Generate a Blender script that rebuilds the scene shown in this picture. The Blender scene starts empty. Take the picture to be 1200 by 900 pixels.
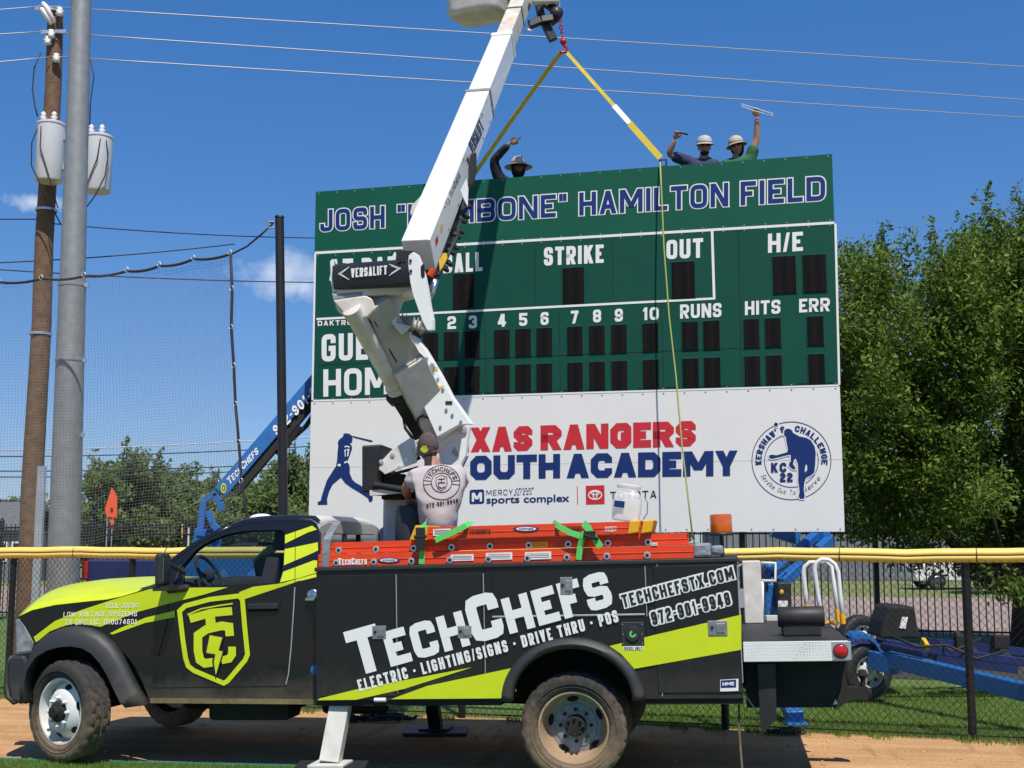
import bpy, bmesh, math, random
import numpy as np
from mathutils import Vector, Matrix, Quaternion
from mathutils.bvhtree import BVHTree
random.seed(7); np.random.seed(7)
R = math.radians
SC = bpy.context.scene
COL = SC.collection

# ------------------------------------------------------------------ camera
F = 1450.0; CX, CY = 600.0, 450.0; HC = 1.79
PITCH = math.atan(185 / F)
cd = bpy.data.cameras.new('camera'); cam = bpy.data.objects.new('camera', cd); COL.objects.link(cam)
cam.location = (0, 0, HC); cam.rotation_euler = (R(90) + PITCH, 0, 0)
cd.sensor_fit = 'HORIZONTAL'; cd.sensor_width = 36; cd.lens = 36 * F / 1200; cd.clip_end = 3000; cd.clip_start = 0.05
SC.camera = cam

# ------------------------------------------------------------------ sky, sun, exposure
SUN_EL = 60; SUN_AZ = 15         # degrees to the right of straight behind the camera
S = Vector((math.sin(R(SUN_AZ)) * math.cos(R(SUN_EL)), -math.cos(R(SUN_AZ)) * math.cos(R(SUN_EL)), math.sin(R(SUN_EL))))
world = bpy.data.worlds.new('World'); SC.world = world; world.use_nodes = True
nt = world.node_tree; nt.nodes.clear()
def N(t, typ, **kw):
    n = t.nodes.new(typ)
    for k, v in kw.items(): setattr(n, k, v)
    return n
out = N(nt, 'ShaderNodeOutputWorld'); bg = N(nt, 'ShaderNodeBackground'); sky = N(nt, 'ShaderNodeTexSky')
sky.sky_type = 'NISHITA'; sky.sun_disc = False; sky.sun_elevation = R(SUN_EL); sky.sun_rotation = R(180 - SUN_AZ)
sky.altitude = 150; sky.air_density = 1.0; sky.dust_density = 0.25; sky.ozone_density = 3.0
bg.inputs['Strength'].default_value = 0.125
# a few small fair-weather clouds low in the sky
tc = N(nt, 'ShaderNodeTexCoord')
def cloud(az, el, rx, ry, scale):
    d = Vector((math.sin(R(az)) * math.cos(R(el)), math.cos(R(az)) * math.cos(R(el)), math.sin(R(el))))
    s = N(nt, 'ShaderNodeVectorMath', operation='SUBTRACT'); s.inputs[1].default_value = d
    nt.links.new(tc.outputs['Generated'], s.inputs[0])
    m = N(nt, 'ShaderNodeVectorMath', operation='MULTIPLY'); m.inputs[1].default_value = (1 / rx, 1 / rx, 1 / ry)
    nt.links.new(s.outputs[0], m.inputs[0])
    l = N(nt, 'ShaderNodeVectorMath', operation='LENGTH'); nt.links.new(m.outputs[0], l.inputs[0])
    nz = N(nt, 'ShaderNodeTexNoise'); nz.inputs['Scale'].default_value = scale; nz.inputs['Detail'].default_value = 7; nz.inputs['Roughness'].default_value = .62
    nt.links.new(tc.outputs['Generated'], nz.inputs['Vector'])
    a = N(nt, 'ShaderNodeMath', operation='MULTIPLY_ADD'); a.inputs[1].default_value = 2.6; nt.links.new(nz.outputs['Fac'], a.inputs[0])
    neg = N(nt, 'ShaderNodeMath', operation='MULTIPLY_ADD'); neg.inputs[1].default_value = -1.0; neg.inputs[2].default_value = -.35
    nt.links.new(l.outputs['Value'], neg.inputs[0]); nt.links.new(neg.outputs[0], a.inputs[2])
    c = N(nt, 'ShaderNodeMath', operation='MULTIPLY', use_clamp=True); c.inputs[1].default_value = 1.1; nt.links.new(a.outputs[0], c.inputs[0])
    return c
cl = [cloud(-10.8, 12.2, .046, .018, 26), cloud(-10.2, 11.6, .04, .012, 40), cloud(-21.6, 14.6, .022, .009, 45), cloud(15.6, 12.0, .05, .012, 30)]
prev = cl[0]
for c in cl[1:]:
    mx = N(nt, 'ShaderNodeMath', operation='MAXIMUM'); nt.links.new(prev.outputs[0], mx.inputs[0]); nt.links.new(c.outputs[0], mx.inputs[1]); prev = mx
mul = N(nt, 'ShaderNodeMath', operation='MULTIPLY'); mul.inputs[1].default_value = .62; nt.links.new(prev.outputs[0], mul.inputs[0])
mixc = N(nt, 'ShaderNodeMix', data_type='RGBA'); nt.links.new(mul.outputs[0], mixc.inputs['Factor'])
hs = N(nt, 'ShaderNodeHueSaturation'); hs.inputs['Saturation'].default_value = 1.36; hs.inputs['Value'].default_value = 1.0
nt.links.new(sky.outputs['Color'], hs.inputs['Color'])
gm = N(nt, 'ShaderNodeGamma'); gm.inputs['Gamma'].default_value = .65; nt.links.new(hs.outputs['Color'], gm.inputs['Color'])
tn = N(nt, 'ShaderNodeVectorMath', operation='MULTIPLY'); tn.inputs[1].default_value = (.90, 1.13, 1.62); nt.links.new(gm.outputs['Color'], tn.inputs[0])
nt.links.new(tn.outputs[0], mixc.inputs['A']); mixc.inputs['B'].default_value = (6.2, 6.6, 7.3, 1)
nt.links.new(mixc.outputs['Result'], bg.inputs['Color']); nt.links.new(bg.outputs[0], out.inputs[0])
sd = bpy.data.lights.new('sun', 'SUN'); sun = bpy.data.objects.new('sun', sd); COL.objects.link(sun)
sd.energy = 4.9; sd.angle = R(.53); sd.color = (1, .935, .83); sun.location = S * 60
sun.rotation_euler = (-S).to_track_quat('-Z', 'Y').to_euler()
SC.view_settings.view_transform = 'Standard'; SC.view_settings.look = 'None'; SC.view_settings.gamma = 1
SC.view_settings.use_curve_mapping = False; SC.view_settings.exposure = 0.08
SC.cycles.max_bounces = 6; SC.cycles.transparent_max_bounces = 16

# ------------------------------------------------------------------ projection helpers
CAM = Vector((0, 0, HC)); FW = Vector((0, math.cos(PITCH), math.sin(PITCH))); UP = Vector((0, -math.sin(PITCH), math.cos(PITCH)))
def ray(px, py): return Vector(((px - CX) / F, 0, 0)) + UP * ((CY - py) / F) + FW
def at(px, py, Y): r = ray(px, py); return CAM + r * (Y / r.y)
def gnd(px, py, z=0): r = ray(px, py); return CAM + r * ((z - HC) / r.z)
def hit(px, py, P, n): r = ray(px, py); return CAM + r * ((P - CAM).dot(n) / r.dot(n))

# ------------------------------------------------------------------ materials
def mat(name, col, rough=.6, metal=0, coat=0, var=0, vscale=8, bump=0, bscale=60, col2=None, emis=None, spec=None, alpha=None, detail=6):
    m = bpy.data.materials.new(name); m.use_nodes = True
    t = m.node_tree; b = t.nodes['Principled BSDF']
    b.inputs['Base Color'].default_value = (*col, 1); b.inputs['Roughness'].default_value = rough; b.inputs['Metallic'].default_value = metal
    b.inputs['Coat Weight'].default_value = coat; b.inputs['Coat Roughness'].default_value = .08
    if spec is not None: b.inputs['Specular IOR Level'].default_value = spec
    if emis: b.inputs['Emission Color'].default_value = (*col, 1); b.inputs['Emission Strength'].default_value = emis
    tcn = N(t, 'ShaderNodeTexCoord')
    if var or col2:
        nz = N(t, 'ShaderNodeTexNoise'); nz.inputs['Scale'].default_value = vscale; nz.inputs['Detail'].default_value = detail; nz.inputs['Roughness'].default_value = .65
        t.links.new(tcn.outputs['Object'], nz.inputs['Vector'])
        cr = N(t, 'ShaderNodeValToRGB'); cr.color_ramp.elements[0].position = .32; cr.color_ramp.elements[1].position = .68
        c2 = col2 or tuple(c * (1 - var) for c in col); c1 = col if col2 else tuple(min(1, c * (1 + var)) for c in col)
        cr.color_ramp.elements[0].color = (*c2, 1); cr.color_ramp.elements[1].color = (*c1, 1)
        t.links.new(nz.outputs['Fac'], cr.inputs['Fac']); t.links.new(cr.outputs['Color'], b.inputs['Base Color'])
    if bump:
        nb = N(t, 'ShaderNodeTexNoise'); nb.inputs['Scale'].default_value = bscale; nb.inputs['Detail'].default_value = 8
        t.links.new(tcn.outputs['Object'], nb.inputs['Vector'])
        bp = N(t, 'ShaderNodeBump'); bp.inputs['Strength'].default_value = bump; bp.inputs['Distance'].default_value = .02
        t.links.new(nb.outputs['Fac'], bp.inputs['Height']); t.links.new(bp.outputs['Normal'], b.inputs['Normal'])
    return m
def dirty(name, col, dirt, rough=.5, coat=0, z0=0, z1=1.0, amt=.8, scale=5, metal=0):
    """paint with dried mud thickest near the bottom (object z0) and fading out at z1"""
    m = mat(name, col, rough, metal, coat); t = m.node_tree; b = t.nodes['Principled BSDF']
    g = N(t, 'ShaderNodeTexCoord'); sx = N(t, 'ShaderNodeSeparateXYZ'); t.links.new(g.outputs['Object'], sx.inputs[0])
    mr = N(t, 'ShaderNodeMapRange'); mr.inputs[1].default_value = z0; mr.inputs[2].default_value = z1; mr.inputs[3].default_value = .55; mr.inputs[4].default_value = -.25
    t.links.new(sx.outputs['Z'], mr.inputs[0])
    nz = N(t, 'ShaderNodeTexNoise'); nz.inputs['Scale'].default_value = scale; nz.inputs['Detail'].default_value = 9; nz.inputs['Roughness'].default_value = .7
    t.links.new(g.outputs['Object'], nz.inputs['Vector'])
    ad = N(t, 'ShaderNodeMath', operation='ADD'); t.links.new(mr.outputs[0], ad.inputs[0]); t.links.new(nz.outputs['Fac'], ad.inputs[1])
    r2 = N(t, 'ShaderNodeMapRange'); r2.inputs[1].default_value = .5; r2.inputs[2].default_value = .95; r2.inputs[3].default_value = 0; r2.inputs[4].default_value = amt
    t.links.new(ad.outputs[0], r2.inputs[0])
    mx = N(t, 'ShaderNodeMix', data_type='RGBA'); mx.inputs['A'].default_value = (*col, 1); mx.inputs['B'].default_value = (*dirt, 1)
    t.links.new(r2.outputs[0], mx.inputs['Factor']); t.links.new(mx.outputs['Result'], b.inputs['Base Color'])
    rr = N(t, 'ShaderNodeMix', data_type='FLOAT'); rr.inputs['A'].default_value = rough; rr.inputs['B'].default_value = .9
    t.links.new(r2.outputs[0], rr.inputs['Factor']); t.links.new(rr.outputs['Result'], b.inputs['Roughness'])
    cc = N(t, 'ShaderNodeMath', operation='MULTIPLY_ADD'); cc.inputs[1].default_value = -coat; cc.inputs[2].default_value = coat
    t.links.new(r2.outputs[0], cc.inputs[0]); t.links.new(cc.outputs[0], b.inputs['Coat Weight'])
    return m
def leafmat(name, c1, c2, trans=.25):
    m = bpy.data.materials.new(name); m.use_nodes = True; t = m.node_tree; b = t.nodes['Principled BSDF']
    g = N(t, 'ShaderNodeNewGeometry'); cr = N(t, 'ShaderNodeValToRGB')
    cr.color_ramp.elements[0].color = (*c1, 1); cr.color_ramp.elements[1].color = (*c2, 1)
    t.links.new(g.outputs['Random Per Island'], cr.inputs['Fac']); t.links.new(cr.outputs['Color'], b.inputs['Base Color'])
    b.inputs['Roughness'].default_value = .6; b.inputs['Specular IOR Level'].default_value = .3
    tr = N(t, 'ShaderNodeBsdfTranslucent'); t.links.new(cr.outputs['Color'], tr.inputs['Color'])
    mx = N(t, 'ShaderNodeMixShader'); mx.inputs[0].default_value = trans
    o = t.nodes['Material Output']; t.links.new(b.outputs[0], mx.inputs[1]); t.links.new(tr.outputs[0], mx.inputs[2]); t.links.new(mx.outputs[0], o.inputs[0])
    return m
def glassmat(name, tint=(.9, .95, .95), refl=.08):
    m = bpy.data.materials.new(name); m.use_nodes = True; t = m.node_tree; t.nodes.remove(t.nodes['Principled BSDF'])
    tr = N(t, 'ShaderNodeBsdfTransparent'); tr.inputs[0].default_value = (*tint, 1); gl = N(t, 'ShaderNodeBsdfGlossy'); gl.inputs['Roughness'].default_value = .03
    fr = N(t, 'ShaderNodeFresnel'); fr.inputs[0].default_value = 1.45; mx = N(t, 'ShaderNodeMixShader')
    mx.inputs[0].default_value = refl; t.links.new(tr.outputs[0], mx.inputs[1]); t.links.new(gl.outputs[0], mx.inputs[2])
    t.links.new(mx.outputs[0], t.nodes['Material Output'].inputs[0]); return m

M = {}
M['black_wrap'] = dirty('black_wrap', (.0085, .0085, .009), (.09, .068, .045), .40, .14, .45, 1.15, .30, 5)
M['black_cab'] = dirty('black_cab', (.007, .007, .008), (.11, .082, .055), .30, .34, 0.50, .98, .62, 4)
M['lime'] = mat('lime_vinyl', (.58, .68, .010), .42, coat=.25, var=.05, vscale=5)
M['lime_low'] = M['lime']
M['white_vinyl'] = mat('white_vinyl', (.78, .78, .77), .55, spec=.3)
M['black_ink'] = mat('black_ink', (.012, .012, .014), .5)
M['plastic_black'] = mat('plastic_black', (.022, .022, .024), .55, var=.25, vscale=14)
M['trim_grey'] = dirty('trim_grey', (.026, .028, .031), (.15, .11, .075), .55, 0, .40, 1.0, .5, 6)
M['rubber'] = dirty('rubber', (.032, .030, .028), (.24, .165, .10), .88, 0, 0.02, 1.0, .82, 15)
M['rim_white'] = dirty('rim_white', (.72, .72, .70), (.33, .25, .17), .45, .2, .2, .62, .6, 14)
M['rim_dirty'] = dirty('rim_dirty', (.58, .52, .42), (.33, .22, .125), .6, 0, .3, 1.2, .95, 13)
M['hub_grey'] = mat('hub_grey', (.25, .27, .30), .55, .3, var=.25, vscale=18)
M['dark'] = mat('dark_hole', (.006, .006, .006), .9)
M['chassis'] = mat('chassis', (.014, .013, .012), .8, var=.4, vscale=7)
M['chrome'] = mat('chrome', (.6, .62, .64), .22, 1)
M['alu'] = mat('aluminium', (.62, .63, .65), .38, .75, var=.1, vscale=6)
M['glass'] = glassmat('glass', (.50, .64, .66))
M['clear'] = glassmat('clear_glass', (.95, .97, .97), .025)
M['rear_glass'] = mat('rear_glass', (.02, .025, .03), .06, 0, 1)
M['seat'] = mat('seat_cloth', (.03, .03, .033), .9)
M['seat_grey'] = mat('seat_grey', (.16, .17, .16), .85, var=.15)
M['white_paint'] = mat('white_paint', (.74, .75, .74), .35, coat=.4, var=.03, vscale=3)
M['white_worn'] = mat('white_worn', (.70, .69, .66), .5, coat=.15, col2=(.53, .49, .42), vscale=6, detail=10)
M['white_rusty'] = mat('white_rusty', (.70, .68, .64), .5, coat=.1, col2=(.52, .40, .28), vscale=7, detail=12)
M['grey_paint'] = mat('grey_paint', (.40, .39, .36), .5, var=.1, vscale=5)
M['orange'] = mat('ladder_orange', (.72, .055, .008), .5, var=.08, vscale=7)
M['yellow_plastic'] = mat('yellow_plastic', (.75, .38, .01), .5)
M['strap_green'] = mat('strap_green', (.10, .55, .12), .7)
M['red_lamp'] = mat('red_lamp', (.45, .01, .015), .2, coat=.6)
M['amber'] = mat('amber_lens', (.95, .21, .010), .15, coat=.8, col2=(.75, .13, .006), vscale=22)
M['amber'].node_tree.nodes['Principled BSDF'].inputs['Transmission Weight'].default_value = .35
M['green_panel'] = mat('green_panel', (.0035, .090, .056), .6, var=.05, vscale=2, spec=.22)
M['green_panel2'] = mat('green_panel_main', (.003, .068, .047), .6, var=.06, vscale=2, spec=.2)
M['sign_white'] = mat('sign_white', (.74, .735, .72), .55, var=.025, vscale=1.5, spec=.3)
M['navy'] = mat('navy_ink', (.008, .030, .15), .6, spec=.25)
M['navy2'] = mat('navy_letter', (.006, .030, .17), .6, spec=.25)
M['red_ink'] = mat('red_ink', (.56, .02, .03), .5)
M['black_paint'] = mat('black_paint', (.012, .012, .013), .45, var=.3, vscale=9)
M['yellow_cap'] = mat('yellow_cap', (.84, .60, .15), .5, var=.05, vscale=2, bump=.05, bscale=5)
M['chain'] = mat('chain_wire', (.02, .021, .022), .5, .2)
M['net'] = mat('net_cord', (.13, .135, .14), .9)
M['galv'] = mat('galvanised', (.33, .34, .34), .5, .3, col2=(.25, .26, .265), vscale=9)
M['wood'] = mat('pole_wood', (.20, .125, .075), .9, col2=(.105, .062, .036), vscale=7, bump=.5, bscale=30)
M['porcelain'] = mat('transformer_grey', (.62, .63, .64), .35, coat=.3, var=.03)
M['wire_light'] = mat('wire_light', (.42, .42, .44), .5, .6)
M['wire_dark'] = mat('wire_dark', (.02, .02, .022), .7)
M['blue'] = mat('lift_blue', (.012, .14, .46), .45, coat=.2, col2=(.022, .11, .32), vscale=11)
M['blue_dark'] = mat('lift_navy', (.008, .020, .105), .55, var=.25, vscale=4)
M['sling'] = mat('sling_yellow', (.60, .47, .03), .75, var=.15, vscale=16)
M['sling_white'] = mat('sling_sleeve', (.75, .75, .7), .7)
M['red_steel'] = mat('red_steel', (.45, .015, .02), .4, .3)
M['rope'] = mat('rope', (.34, .38, .10), .85)
M['skin'] = mat('skin', (.42, .215, .14), .55, var=.08, vscale=20)
M['skin_dark'] = mat('skin_tan', (.24, .12, .075), .55, var=.08, vscale=20)
M['shirt_grey'] = mat('shirt_grey', (.47, .42, .43), .9, var=.05, vscale=8, bump=.06, bscale=260)
M['denim'] = mat('denim', (.05, .06, .09), .9, var=.2, vscale=30)
M['hoodie'] = mat('hoodie', (.012, .013, .017), .9)
M['shirt_navy'] = mat('shirt_navy', (.04, .04, .10), .9)
M['hivis'] = mat('hivis', (.42, .62, .06), .8)
M['shirt_green'] = mat('shirt_green', (.03, .13, .06), .9)
M['hat_white'] = mat('hat_white', (.50, .46, .42), .6, var=.12, vscale=12, spec=.3)
M['hat_tan'] = mat('hat_tan', (.45, .40, .32), .8, var=.1)
M['beard'] = mat('beard', (.03, .018, .012), .95)
M['cap_brown'] = mat('cap_brown', (.085, .062, .06), .9, var=.2, vscale=40)
M['lens_black'] = mat('lens_black', (.006, .006, .008), .12, coat=.5)
M['orange_sign'] = mat('orange_sign', (.85, .10, .015), .6)
M['yellow_sign'] = mat('yellow_sign', (.75, .45, .03), .6)
M['bark'] = mat('bark', (.055, .042, .032), .95, var=.35, vscale=9, bump=.6, bscale=25)
M['leaf_near'] = leafmat('leaf_ash', (.038, .092, .010), (.22, .30, .042), .38)
M['leaf_far'] = leafmat('leaf_far', (.09, .15, .045), (.23, .29, .10), .4)
M['leaf_dark'] = leafmat('leaf_dark', (.015, .045, .012), (.045, .09, .022))
M['grass'] = leafmat('grass_blade', (.10, .18, .022), (.22, .32, .06), .35)
def dirtmat():
    m = mat('dirt', (.5, .31, .15), .95, spec=.2); t = m.node_tree; b = t.nodes['Principled BSDF']; tcn = N(t, 'ShaderNodeTexCoord')
    rot = N(t, 'ShaderNodeMapping'); rot.inputs['Rotation'].default_value = (0, 0, R(12)); t.links.new(tcn.outputs['Object'], rot.inputs[0])
    def nz(scale, detail, stretch=None):
        n = N(t, 'ShaderNodeTexNoise'); n.inputs['Scale'].default_value = scale; n.inputs['Detail'].default_value = detail; n.inputs['Roughness'].default_value = .65
        if stretch:
            mp = N(t, 'ShaderNodeMapping'); mp.inputs['Scale'].default_value = stretch; t.links.new(rot.outputs[0], mp.inputs[0]); t.links.new(mp.outputs[0], n.inputs['Vector'])
        else: t.links.new(tcn.outputs['Object'], n.inputs['Vector'])
        return n
    def ramp(n, p0, c0, p1, c1):
        r = N(t, 'ShaderNodeValToRGB'); r.color_ramp.elements[0].position = p0; r.color_ramp.elements[0].color = (*c0, 1); r.color_ramp.elements[1].position = p1; r.color_ramp.elements[1].color = (*c1, 1); t.links.new(n.outputs['Fac'], r.inputs[0]); return r
    big = ramp(nz(.9, 5), .35, (.49, .285, .135), .66, (.62, .39, .20)); streak = ramp(nz(1, 6, (.5, 5, 1)), .38, (.84, .81, .77), .60, (1.06, 1.05, 1.04)); fine = ramp(nz(38, 8), .34, (.74, .71, .68), .62, (1.1, 1.1, 1.1))
    tracks = ramp(nz(1, 3, (3.5, .55, 1)), .56, (1, 1, 1), .66, (.80, .76, .70))
    x = big
    for r in (streak, fine, tracks):
        mx = N(t, 'ShaderNodeMix', data_type='RGBA', blend_type='MULTIPLY'); mx.inputs['Factor'].default_value = 1; t.links.new(x.outputs['Color'] if x is big else x.outputs['Result'], mx.inputs['A']); t.links.new(r.outputs['Color'], mx.inputs['B']); x = mx
    t.links.new(x.outputs['Result'], b.inputs['Base Color'])
    h = nz(30, 10); h2 = nz(1, 6, (.9, 7, 1)); ad = N(t, 'ShaderNodeMath', operation='ADD'); t.links.new(h.outputs['Fac'], ad.inputs[0]); t.links.new(h2.outputs['Fac'], ad.inputs[1])
    bp = N(t, 'ShaderNodeBump'); bp.inputs['Strength'].default_value = .6; bp.inputs['Distance'].default_value = .03; t.links.new(ad.outputs[0], bp.inputs['Height']); t.links.new(bp.outputs['Normal'], b.inputs['Normal'])
    return m
M['dirt'] = dirtmat()
M['lawn'] = mat('lawn', (.11, .18, .03), .95, col2=(.07, .12, .025), vscale=3, bump=.5, bscale=60)
M['turf'] = mat('turf', (.05, .12, .03), .95, var=.3, vscale=30)
M['teal'] = mat('turf_edge', (.012, .17, .15), .7, var=.2, vscale=12)
M['road'] = mat('road', (.30, .225, .19), .95, var=.12, vscale=1.5, bump=.2, bscale=30)
M['concrete'] = mat('concrete', (.42, .37, .30), .9, var=.12, vscale=3)
M['verge'] = mat('verge', (.13, .17, .045), .95, col2=(.20, .19, .07), vscale=1.2, bump=.5, bscale=30)
M['far_ground'] = mat('far_ground', (.11, .13, .05), .95, var=.25, vscale=.3)
M['painted_shade'] = mat('painted_shade', (.040, .038, .030), .95, var=.35, vscale=6, bump=.5, bscale=30)  # near-black tone with the tree's shade put into the colour
M['wall_grey'] = mat('wall_grey', (.17, .18, .20), .85, var=.1, vscale=1)
M['wall_tan'] = mat('wall_tan', (.32, .26, .20), .85, var=.1, vscale=1)
M['roof_grey'] = mat('roof_grey', (.12, .12, .13), .9, var=.2, vscale=5)
M['car_white'] = mat('car_white', (.75, .76, .78), .25, coat=.6)
M['bag_clear'] = mat('milky_plastic', (.80, .80, .79), .3, coat=.3)
_t = M['bag_clear'].node_tree; _x = N(_t, 'ShaderNodeMixShader'); _x.inputs[0].default_value = .5; _tr = N(_t, 'ShaderNodeBsdfTransparent')
_t.links.new(_t.nodes['Principled BSDF'].outputs[0], _x.inputs[1]); _t.links.new(_tr.outputs[0], _x.inputs[2]); _t.links.new(_x.outputs[0], _t.nodes['Material Output'].inputs[0])
def diamond():
    m = mat('diamond_plate', (.80, .80, .79), .42, .12); t = m.node_tree; b = t.nodes['Principled BSDF']
    tcn = N(t, 'ShaderNodeTexCoord'); mp = N(t, 'ShaderNodeMapping'); mp.inputs['Rotation'].default_value = (0, R(45), 0); t.links.new(tcn.outputs['Object'], mp.inputs[0])
    ck = N(t, 'ShaderNodeTexChecker'); ck.inputs['Scale'].default_value = 64; t.links.new(mp.outputs[0], ck.inputs['Vector'])
    bp = N(t, 'ShaderNodeBump'); bp.inputs['Strength'].default_value = .55; bp.inputs['Distance'].default_value = .004
    t.links.new(ck.outputs['Fac'], bp.inputs['Height']); t.links.new(bp.outputs[0], b.inputs['Normal'])
    return m
M['diamond'] = diamond()
def ledmat():
    m = mat('led_board', (.005, .005, .005), .8, spec=.15); t = m.node_tree; b = t.nodes['Principled BSDF']
    tcn = N(t, 'ShaderNodeTexCoord'); v = N(t, 'ShaderNodeTexVoronoi'); v.inputs['Scale'].default_value = 30; v.inputs['Randomness'].default_value = .0
    t.links.new(tcn.outputs['Object'], v.inputs['Vector'])
    cr = N(t, 'ShaderNodeValToRGB'); cr.color_ramp.elements[0].position = .2; cr.color_ramp.elements[0].color = (.022, .014, .013, 1); cr.color_ramp.elements[1].position = .40; cr.color_ramp.elements[1].color = (.0035, .0035, .004, 1)
    t.links.new(v.outputs['Distance'], cr.inputs[0]); t.links.new(cr.outputs[0], b.inputs['Base Color']); return m
M['led'] = ledmat()
M['latch'] = mat('latch_steel', (.36, .37, .38), .35, .7, var=.3, vscale=20)

# ------------------------------------------------------------------ objects
WM = {}
def wm(o): return WM.get(o.name, Matrix())
def tag(o, label=None, cat=None, group=None, kind=None):
    if label: o['label'] = label
    if cat: o['category'] = cat
    if group: o['group'] = group
    if kind: o['kind'] = kind
    return o
def empty(name, loc, label, cat, group=None, mtx=None):
    o = bpy.data.objects.new(name, None); COL.objects.link(o); o.empty_display_size = .2
    m = mtx or Matrix.Translation(Vector(loc)); o.matrix_basis = m; WM[o.name] = m.copy()
    return tag(o, label, cat, group)
def obj(name, bm, m, parent=None, smooth=False, bevel=0, space=None, recalc=True, seg=2, autosmooth=None, base=None):
    """link a bmesh (world coordinates, or `space` local ones) as ONE mesh object"""
    if space is not None: bm.transform(space)
    if recalc: bmesh.ops.recalc_face_normals(bm, faces=bm.faces[:])
    if parent is not None: mtx = wm(parent)
    else:
        if base is None:
            cs = [v.co for v in bm.verts]
            base = Vector(((min(c.x for c in cs) + max(c.x for c in cs)) / 2, (min(c.y for c in cs) + max(c.y for c in cs)) / 2, min(c.z for c in cs)))
        mtx = Matrix.Translation(base)
    bm.transform(mtx.inverted())
    me = bpy.data.meshes.new(name); bm.to_mesh(me); bm.free()
    for mm in (m if isinstance(m, (list, tuple)) else [m]): me.materials.append(mm)
    o = bpy.data.objects.new(name, me); COL.objects.link(o)
    if parent is not None: o.parent = parent; WM[o.name] = wm(parent).copy()
    else: o.matrix_basis = mtx; WM[o.name] = mtx.copy()
    if smooth:
        for p in me.polygons: p.use_smooth = True
        if autosmooth:
            me.set_sharp_from_angle(angle=R(autosmooth))
    if bevel:
        b = o.modifiers.new('bevel', 'BEVEL'); b.width = bevel; b.segments = seg; b.limit_method = 'ANGLE'; b.angle_limit = R(35)
        if not smooth: b.harden_normals = False
    return o
def B(): return bmesh.new()
def box(bm, lo, hi, mi=0, mtx=None):
    x0, y0, z0 = lo; x1, y1, z1 = hi
    vs = [Vector(p) for p in ((x0,y0,z0),(x1,y0,z0),(x1,y1,z0),(x0,y1,z0),(x0,y0,z1),(x1,y0,z1),(x1,y1,z1),(x0,y1,z1))]
    if mtx is not None: vs = [mtx @ v for v in vs]
    v = [bm.verts.new(p) for p in vs]
    for f in ((0,3,2,1),(4,5,6,7),(0,1,5,4),(1,2,6,5),(2,3,7,6),(3,0,4,7)):
        fc = bm.faces.new([v[i] for i in f]); fc.material_index = mi
def prism(bm, pts, vec, mi=0):
    vec = Vector(vec); a = [bm.verts.new(Vector(p)) for p in pts]; b = [bm.verts.new(Vector(p) + vec) for p in pts]; n = len(pts)
    fs = [bm.faces.new(a), bm.faces.new(b[::-1])]
    for i in range(n): fs.append(bm.faces.new((a[i], b[i], b[(i+1) % n], a[(i+1) % n])))
    for f in fs: f.material_index = mi
    for f in fs[:2]: f.normal_update()
    bmesh.ops.triangulate(bm, faces=fs[:2], ngon_method='EAR_CLIP')
def plate(bm, outer, holes, vec):
    """flat plate with holes (3-D loops on one surface), thickened along vec"""
    es = []
    for loop in [outer] + list(holes):
        vs = [bm.verts.new(Vector(p)) for p in loop]
        for i in range(len(vs)): es.append(bm.edges.new((vs[i], vs[(i+1) % len(vs)])))
    r = bmesh.ops.triangle_fill(bm, use_beauty=True, use_dissolve=False, edges=es)
    fs = [g for g in r['geom'] if isinstance(g, bmesh.types.BMFace)]
    ex = bmesh.ops.extrude_face_region(bm, geom=fs, use_keep_orig=True)
    bmesh.ops.translate(bm, vec=Vector(vec), verts=[g for g in ex['geom'] if isinstance(g, bmesh.types.BMVert)])
def tube(bm, pts, r, n=8, cap=True, mi=0, closed=False):
    pts = [Vector(p) for p in pts]; k = len(pts); rs = r if isinstance(r, (list, tuple)) else [r] * k
    rings = []; ref = None
    for i in range(k):
        if closed: t = pts[(i+1) % k] - pts[i-1]
        elif i == 0: t = pts[1] - pts[0]
        elif i == k-1: t = pts[-1] - pts[-2]
        else: t = (pts[i+1] - pts[i]).normalized() + (pts[i] - pts[i-1]).normalized()
        t.normalize()
        if ref is None: ref = t.cross(Vector((0, 0, 1))) if abs(t.z) < .95 else t.cross(Vector((1, 0, 0)))
        ref = (ref - t * ref.dot(t)).normalized(); bn = t.cross(ref)
        rings.append([bm.verts.new(pts[i] + (ref * math.cos(2*math.pi*j/n) + bn * math.sin(2*math.pi*j/n)) * rs[i]) for j in range(n)])
    for i in range(k if closed else k-1):
        a, b = rings[i], rings[(i+1) % k]
        for j in range(n):
            f = bm.faces.new((a[j], a[(j+1) % n], b[(j+1) % n], b[j])); f.material_index = mi
    if cap and not closed: 
        for rg in (rings[0][::-1], rings[-1]):
            f = bm.faces.new(rg); f.material_index = mi
def beam(bm, p0, p1, w, h, up=(0, 0, 1), w1=None, h1=None, mi=0):
    p0, p1 = Vector(p0), Vector(p1); t = (p1 - p0).normalized(); s = t.cross(Vector(up)).normalized(); u = s.cross(t)
    w1 = w if w1 is None else w1; h1 = h if h1 is None else h1
    a = [bm.verts.new(p0 + s*(sx*w/2) + u*(sy*h/2)) for sx, sy in ((-1,-1),(1,-1),(1,1),(-1,1))]
    b = [bm.verts.new(p1 + s*(sx*w1/2) + u*(sy*h1/2)) for sx, sy in ((-1,-1),(1,-1),(1,1),(-1,1))]
    fs = [bm.faces.new(a[::-1]), bm.faces.new(b)] + [bm.faces.new((a[i], a[(i+1)%4], b[(i+1)%4], b[i])) for i in range(4)]
    for f in fs: f.material_index = mi
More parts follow.
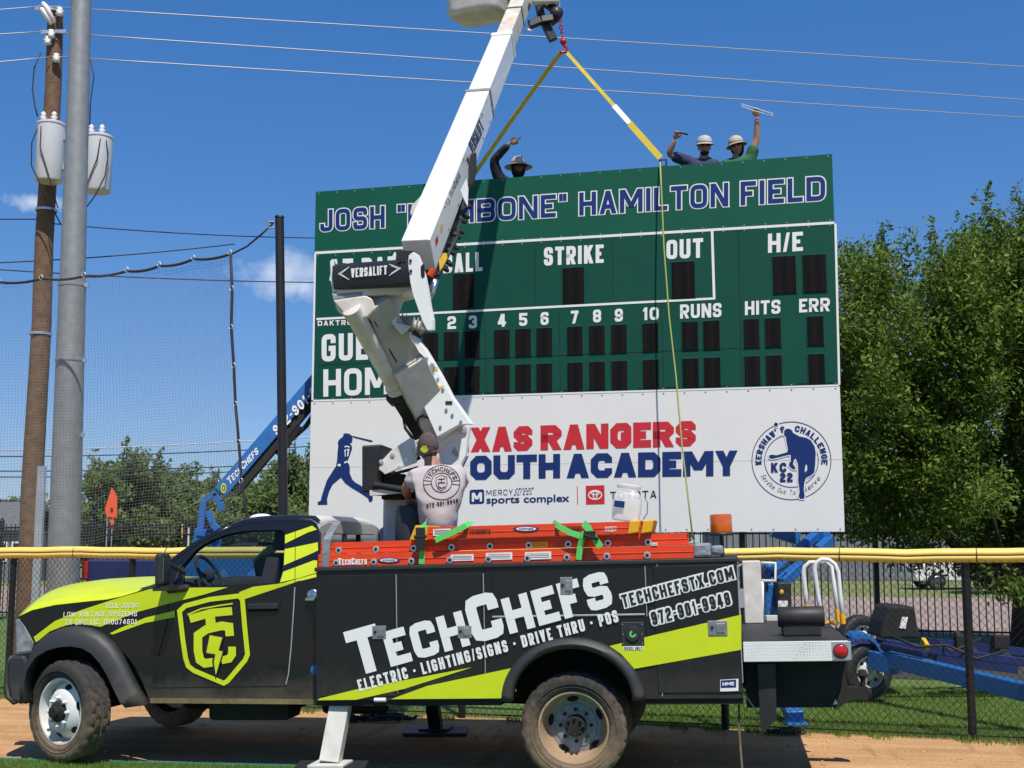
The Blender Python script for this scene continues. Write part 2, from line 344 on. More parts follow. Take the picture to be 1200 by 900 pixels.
def lathe(bm, prof, c, axis, n=32, mi=0, close=False, mod=None):
    """prof: list of (radius, offset along axis)"""
    c = Vector(c); ax = Vector(axis).normalized(); e = ax.orthogonal().normalized(); g = ax.cross(e)
    rings = []
    for pi, (r, o) in enumerate(prof):
        if r < 1e-6: rings.append([bm.verts.new(c + ax * o)]); continue
        ring = []
        for j in range(n):
            rr = r if mod is None else r + mod(pi, j)
            a = 2*math.pi*j/n; ring.append(bm.verts.new(c + ax*o + (e*math.cos(a) + g*math.sin(a))*rr))
        rings.append(ring)
    m_ = len(rings)
    for i in range(m_ if close else m_-1):
        a, b = rings[i], rings[(i+1) % m_]
        for j in range(n):
            if len(a) == 1 and len(b) == 1: continue
            if len(a) == 1: f = bm.faces.new((a[0], b[(j+1)%n], b[j]))
            elif len(b) == 1: f = bm.faces.new((a[j], a[(j+1)%n], b[0]))
            else: f = bm.faces.new((a[j], a[(j+1)%n], b[(j+1)%n], b[j]))
            f.material_index = mi
def ball(bm, c, r, sub=2, mi=0):
    r = Vector(r) if not isinstance(r, (int, float)) else Vector((r, r, r))
    g = bmesh.ops.create_icosphere(bm, subdivisions=sub, radius=1)
    for v in g['verts']: v.co = Vector((v.co.x*r.x, v.co.y*r.y, v.co.z*r.z)) + Vector(c)
    for v in g['verts']:
        for f in v.link_faces: f.material_index = mi
def catenary(p0, p1, sag, n=16):
    p0, p1 = Vector(p0), Vector(p1)
    return [p0.lerp(p1, i/n) - Vector((0, 0, 4*sag*(i/n)*(1-i/n))) for i in range(n+1)]

# ------------------------------------------------------------------ lettering: a blocky stroke alphabet
def _p(s):
    r = []
    for q in s.split():
        st = q.endswith('*'); q = q.rstrip('*'); x, y = q.split(','); r.append((float(x), float(y), st))
    return r
O_ = ('C', '0,0* 0,1* 1,1* 1,0*')
GL = {
'A': (1, [('D','0,0 .5,1'),('D','1,0 .5,1'),('P','.22,.27 .78,.27')]), 'B': (1, [('P','0,.5 0,1 1,1* 1,.52* 0,.52'),('P','0,.6 0,0 1,0* 1,.5* 0,.5')]),
'C': (.95, [('P','1,.66 1,1* 0,1* 0,0* 1,0* 1,.34')]), 'D': (1, [('C','0,0 0,1 1,1* 1,0*')]), 'E': (.85, [('P','1,1 0,1 0,0 1,0'),('P','0,.5 .88,.5')]),
'F': (.82, [('P','1,1 0,1 0,0'),('P','0,.48 .88,.48')]), 'G': (1, [('P','1,.7 1,1* 0,1* 0,0* 1,0* 1,.47 .5,.47')]), 'H': (1, [('P','0,0 0,1'),('P','1,0 1,1'),('P','0,.5 1,.5')]),
'I': (0, [('P','.5,0 .5,1')]), 'J': (.85, [('P','1,1 1,0* 0,0* 0,.32')]), 'K': (1, [('P','0,0 0,1'),('D','.0,.36 1,1'),('D','.38,.58 1,0')]), 'L': (.8, [('P','0,1 0,0 1,0')]),
'M': (1.35, [('P','0,0 0,1'),('P','1,0 1,1'),('D','0.02,1 .5,.25'),('D','.98,1 .5,.25')]), 'N': (1.05, [('P','0,0 0,1'),('P','1,0 1,1'),('D','0,1 1,0')]),
'O': (1, [O_]), 'P': (.95, [('P','0,0 0,1 1,1* 1,.42* 0,.42')]), 'Q': (1, [O_, ('D','.5,.35 1,0')]), 'R': (1, [('P','0,0 0,1 1,1* 1,.45* 0,.45'),('D','.5,.45 1,0')]),
'S': (.95, [('P','1,.7 1,1* 0,1* 0,.5* 1,.5* 1,0* 0,0* 0,.3')]), 'T': (.95, [('P','0,1 1,1'),('P','.5,0 .5,1')]), 'U': (1, [('P','0,1 0,0* 1,0* 1,1')]),
'V': (1, [('D','0,1 .5,0'),('D','1,1 .5,0')]), 'W': (1.5, [('D','0,1 .27,0'),('D','.5,.9 .27,0'),('D','.5,.9 .73,0'),('D','1,1 .73,0')]), 'X': (1, [('D','0,0 1,1'),('D','0,1 1,0')]),
'Y': (1, [('D','0,1 .5,.4'),('D','1,1 .5,.4'),('P','.5,0 .5,.5')]), 'Z': (.9, [('P','0,1 1,1'),('D','0,0 1,1'),('P','0,0 1,0')]),
'0': (.9, [O_]), '1': (.55, [('P','.72,0 .72,1'),('D','0,.68 .72,.97')]), '2': (.9, [('P','0,.72 0,1* 1,1* 1,.5* 0,.45* 0,0 1,0')]), '3': (.9, [('P','0,.75 0,1* 1,1* 1,.52* .4,.52'),('P','.4,.5 1,.5* 1,0* 0,0* 0,.25')]),
'4': (.95, [('P','.75,0 .75,1'),('D','0,.3 .62,1'),('P','0,.24 1,.24')]), '5': (.9, [('P','1,1 0,1 0,.56 1,.56* 1,0* 0,0* 0,.25')]), '6': (.9, [('P','1,.75 1,1* 0,1* 0,0* 1,0* 1,.55* 0,.55')]),
'7': (.88, [('P','0,1 1,1'),('D','.28,0 1,1')]), '8': (.9, [('C','0,.5* 0,1* 1,1* 1,.5*'),('C','0,0* 0,.52* 1,.52* 1,0*')]), '9': (.9, [('P','0,.25 0,0* 1,0* 1,1* 0,1* 0,.45* 1,.45')]),
'-': (.5, [('P','0,.5 1,.5')]), '.': (0, [('P','.5,-.001 .5,.02')]), '/': (.55, [('D','0,0 1,1')]), '"': (.42, [('P','0,.72 0,1'),('P','1,.72 1,1')]), "'": (0, [('P','.5,.72 .5,1')]), '•': (0, [('P','.5,.37 .5,.63')]), ' ': (.42, []),
}
def stroke_polys(ch, w, t, grow, rr, k):
    res = []; ins = t/2; hw = t/2 + grow
    for typ, s in GL[ch][1]:
        pts = _p(s)
        if typ == 'D':
            (x0, y0, _), (x1, y1, _) = pts; L = t
            for _i in range(3):
                dx = (x1-x0)*(w-L); dy = y1-y0; L = t*math.hypot(dx, dy)/abs(dy)
            a = L/2 + x0*(w-L); b = L/2 + x1*(w-L); Lg = L*(t+2*grow)/t/2
            if y0 > y1: a, b, y0, y1 = b, a, y1, y0
            sl = (b-a)/(y1-y0)
            if y0 <= 0.001: a -= sl*grow; y0 -= grow
            if y1 >= .999: b += sl*grow; y1 += grow
            res.append([[(a-Lg, y0), (a+Lg, y0), (b+Lg, y1), (b-Lg, y1)]]); continue
        q = [(ins + x*(w-2*ins), ins + y*(1-2*ins), c) for x, y, c in pts]; n = len(q); cl = typ == 'C'
        path = []
        for i, (x, y, c) in enumerate(q):
            if c and (cl or 0 < i < n-1):
                px, py, _ = q[i-1]; nx, ny, _ = q[(i+1) % n]
                d0 = math.hypot(px-x, py-y); d1 = math.hypot(nx-x, ny-y); cc = min(rr, d0*.40, d1*.40)
                A = (x+(px-x)/d0*cc, y+(py-y)/d0*cc); Bp = (x+(nx-x)/d1*cc, y+(ny-y)/d1*cc)
                for j in range(k+1):
                    f = j/k; path.append(((1-f)**2*A[0]+2*f*(1-f)*x+f*f*Bp[0], (1-f)**2*A[1]+2*f*(1-f)*y+f*f*Bp[1]))
            else: path.append((x, y))
        if not cl:
            for e in (0, -1):
                o = path[1] if e == 0 else path[-2]; x, y = path[e]; px, py, _ = pts[e]
                dx, dy = x-o[0], y-o[1]; d = math.hypot(dx, dy) or 1; dx /= d; dy /= d
                ext = grow
                if (dy > .9 and py >= .999) or (dy < -.9 and py <= .001) or (dx > .9 and px >= .999) or (dx < -.9 and px <= .001): ext += ins
                path[e] = (x+dx*ext, y+dy*ext)
        m_ = len(path); Ls = []; Rs = []
        for i in range(m_):
            def dr(a, b): d = (b[0]-a[0], b[1]-a[1]); l = math.hypot(*d) or 1; return d[0]/l, d[1]/l
            if cl: d0 = dr(path[i-1], path[i]); d1 = dr(path[i], path[(i+1) % m_])
            else: d0 = dr(path[max(i-1, 0)], path[max(i, 1)]); d1 = dr(path[min(i, m_-2)], path[min(i+1, m_-1)])
            n0 = (-d0[1], d0[0]); n1 = (-d1[1], d1[0]); mx, my = n0[0]+n1[0], n0[1]+n1[1]; ml = math.hypot(mx, my) or 1; mx /= ml; my /= ml
            sc = hw/max(.35, mx*n0[0]+my*n0[1]); x, y = path[i]
            Ls.append((x+mx*sc, y+my*sc)); Rs.append((x-mx*sc, y-my*sc))
        res.append([[Ls[i], Rs[i], Rs[(i+1) % m_], Ls[(i+1) % m_]] for i in range(m_ if cl else m_-1)])
    return res
def lerp2(q, s, t):
    (ax, ay), (bx, by), (cx, cy), (dx, dy) = q
    x = (1-s)*(1-t)*ax + s*(1-t)*bx + s*t*cx + (1-s)*t*dx; y = (1-s)*(1-t)*ay + s*(1-t)*by + s*t*cy + (1-s)*t*dy
    return x, y
def letters(bm, text, quad, surf, off, t=.2, r=.18, k=1, small=.76, gap=.12, grow=0, mi=0, only=None):
    """text into the photo quad bl, br, tr, tl, laid on surface surf(px, py, off)"""
    (ax, ay), (bx, by), (cx, cy), (dx, dy) = quad
    p0, p1, p2, p3 = [surf(*q_, off) for q_ in quad]; bv = (p1-p0).normalized(); hv = p3-p0; hgt = (hv - bv*hv.dot(bv)).length or 1e-3
    A = (p1-p0).length/hgt
    sc = [small if c.islower() else 1 for c in text]; G = [GL[c.upper()] for c in text]
    fix = sum(t for g in G if g[0] == 0) + gap*(len(text)-1); fl = sum(g[0]*s for g, s in zip(G, sc) if g[0] > 0)
    W = max(.05, (A - fix)/max(fl, .01)); x = 0
    for gi, (c, g, s) in enumerate(zip(text, G, sc)):
        w = (g[0]*W*s) if g[0] > 0 else t
        if g[1] and (only is None or only[0] <= gi < only[1]):
            for si, polys in enumerate(stroke_polys(c.upper(), w/s, min(t, w/s*.48) if g[0] else t, grow, r, k)):
                for pl in polys:
                    vs = [bm.verts.new(surf(*lerp2(quad, (x + px*s)/A, py*s), off + (gi % 2)*.0010 + si*.0003)) for px, py in pl]
                    bm.faces.new(vs).material_index = mi
        x += w + gap
def words(name, text, quad, surf, off, mk, **kw):
    i = 0; r = []
    for w in text.split(' '):
        bm = bmesh.new(); letters(bm, text, quad, surf, off, only=(i, i+len(w)), **kw); r.append(mk(name, bm)); i += len(w)+1
    return r
def bfont(bm, text, quad, surf, off, bold=0, shear=0, mi=0, ylo=None, yhi=None):
    cu = bpy.data.curves.new('tmp', 'FONT'); cu.body = text; cu.offset = bold; cu.shear = shear; cu.resolution_u = 3
    o = bpy.data.objects.new('tmp', cu); COL.objects.link(o); dg = bpy.context.evaluated_depsgraph_get(); dg.update()
    me = o.evaluated_get(dg).to_mesh(); vs = [(v.co.x, v.co.y) for v in me.vertices]; fs = [tuple(p.vertices) for p in me.polygons]
    o.evaluated_get(dg).to_mesh_clear(); bpy.data.objects.remove(o); bpy.data.curves.remove(cu)
    x0 = min(v[0] for v in vs); x1 = max(v[0] for v in vs); y0 = min(v[1] for v in vs) if ylo is None else ylo; y1 = max(v[1] for v in vs) if yhi is None else yhi
    nv = [bm.verts.new(surf(*lerp2(quad, (x-x0)/(x1-x0), (y-y0)/(y1-y0)), off)) for x, y in vs]
    for f in fs:
        try: bm.faces.new([nv[i] for i in f]).material_index = mi
        except ValueError: pass
def flat(bm, pts, surf, off, mi=0):
    f = bm.faces.new([bm.verts.new(surf(x, y, off)) for x, y in pts]); f.material_index = mi; f.normal_update()
    bmesh.ops.triangulate(bm, faces=[f], ngon_method='EAR_CLIP')
def line(bm, pts, wd, surf, off, mi=0, closed=False):
    """a painted line of pixel width wd along pixel points"""
    m_ = len(pts); Ls, Rs = [], []
    for i in range(m_):
        a = pts[i-1] if (closed or i) else pts[0]; c = pts[(i+1) % m_] if (closed or i < m_-1) else pts[-1]
        b = pts[i]
        d0 = Vector((b[0]-a[0], b[1]-a[1])) if a != b else Vector((c[0]-b[0], c[1]-b[1])); d1 = Vector((c[0]-b[0], c[1]-b[1])) if c != b else d0
        d0.normalize(); d1.normalize(); n0 = Vector((-d0.y, d0.x)); n1 = Vector((-d1.y, d1.x)); mm = (n0+n1).normalized(); s = wd/2/max(.4, mm.dot(n0))
        Ls.append((b[0]+mm.x*s, b[1]+mm.y*s)); Rs.append((b[0]-mm.x*s, b[1]-mm.y*s))
    for i in range(m_ if closed else m_-1):
        j = (i+1) % m_
        bm.faces.new([bm.verts.new(surf(*p, off)) for p in (Ls[i], Rs[i], Rs[j], Ls[j])]).material_index = mi
def zpts(s, ox, oy, k):
    """pixel points read from an enlarged crop: origin ox, oy and magnification k"""
    return [(ox + float(a.split(',')[0])/k, oy + float(a.split(',')[1])/k) for a in s.split()]

# =================================================================== THE SETTING
FD = Vector((math.cos(R(17.3)), -math.sin(R(17.3)), 0)); FN = Vector((math.sin(R(17.3)), math.cos(R(17.3)), 0)); FP = Vector((2.02, 12.19, 0))
def fl(s, o, z=0): return FP + FD*s + FN*o + Vector((0, 0, z))     # s along the fence, o beyond it
def sheet(name, pts, m, z, label=None):
    bm = B(); bm.faces.new([bm.verts.new((p[0], p[1], z)) for p in pts])
    o = obj(name, bm, m, base=Vector((0, 0, z))); tag(o, kind='structure'); 
    if o.data.polygons[0].normal.z < 0: o.data.flip_normals()
    return o
sheet('ground', [(-900, -300), (900, -300), (900, 2400), (-900, 2400)], M['far_ground'], -.012)
def strip(name, o0, o1, m, z, s0=-40, s1=40): return sheet(name, [fl(s0, o0), fl(s1, o0), fl(s1, o1), fl(s0, o1)], m, z)
strip('dirt_track', -16, .12, M['dirt'], 0)
strip('lawn', .12, 14, M['lawn'], -.002)
strip('path', 4.45, 5.0, M['concrete'], .004, 2.3, 4.1)
strip('tree_shade_sheet', 5.15, 11.75, M['painted_shade'], .003, .9, 22)  # dark sheet over the lawn, painted to stand in for the tree's shadow
strip('road', 14, 30.5, M['road'], 0, -60, 60)
strip('verge', 30.5, 60, M['verge'], -.002, -60, 60)
# turf at the photographer's feet with its teal edge
ga, gb = gnd(0, 889.5), gnd(470, 900.5); gd = (gb-ga).normalized(); gn = Vector((gd.y, -gd.x, 0))
def gl(s, o): return ga + gd*s + gn*o
sheet('turf_edge_strip', [gl(-6, 0), gl(12, 0), gl(12, .10), gl(-6, .10)], M['teal'], .012)
sheet('turf', [gl(-6, .10), gl(12, .10), gl(12, 9), gl(-6, 9)], M['turf'], .010)

def blades(name, pts, h, w, m, lean=.5):
    """short grass blades as one object (stuff)"""
    n = len(pts); a = np.random.rand(n)*2*np.pi; hh = h*(.5+np.random.rand(n)); ww = w*(.6+.8*np.random.rand(n))
    p = np.array(pts); d = np.stack([np.cos(a), np.sin(a), 0*a], 1); l = np.random.rand(n)*2*np.pi; le = lean*hh*np.random.rand(n)
    tip = p + np.stack([np.cos(l)*le, np.sin(l)*le, hh], 1)
    v = np.concatenate([p - d*ww[:, None]/2, p + d*ww[:, None]/2, tip], 0); me = bpy.data.meshes.new(name)
    me.from_pydata(v.tolist(), [], [(i, i+n, i+2*n) for i in range(n)]); me.materials.append(m)
    o = bpy.data.objects.new(name, me); COL.objects.link(o); return o
gp = []
for _ in range(85000):
    s = random.uniform(-1.6, 5.5); o_ = .05 + 4.2*random.random()**1.25; q = fl(s, o_)
    gp.append((q.x, q.y, -.004))
for _ in range(9000):
    s = random.uniform(-10.5, -1.6); o_ = .05 + 3*random.random()**1.3; q = fl(s, o_); gp.append((q.x, q.y, -.004))
tag(blades('lawn_grass', gp, .030, .008, M['grass']), kind='stuff', label='short bright green grass growing behind the chain-link fence', cat='grass')
gp = []
for _ in range(16000):
    q = gl(random.uniform(-1, 4.2), random.uniform(.10, .5)); gp.append((q.x, q.y, .009))
tag(blades('turf_grass', gp, .025, .006, M['grass']), kind='stuff', label='artificial turf blades along the near edge of the dirt', cat='grass')
gp = []
for _ in range(5200):
    q = fl(random.uniform(-9.5, 4.3), .02 - abs(random.gauss(0, .10))); 
    if math.sin(q.x*3.1) + math.sin(q.x*7.7+1) + .8*math.sin(q.x*17) > -.2: gp.append((q.x, q.y, 0))
tag(blades('verge_weeds', gp, .05, .010, M['grass'], .8), kind='stuff', label='ragged grass creeping from the fence line onto the dirt', cat='grass')
# loose clods and pebbles on the track
bm = B()
for _ in range(1500):
    q = Vector((random.uniform(-5, 5), random.uniform(9.6, 12.6), 0)); r = random.uniform(.004, .012) if random.random() < .93 else random.uniform(.014, .03)
    if (q - FP).dot(FN) > .1 or (q-ga).dot(gn) > 0: continue
    g = bmesh.ops.create_icosphere(bm, subdivisions=1, radius=r)
    for v in g['verts']: v.co = Vector((v.co.x*random.uniform(.7, 1.4), v.co.y, v.co.z*.6)) + q
tag(obj('dirt_clods', bm, M['dirt'], base=Vector((0, 10, 0))), kind='stuff', label='loose clods and pebbles scattered on the tan dirt track', cat='pebbles')

# ------------------------------------------------------------------ trees
from mathutils import noise as mnoise
def leaf_cards(name, clumps, n, size, m, parent, spray=None):
    tot = sum(c[1]**2 for c in clumps); C = []; 
    for c, r in clumps:
        k = max(6, int(n*r*r/tot)); d = np.random.normal(size=(k, 3)); d /= np.linalg.norm(d, axis=1)[:, None]
        rad = r*np.random.rand(k)**.45
        if spray is None: C.append(np.array(c)[None] + d*rad[:, None]*np.array([1, 1, .8])[None])
        else:                                                       # upswept, feathery sprays
            ax = np.array(c) - np.array(spray); ax = ax/np.linalg.norm(ax)*.8 + np.random.normal(size=3)*.35; ax[2] += .22; ax /= np.linalg.norm(ax)
            tt = np.random.rand(k)*2-1; wd = .78*(1.05-.5*(tt+1)/2)
            C.append(np.array(c)[None] + ax[None]*(tt*r*.95)[:, None] + d*(rad*wd)[:, None])
    P = np.concatenate(C); k = len(P); nrm = np.random.normal(size=(k, 3)) + np.array([0, -.25, .55]); nrm /= np.linalg.norm(nrm, axis=1)[:, None]
    a = np.cross(nrm, np.random.normal(size=(k, 3))); a /= np.linalg.norm(a, axis=1)[:, None]; b = np.cross(nrm, a)
    s = size*(.55+.9*np.random.rand(k))[:, None]
    v = np.concatenate([P - a*s*.5, P + b*s*.22 - a*s*.05, P + a*s*.55, P - b*s*.22 - a*s*.05], 0)
    if parent is not None: v = v - np.array(wm(parent).translation)[None]
    me = bpy.data.meshes.new(name); me.from_pydata(v.tolist(), [], [(i, i+k, i+2*k, i+3*k) for i in range(k)]); me.materials.append(m)
    o = bpy.data.objects.new(name, me); COL.objects.link(o)
    if parent is not None: o.parent = parent; WM[o.name] = wm(parent).copy()
    return o
def tree(base, height, rad, crown_z0, nclump, clump_r, nleaf, leaf, m, label, group=None, trunk_r=.2, seed=1, squash=1.0, tops=5, off=(0, 0), boxy=1.0, spray=False, bumps=0):
    rnd = random.Random(seed); base = Vector(base); t = empty('tree', base, label, 'tree', group)
    cz = (height+crown_z0)/2; hz = (height-crown_z0)/2; clumps = []
    lobes = [(Vector((rnd.uniform(-.55, .55)*rad, rnd.uniform(-.5, .5)*rad, rnd.uniform(-.45, .75)*hz)), rnd.uniform(.42, .66)) for _ in range(7)]
    tries = 0
    while len(clumps) < nclump and tries < nclump*40:
        tries += 1
        d = Vector((rnd.gauss(0, 1), rnd.gauss(0, 1), rnd.gauss(0, 1))).normalized(); k = rnd.random()**.38
        if rnd.random() < .55: p = Vector((d.x*rad*k, d.y*rad*k*squash, d.z*hz*k)); p *= .86
        else:
            lb, lr = rnd.choice(lobes); p = lb + Vector((d.x*rad*lr*k, d.y*rad*lr*k*squash, d.z*hz*lr*k))
        if boxy != 1: p = Vector([math.copysign(abs(c/q_)**boxy*q_, c) for c, q_ in zip(p, (rad, rad*squash, hz))])
        if bumps and p.z > 0: p.z *= 1 + bumps*(1.6*mnoise.noise(Vector((p.x*.75 + seed, p.y*.6, 0))) + .8*mnoise.noise(Vector((p.x*1.9, p.y*1.5, seed))) - .15)
        if p.z < -hz*1.05: continue
        clumps.append((base + Vector((p.x + off[0], p.y + off[1], cz + p.z)), clump_r*rnd.uniform(.55, 1.25)))
    for _ in range(tops):                                         # leading shoots that break the outline
        a = rnd.uniform(0, 6.28); q = rnd.uniform(.1, .75)*rad; x, y = math.cos(a)*q + off[0], math.sin(a)*q*squash + off[1]; z0 = cz + hz*math.sqrt(max(.05, 1-(q/rad)**(2/boxy)))*.88
        for j in range(5): clumps.append((base + Vector((x + rnd.uniform(-.1, .1), y, z0 + j*clump_r*.42)), clump_r*(.55 - j*.085)))
    bm = B(); top = base + Vector((rnd.uniform(-.2, .2), 0, height*.72))
    pts = [base.lerp(top, i/6) + Vector((rnd.uniform(-.1, .1)*(i > 0), rnd.uniform(-.1, .1)*(i > 0), 0)) for i in range(7)]
    tube(bm, pts, [trunk_r*(1.25 if i == 0 else 1)*(1 - i*.13) for i in range(7)], 10)
    obj('trunk', bm, M['bark'], t, smooth=True)
    bm = B()
    for c, r in rnd.sample(clumps, min(len(clumps), 34)):
        i = rnd.randint(1, 5); s = pts[i]; mid = s.lerp(c, .5) + Vector((0, 0, -.12*(c-s).length)); tube(bm, [s, mid, c], [trunk_r*.38*(1-i*.1), trunk_r*.2, trunk_r*.06], 5)
    obj('branches', bm, M['bark'], t, smooth=True)
    leaf_cards('crown', clumps, nleaf, leaf, m, t, tuple(base + Vector((off[0], off[1], height*.3))) if spray else None)
    return t
T = at(1196, 740, 20.5)
tree((T.x, 20.3, 0), 7.0, 3.25, 1.1, 520, .54, 230000, .080, M['leaf_near'], 'large dark leafy ash tree rising to the right of the scoreboard', trunk_r=.21, seed=5, tops=11, off=(-.85, 0), boxy=.85, spray=True, bumps=.16)
far = [(150, 46, 5.0, 2.1, 1), (205, 50, 4.6, 2.6, 2), (255, 48, 3.9, 2.3, 3), (300, 46, 3.7, 2.2, 4), (352, 50, 5.3, 2.6, 5), (115, 60, 3.7, 2.5, 6), (12, 62, 3.6, 2.4, 7)]
labs = ['tall bright round-topped tree just right of the orange road sign', 'broad green tree between the tall round tree and the blue boom', 'lower bushy tree behind the foot of the blue boom',
        'bushy tree seen under the blue boom beside the black net post', 'tree showing between the black net post and the scoreboard edge', 'small low tree between the grey pole and the orange road sign', 'low dark tree behind the house at the left edge']
for (px, Y, h, r, sd_), lb in zip(far, labs):
    p = at(px, 640, Y); tree((p.x, Y, 0), h, r, .5, 110, .55, 17000, .19, M['leaf_far'], lb, 'trees beyond the road', .16, sd_+20, tops=3)
for i, (px, Y, h, r) in enumerate([(1175, 44, 2.6, 2.0), (880, 64, 5.5, 4.0), (1010, 66, 5.5, 4.0)]):
    p = at(px, 640, Y); tree((p.x, Y, 0), h, r, .1, 60, .55, 7000, .2, M['leaf_dark'], ['dense green shrub beside the white car across the road', 'dark tree behind the grey wall, left of the iron post', 'dark tree behind the grey wall, right of the iron post'][i], trunk_r=.12, seed=60+i, tops=1)

# ------------------------------------------------------------------ buildings and car across the road
def house(name, px, Y, w, d, h, rh, wallm, label, cat):
    p = at(px, 640, Y); e = empty(name, (p.x, Y, 0), label, cat); x, y = p.x, Y
    bm = B(); box(bm, (x-w/2, y, 0), (x+w/2, y+d, h)); obj('wall', bm, wallm, e)
    if rh:
        bm = B(); prism(bm, [(x-w/2-.3, y-.3, h), (x+w/2+.3, y-.3, h), (x+w/2-.9, y+d/2, h+rh), (x-w/2+.9, y+d/2, h+rh)], (0, .001, .12))
        prism(bm, [(x-w/2-.3, y+d+.3, h), (x+w/2+.3, y+d+.3, h), (x+w/2-.9, y+d/2+.002, h+rh), (x-w/2+.9, y+d/2+.002, h+rh)], (0, -.001, .12)); obj('roof', bm, M['roof_grey'], e)
    return e, x, y
e, x, y = house('house', -12, 56, 3.4, 6, 2.3, 1.25, M['wall_grey'], 'grey house with dark hipped roof at the left edge', 'house')
for dx in (.55, 1.25):
    bm = B(); box(bm, (x+dx-.25, y-.05, .9), (x+dx+.25, y-.005, 1.8)); w_ = obj('window', bm, M['white_paint'], e)
    bm = B(); box(bm, (x+dx-.18, y-.07, .97), (x+dx+.18, y-.052, 1.73)); obj('pane', bm, M['rear_glass'], w_)
e, x, y = house('long_building', 985, 58, 11, 6, 3.0, 0, M['wall_grey'], 'long grey metal building across the road at right', 'building')
bm = B()
for i in range(44): box(bm, (x-5.5+i*.25, y-.03, .05), (x-5.4+i*.25, y-.001, 2.95))
obj('cladding_ribs', bm, M['wall_grey'], e)
for px, w_, n_ in ((1069, .16, 'white_post'), (1091, .16, 'white_post')):
    p = at(px, 680, 52); bm = B(); box(bm, (p.x-.09, 51.9, 0), (p.x+.09, 52.1, 2.6)); box(bm, (p.x-.14, 51.85, 2.6), (p.x+.14, 52.15, 2.7)); tag(obj(n_, bm, M['white_worn'], bevel=.01), 'white post across the road, ' + ('left of the pair by the grey building' if px < 1080 else 'nearest the white car'), 'post', 'white posts')
def car(px, Y, label):
    p = at(px, 680, Y); x = p.x; e = empty('parked_car', (x, Y, 0), label, 'car')
    prof = [(-2.2, .32), (-2.25, .75), (-2.1, .98), (-1.15, 1.08), (-.45, 1.55), (.3, 1.68), (1.6, 1.66), (2.15, 1.12), (2.25, .7), (2.2, .32)]
    bm = B(); prism(bm, [(x+a, Y, z) for a, z in prof], (0, 1.8, 0)); obj('body', bm, M['car_white'], e, bevel=.07, seg=3)
    for pts in ([(-1.0, 1.10), (-.38, 1.5), (.28, 1.58), (.28, 1.10)], [(.36, 1.10), (.36, 1.58), (1.5, 1.57), (1.85, 1.12)]):
        bm = B(); prism(bm, [(x+a, Y-.012, z) for a, z in pts], (0, .006, 0)); obj('window', bm, M['rear_glass'], e)
    for wx in (-1.4, 1.4):
        for wy in (.05, 1.75):
            bm = B(); lathe(bm, [(0, -.1), (.2, -.1), (.30, -.11), (.33, -.06), (.33, .1), (.28, .11), (0, .11)], (x+wx, Y+wy, .33), (0, 1, 0), 24); w_ = obj('wheel', bm, M['plastic_black'], e, smooth=True, autosmooth=40)
            bm = B(); lathe(bm, [(0, -.125), (.17, -.12), (.20, -.105)], (x+wx, Y+wy, .33), (0, 1, 0), 20); obj('rim', bm, M['chrome'], w_)
    for y0 in (.1, 1.4):
        bm = B(); box(bm, (x-2.262, Y+y0, .72), (x-2.18, Y+y0+.35, .92)); obj('headlight', bm, M['chrome'], e, bevel=.02)
    return e
car(1142, 47, 'white car parked across the road behind the iron fence')

# ------------------------------------------------------------------ iron picket fence beyond the lawn
IO = 11.9
fe = empty('iron_fence', fl(0, IO), 'black iron picket fence between the lawn and the road', 'fence')
bm = B(); s = -26.0
while s < 14:
    p = fl(s, IO); box(bm, (p.x-.009, p.y-.009, .08), (p.x+.009, p.y+.009, 2.2)); s += .125
obj('picket_panel', bm, M['black_paint'], fe)
for z in (.18, 1.95, 2.12):
    bm = B(); beam(bm, fl(-26, IO-.012, z), fl(14, IO-.012, z), .035, .035); obj('rail', bm, M['black_paint'], fe)
for k in range(17):
    p = fl(-25.6 + k*2.44, IO+.03); bm = B(); box(bm, (p.x-.045, p.y-.045, 0), (p.x+.045, p.y+.045, 2.28)); bmesh.ops.create_cone(bm, cap_ends=True, segments=4, radius1=.07, radius2=.005, depth=.09, matrix=Matrix.Translation((p.x, p.y, 2.32)) @ Matrix.Rotation(R(45), 4, 'Z')); obj('post', bm, M['black_paint'], fe)

# ------------------------------------------------------------------ outfield chain-link fence with yellow cap
FH = 1.72
cf = empty('chain_link_fence', fl(0, 0), 'black chain-link outfield fence with a yellow padded top cap', 'fence')
S0, S1 = -14.0, 6.4
bm = B()
def wire(bm, a, b, r):
    t = (b-a).normalized(); u = t.cross(FN).normalized(); vs = []
    for p in (a, b): vs.append([bm.verts.new(p + u*(r*math.cos(q)) + FN*(r*math.sin(q))) for q in (0, 2.1, 4.2)])
    for i in range(3): bm.faces.new((vs[0][i], vs[0][(i+1) % 3], vs[1][(i+1) % 3], vs[1][i]))
s = S0 - 1.7
while s < S1:
    for sg in (1, -1):
        za, zb = .03, FH-.06; sa, sb = (s, s+(zb-za)*.9) if sg > 0 else (s+(zb-za)*.9, s)
        wire(bm, fl(sa, .012*sg, za), fl(sb, .012*sg, zb), .0023)
    s += .068
obj('wire_mesh', bm, M['chain'], cf, recalc=False)
bm = B(); beam(bm, fl(S0, 0, .05), fl(S1, 0, .05), .012, .012); obj('bottom_wire', bm, M['chain'], cf)
def fs_at(px):   # where the ray through px meets the fence plane
    p = hit(px, 660, FP, FN); return (p-FP).dot(FD)
for px in (12, 152, 540, 845, 1131):
    s = fs_at(px); bm = B(); lathe(bm, [(0, 0), (.038, 0), (.038, FH-.06), (0, FH-.06)], fl(s, .06), (0, 0, 1), 14); obj('post', bm, M['black_paint'], cf, smooth=True, autosmooth=40)
bm = B(); tube(bm, [fl(S0, .03, FH-.09), fl(S1, .03, FH-.09)], .021, 10); obj('top_rail', bm, M['black_paint'], cf)
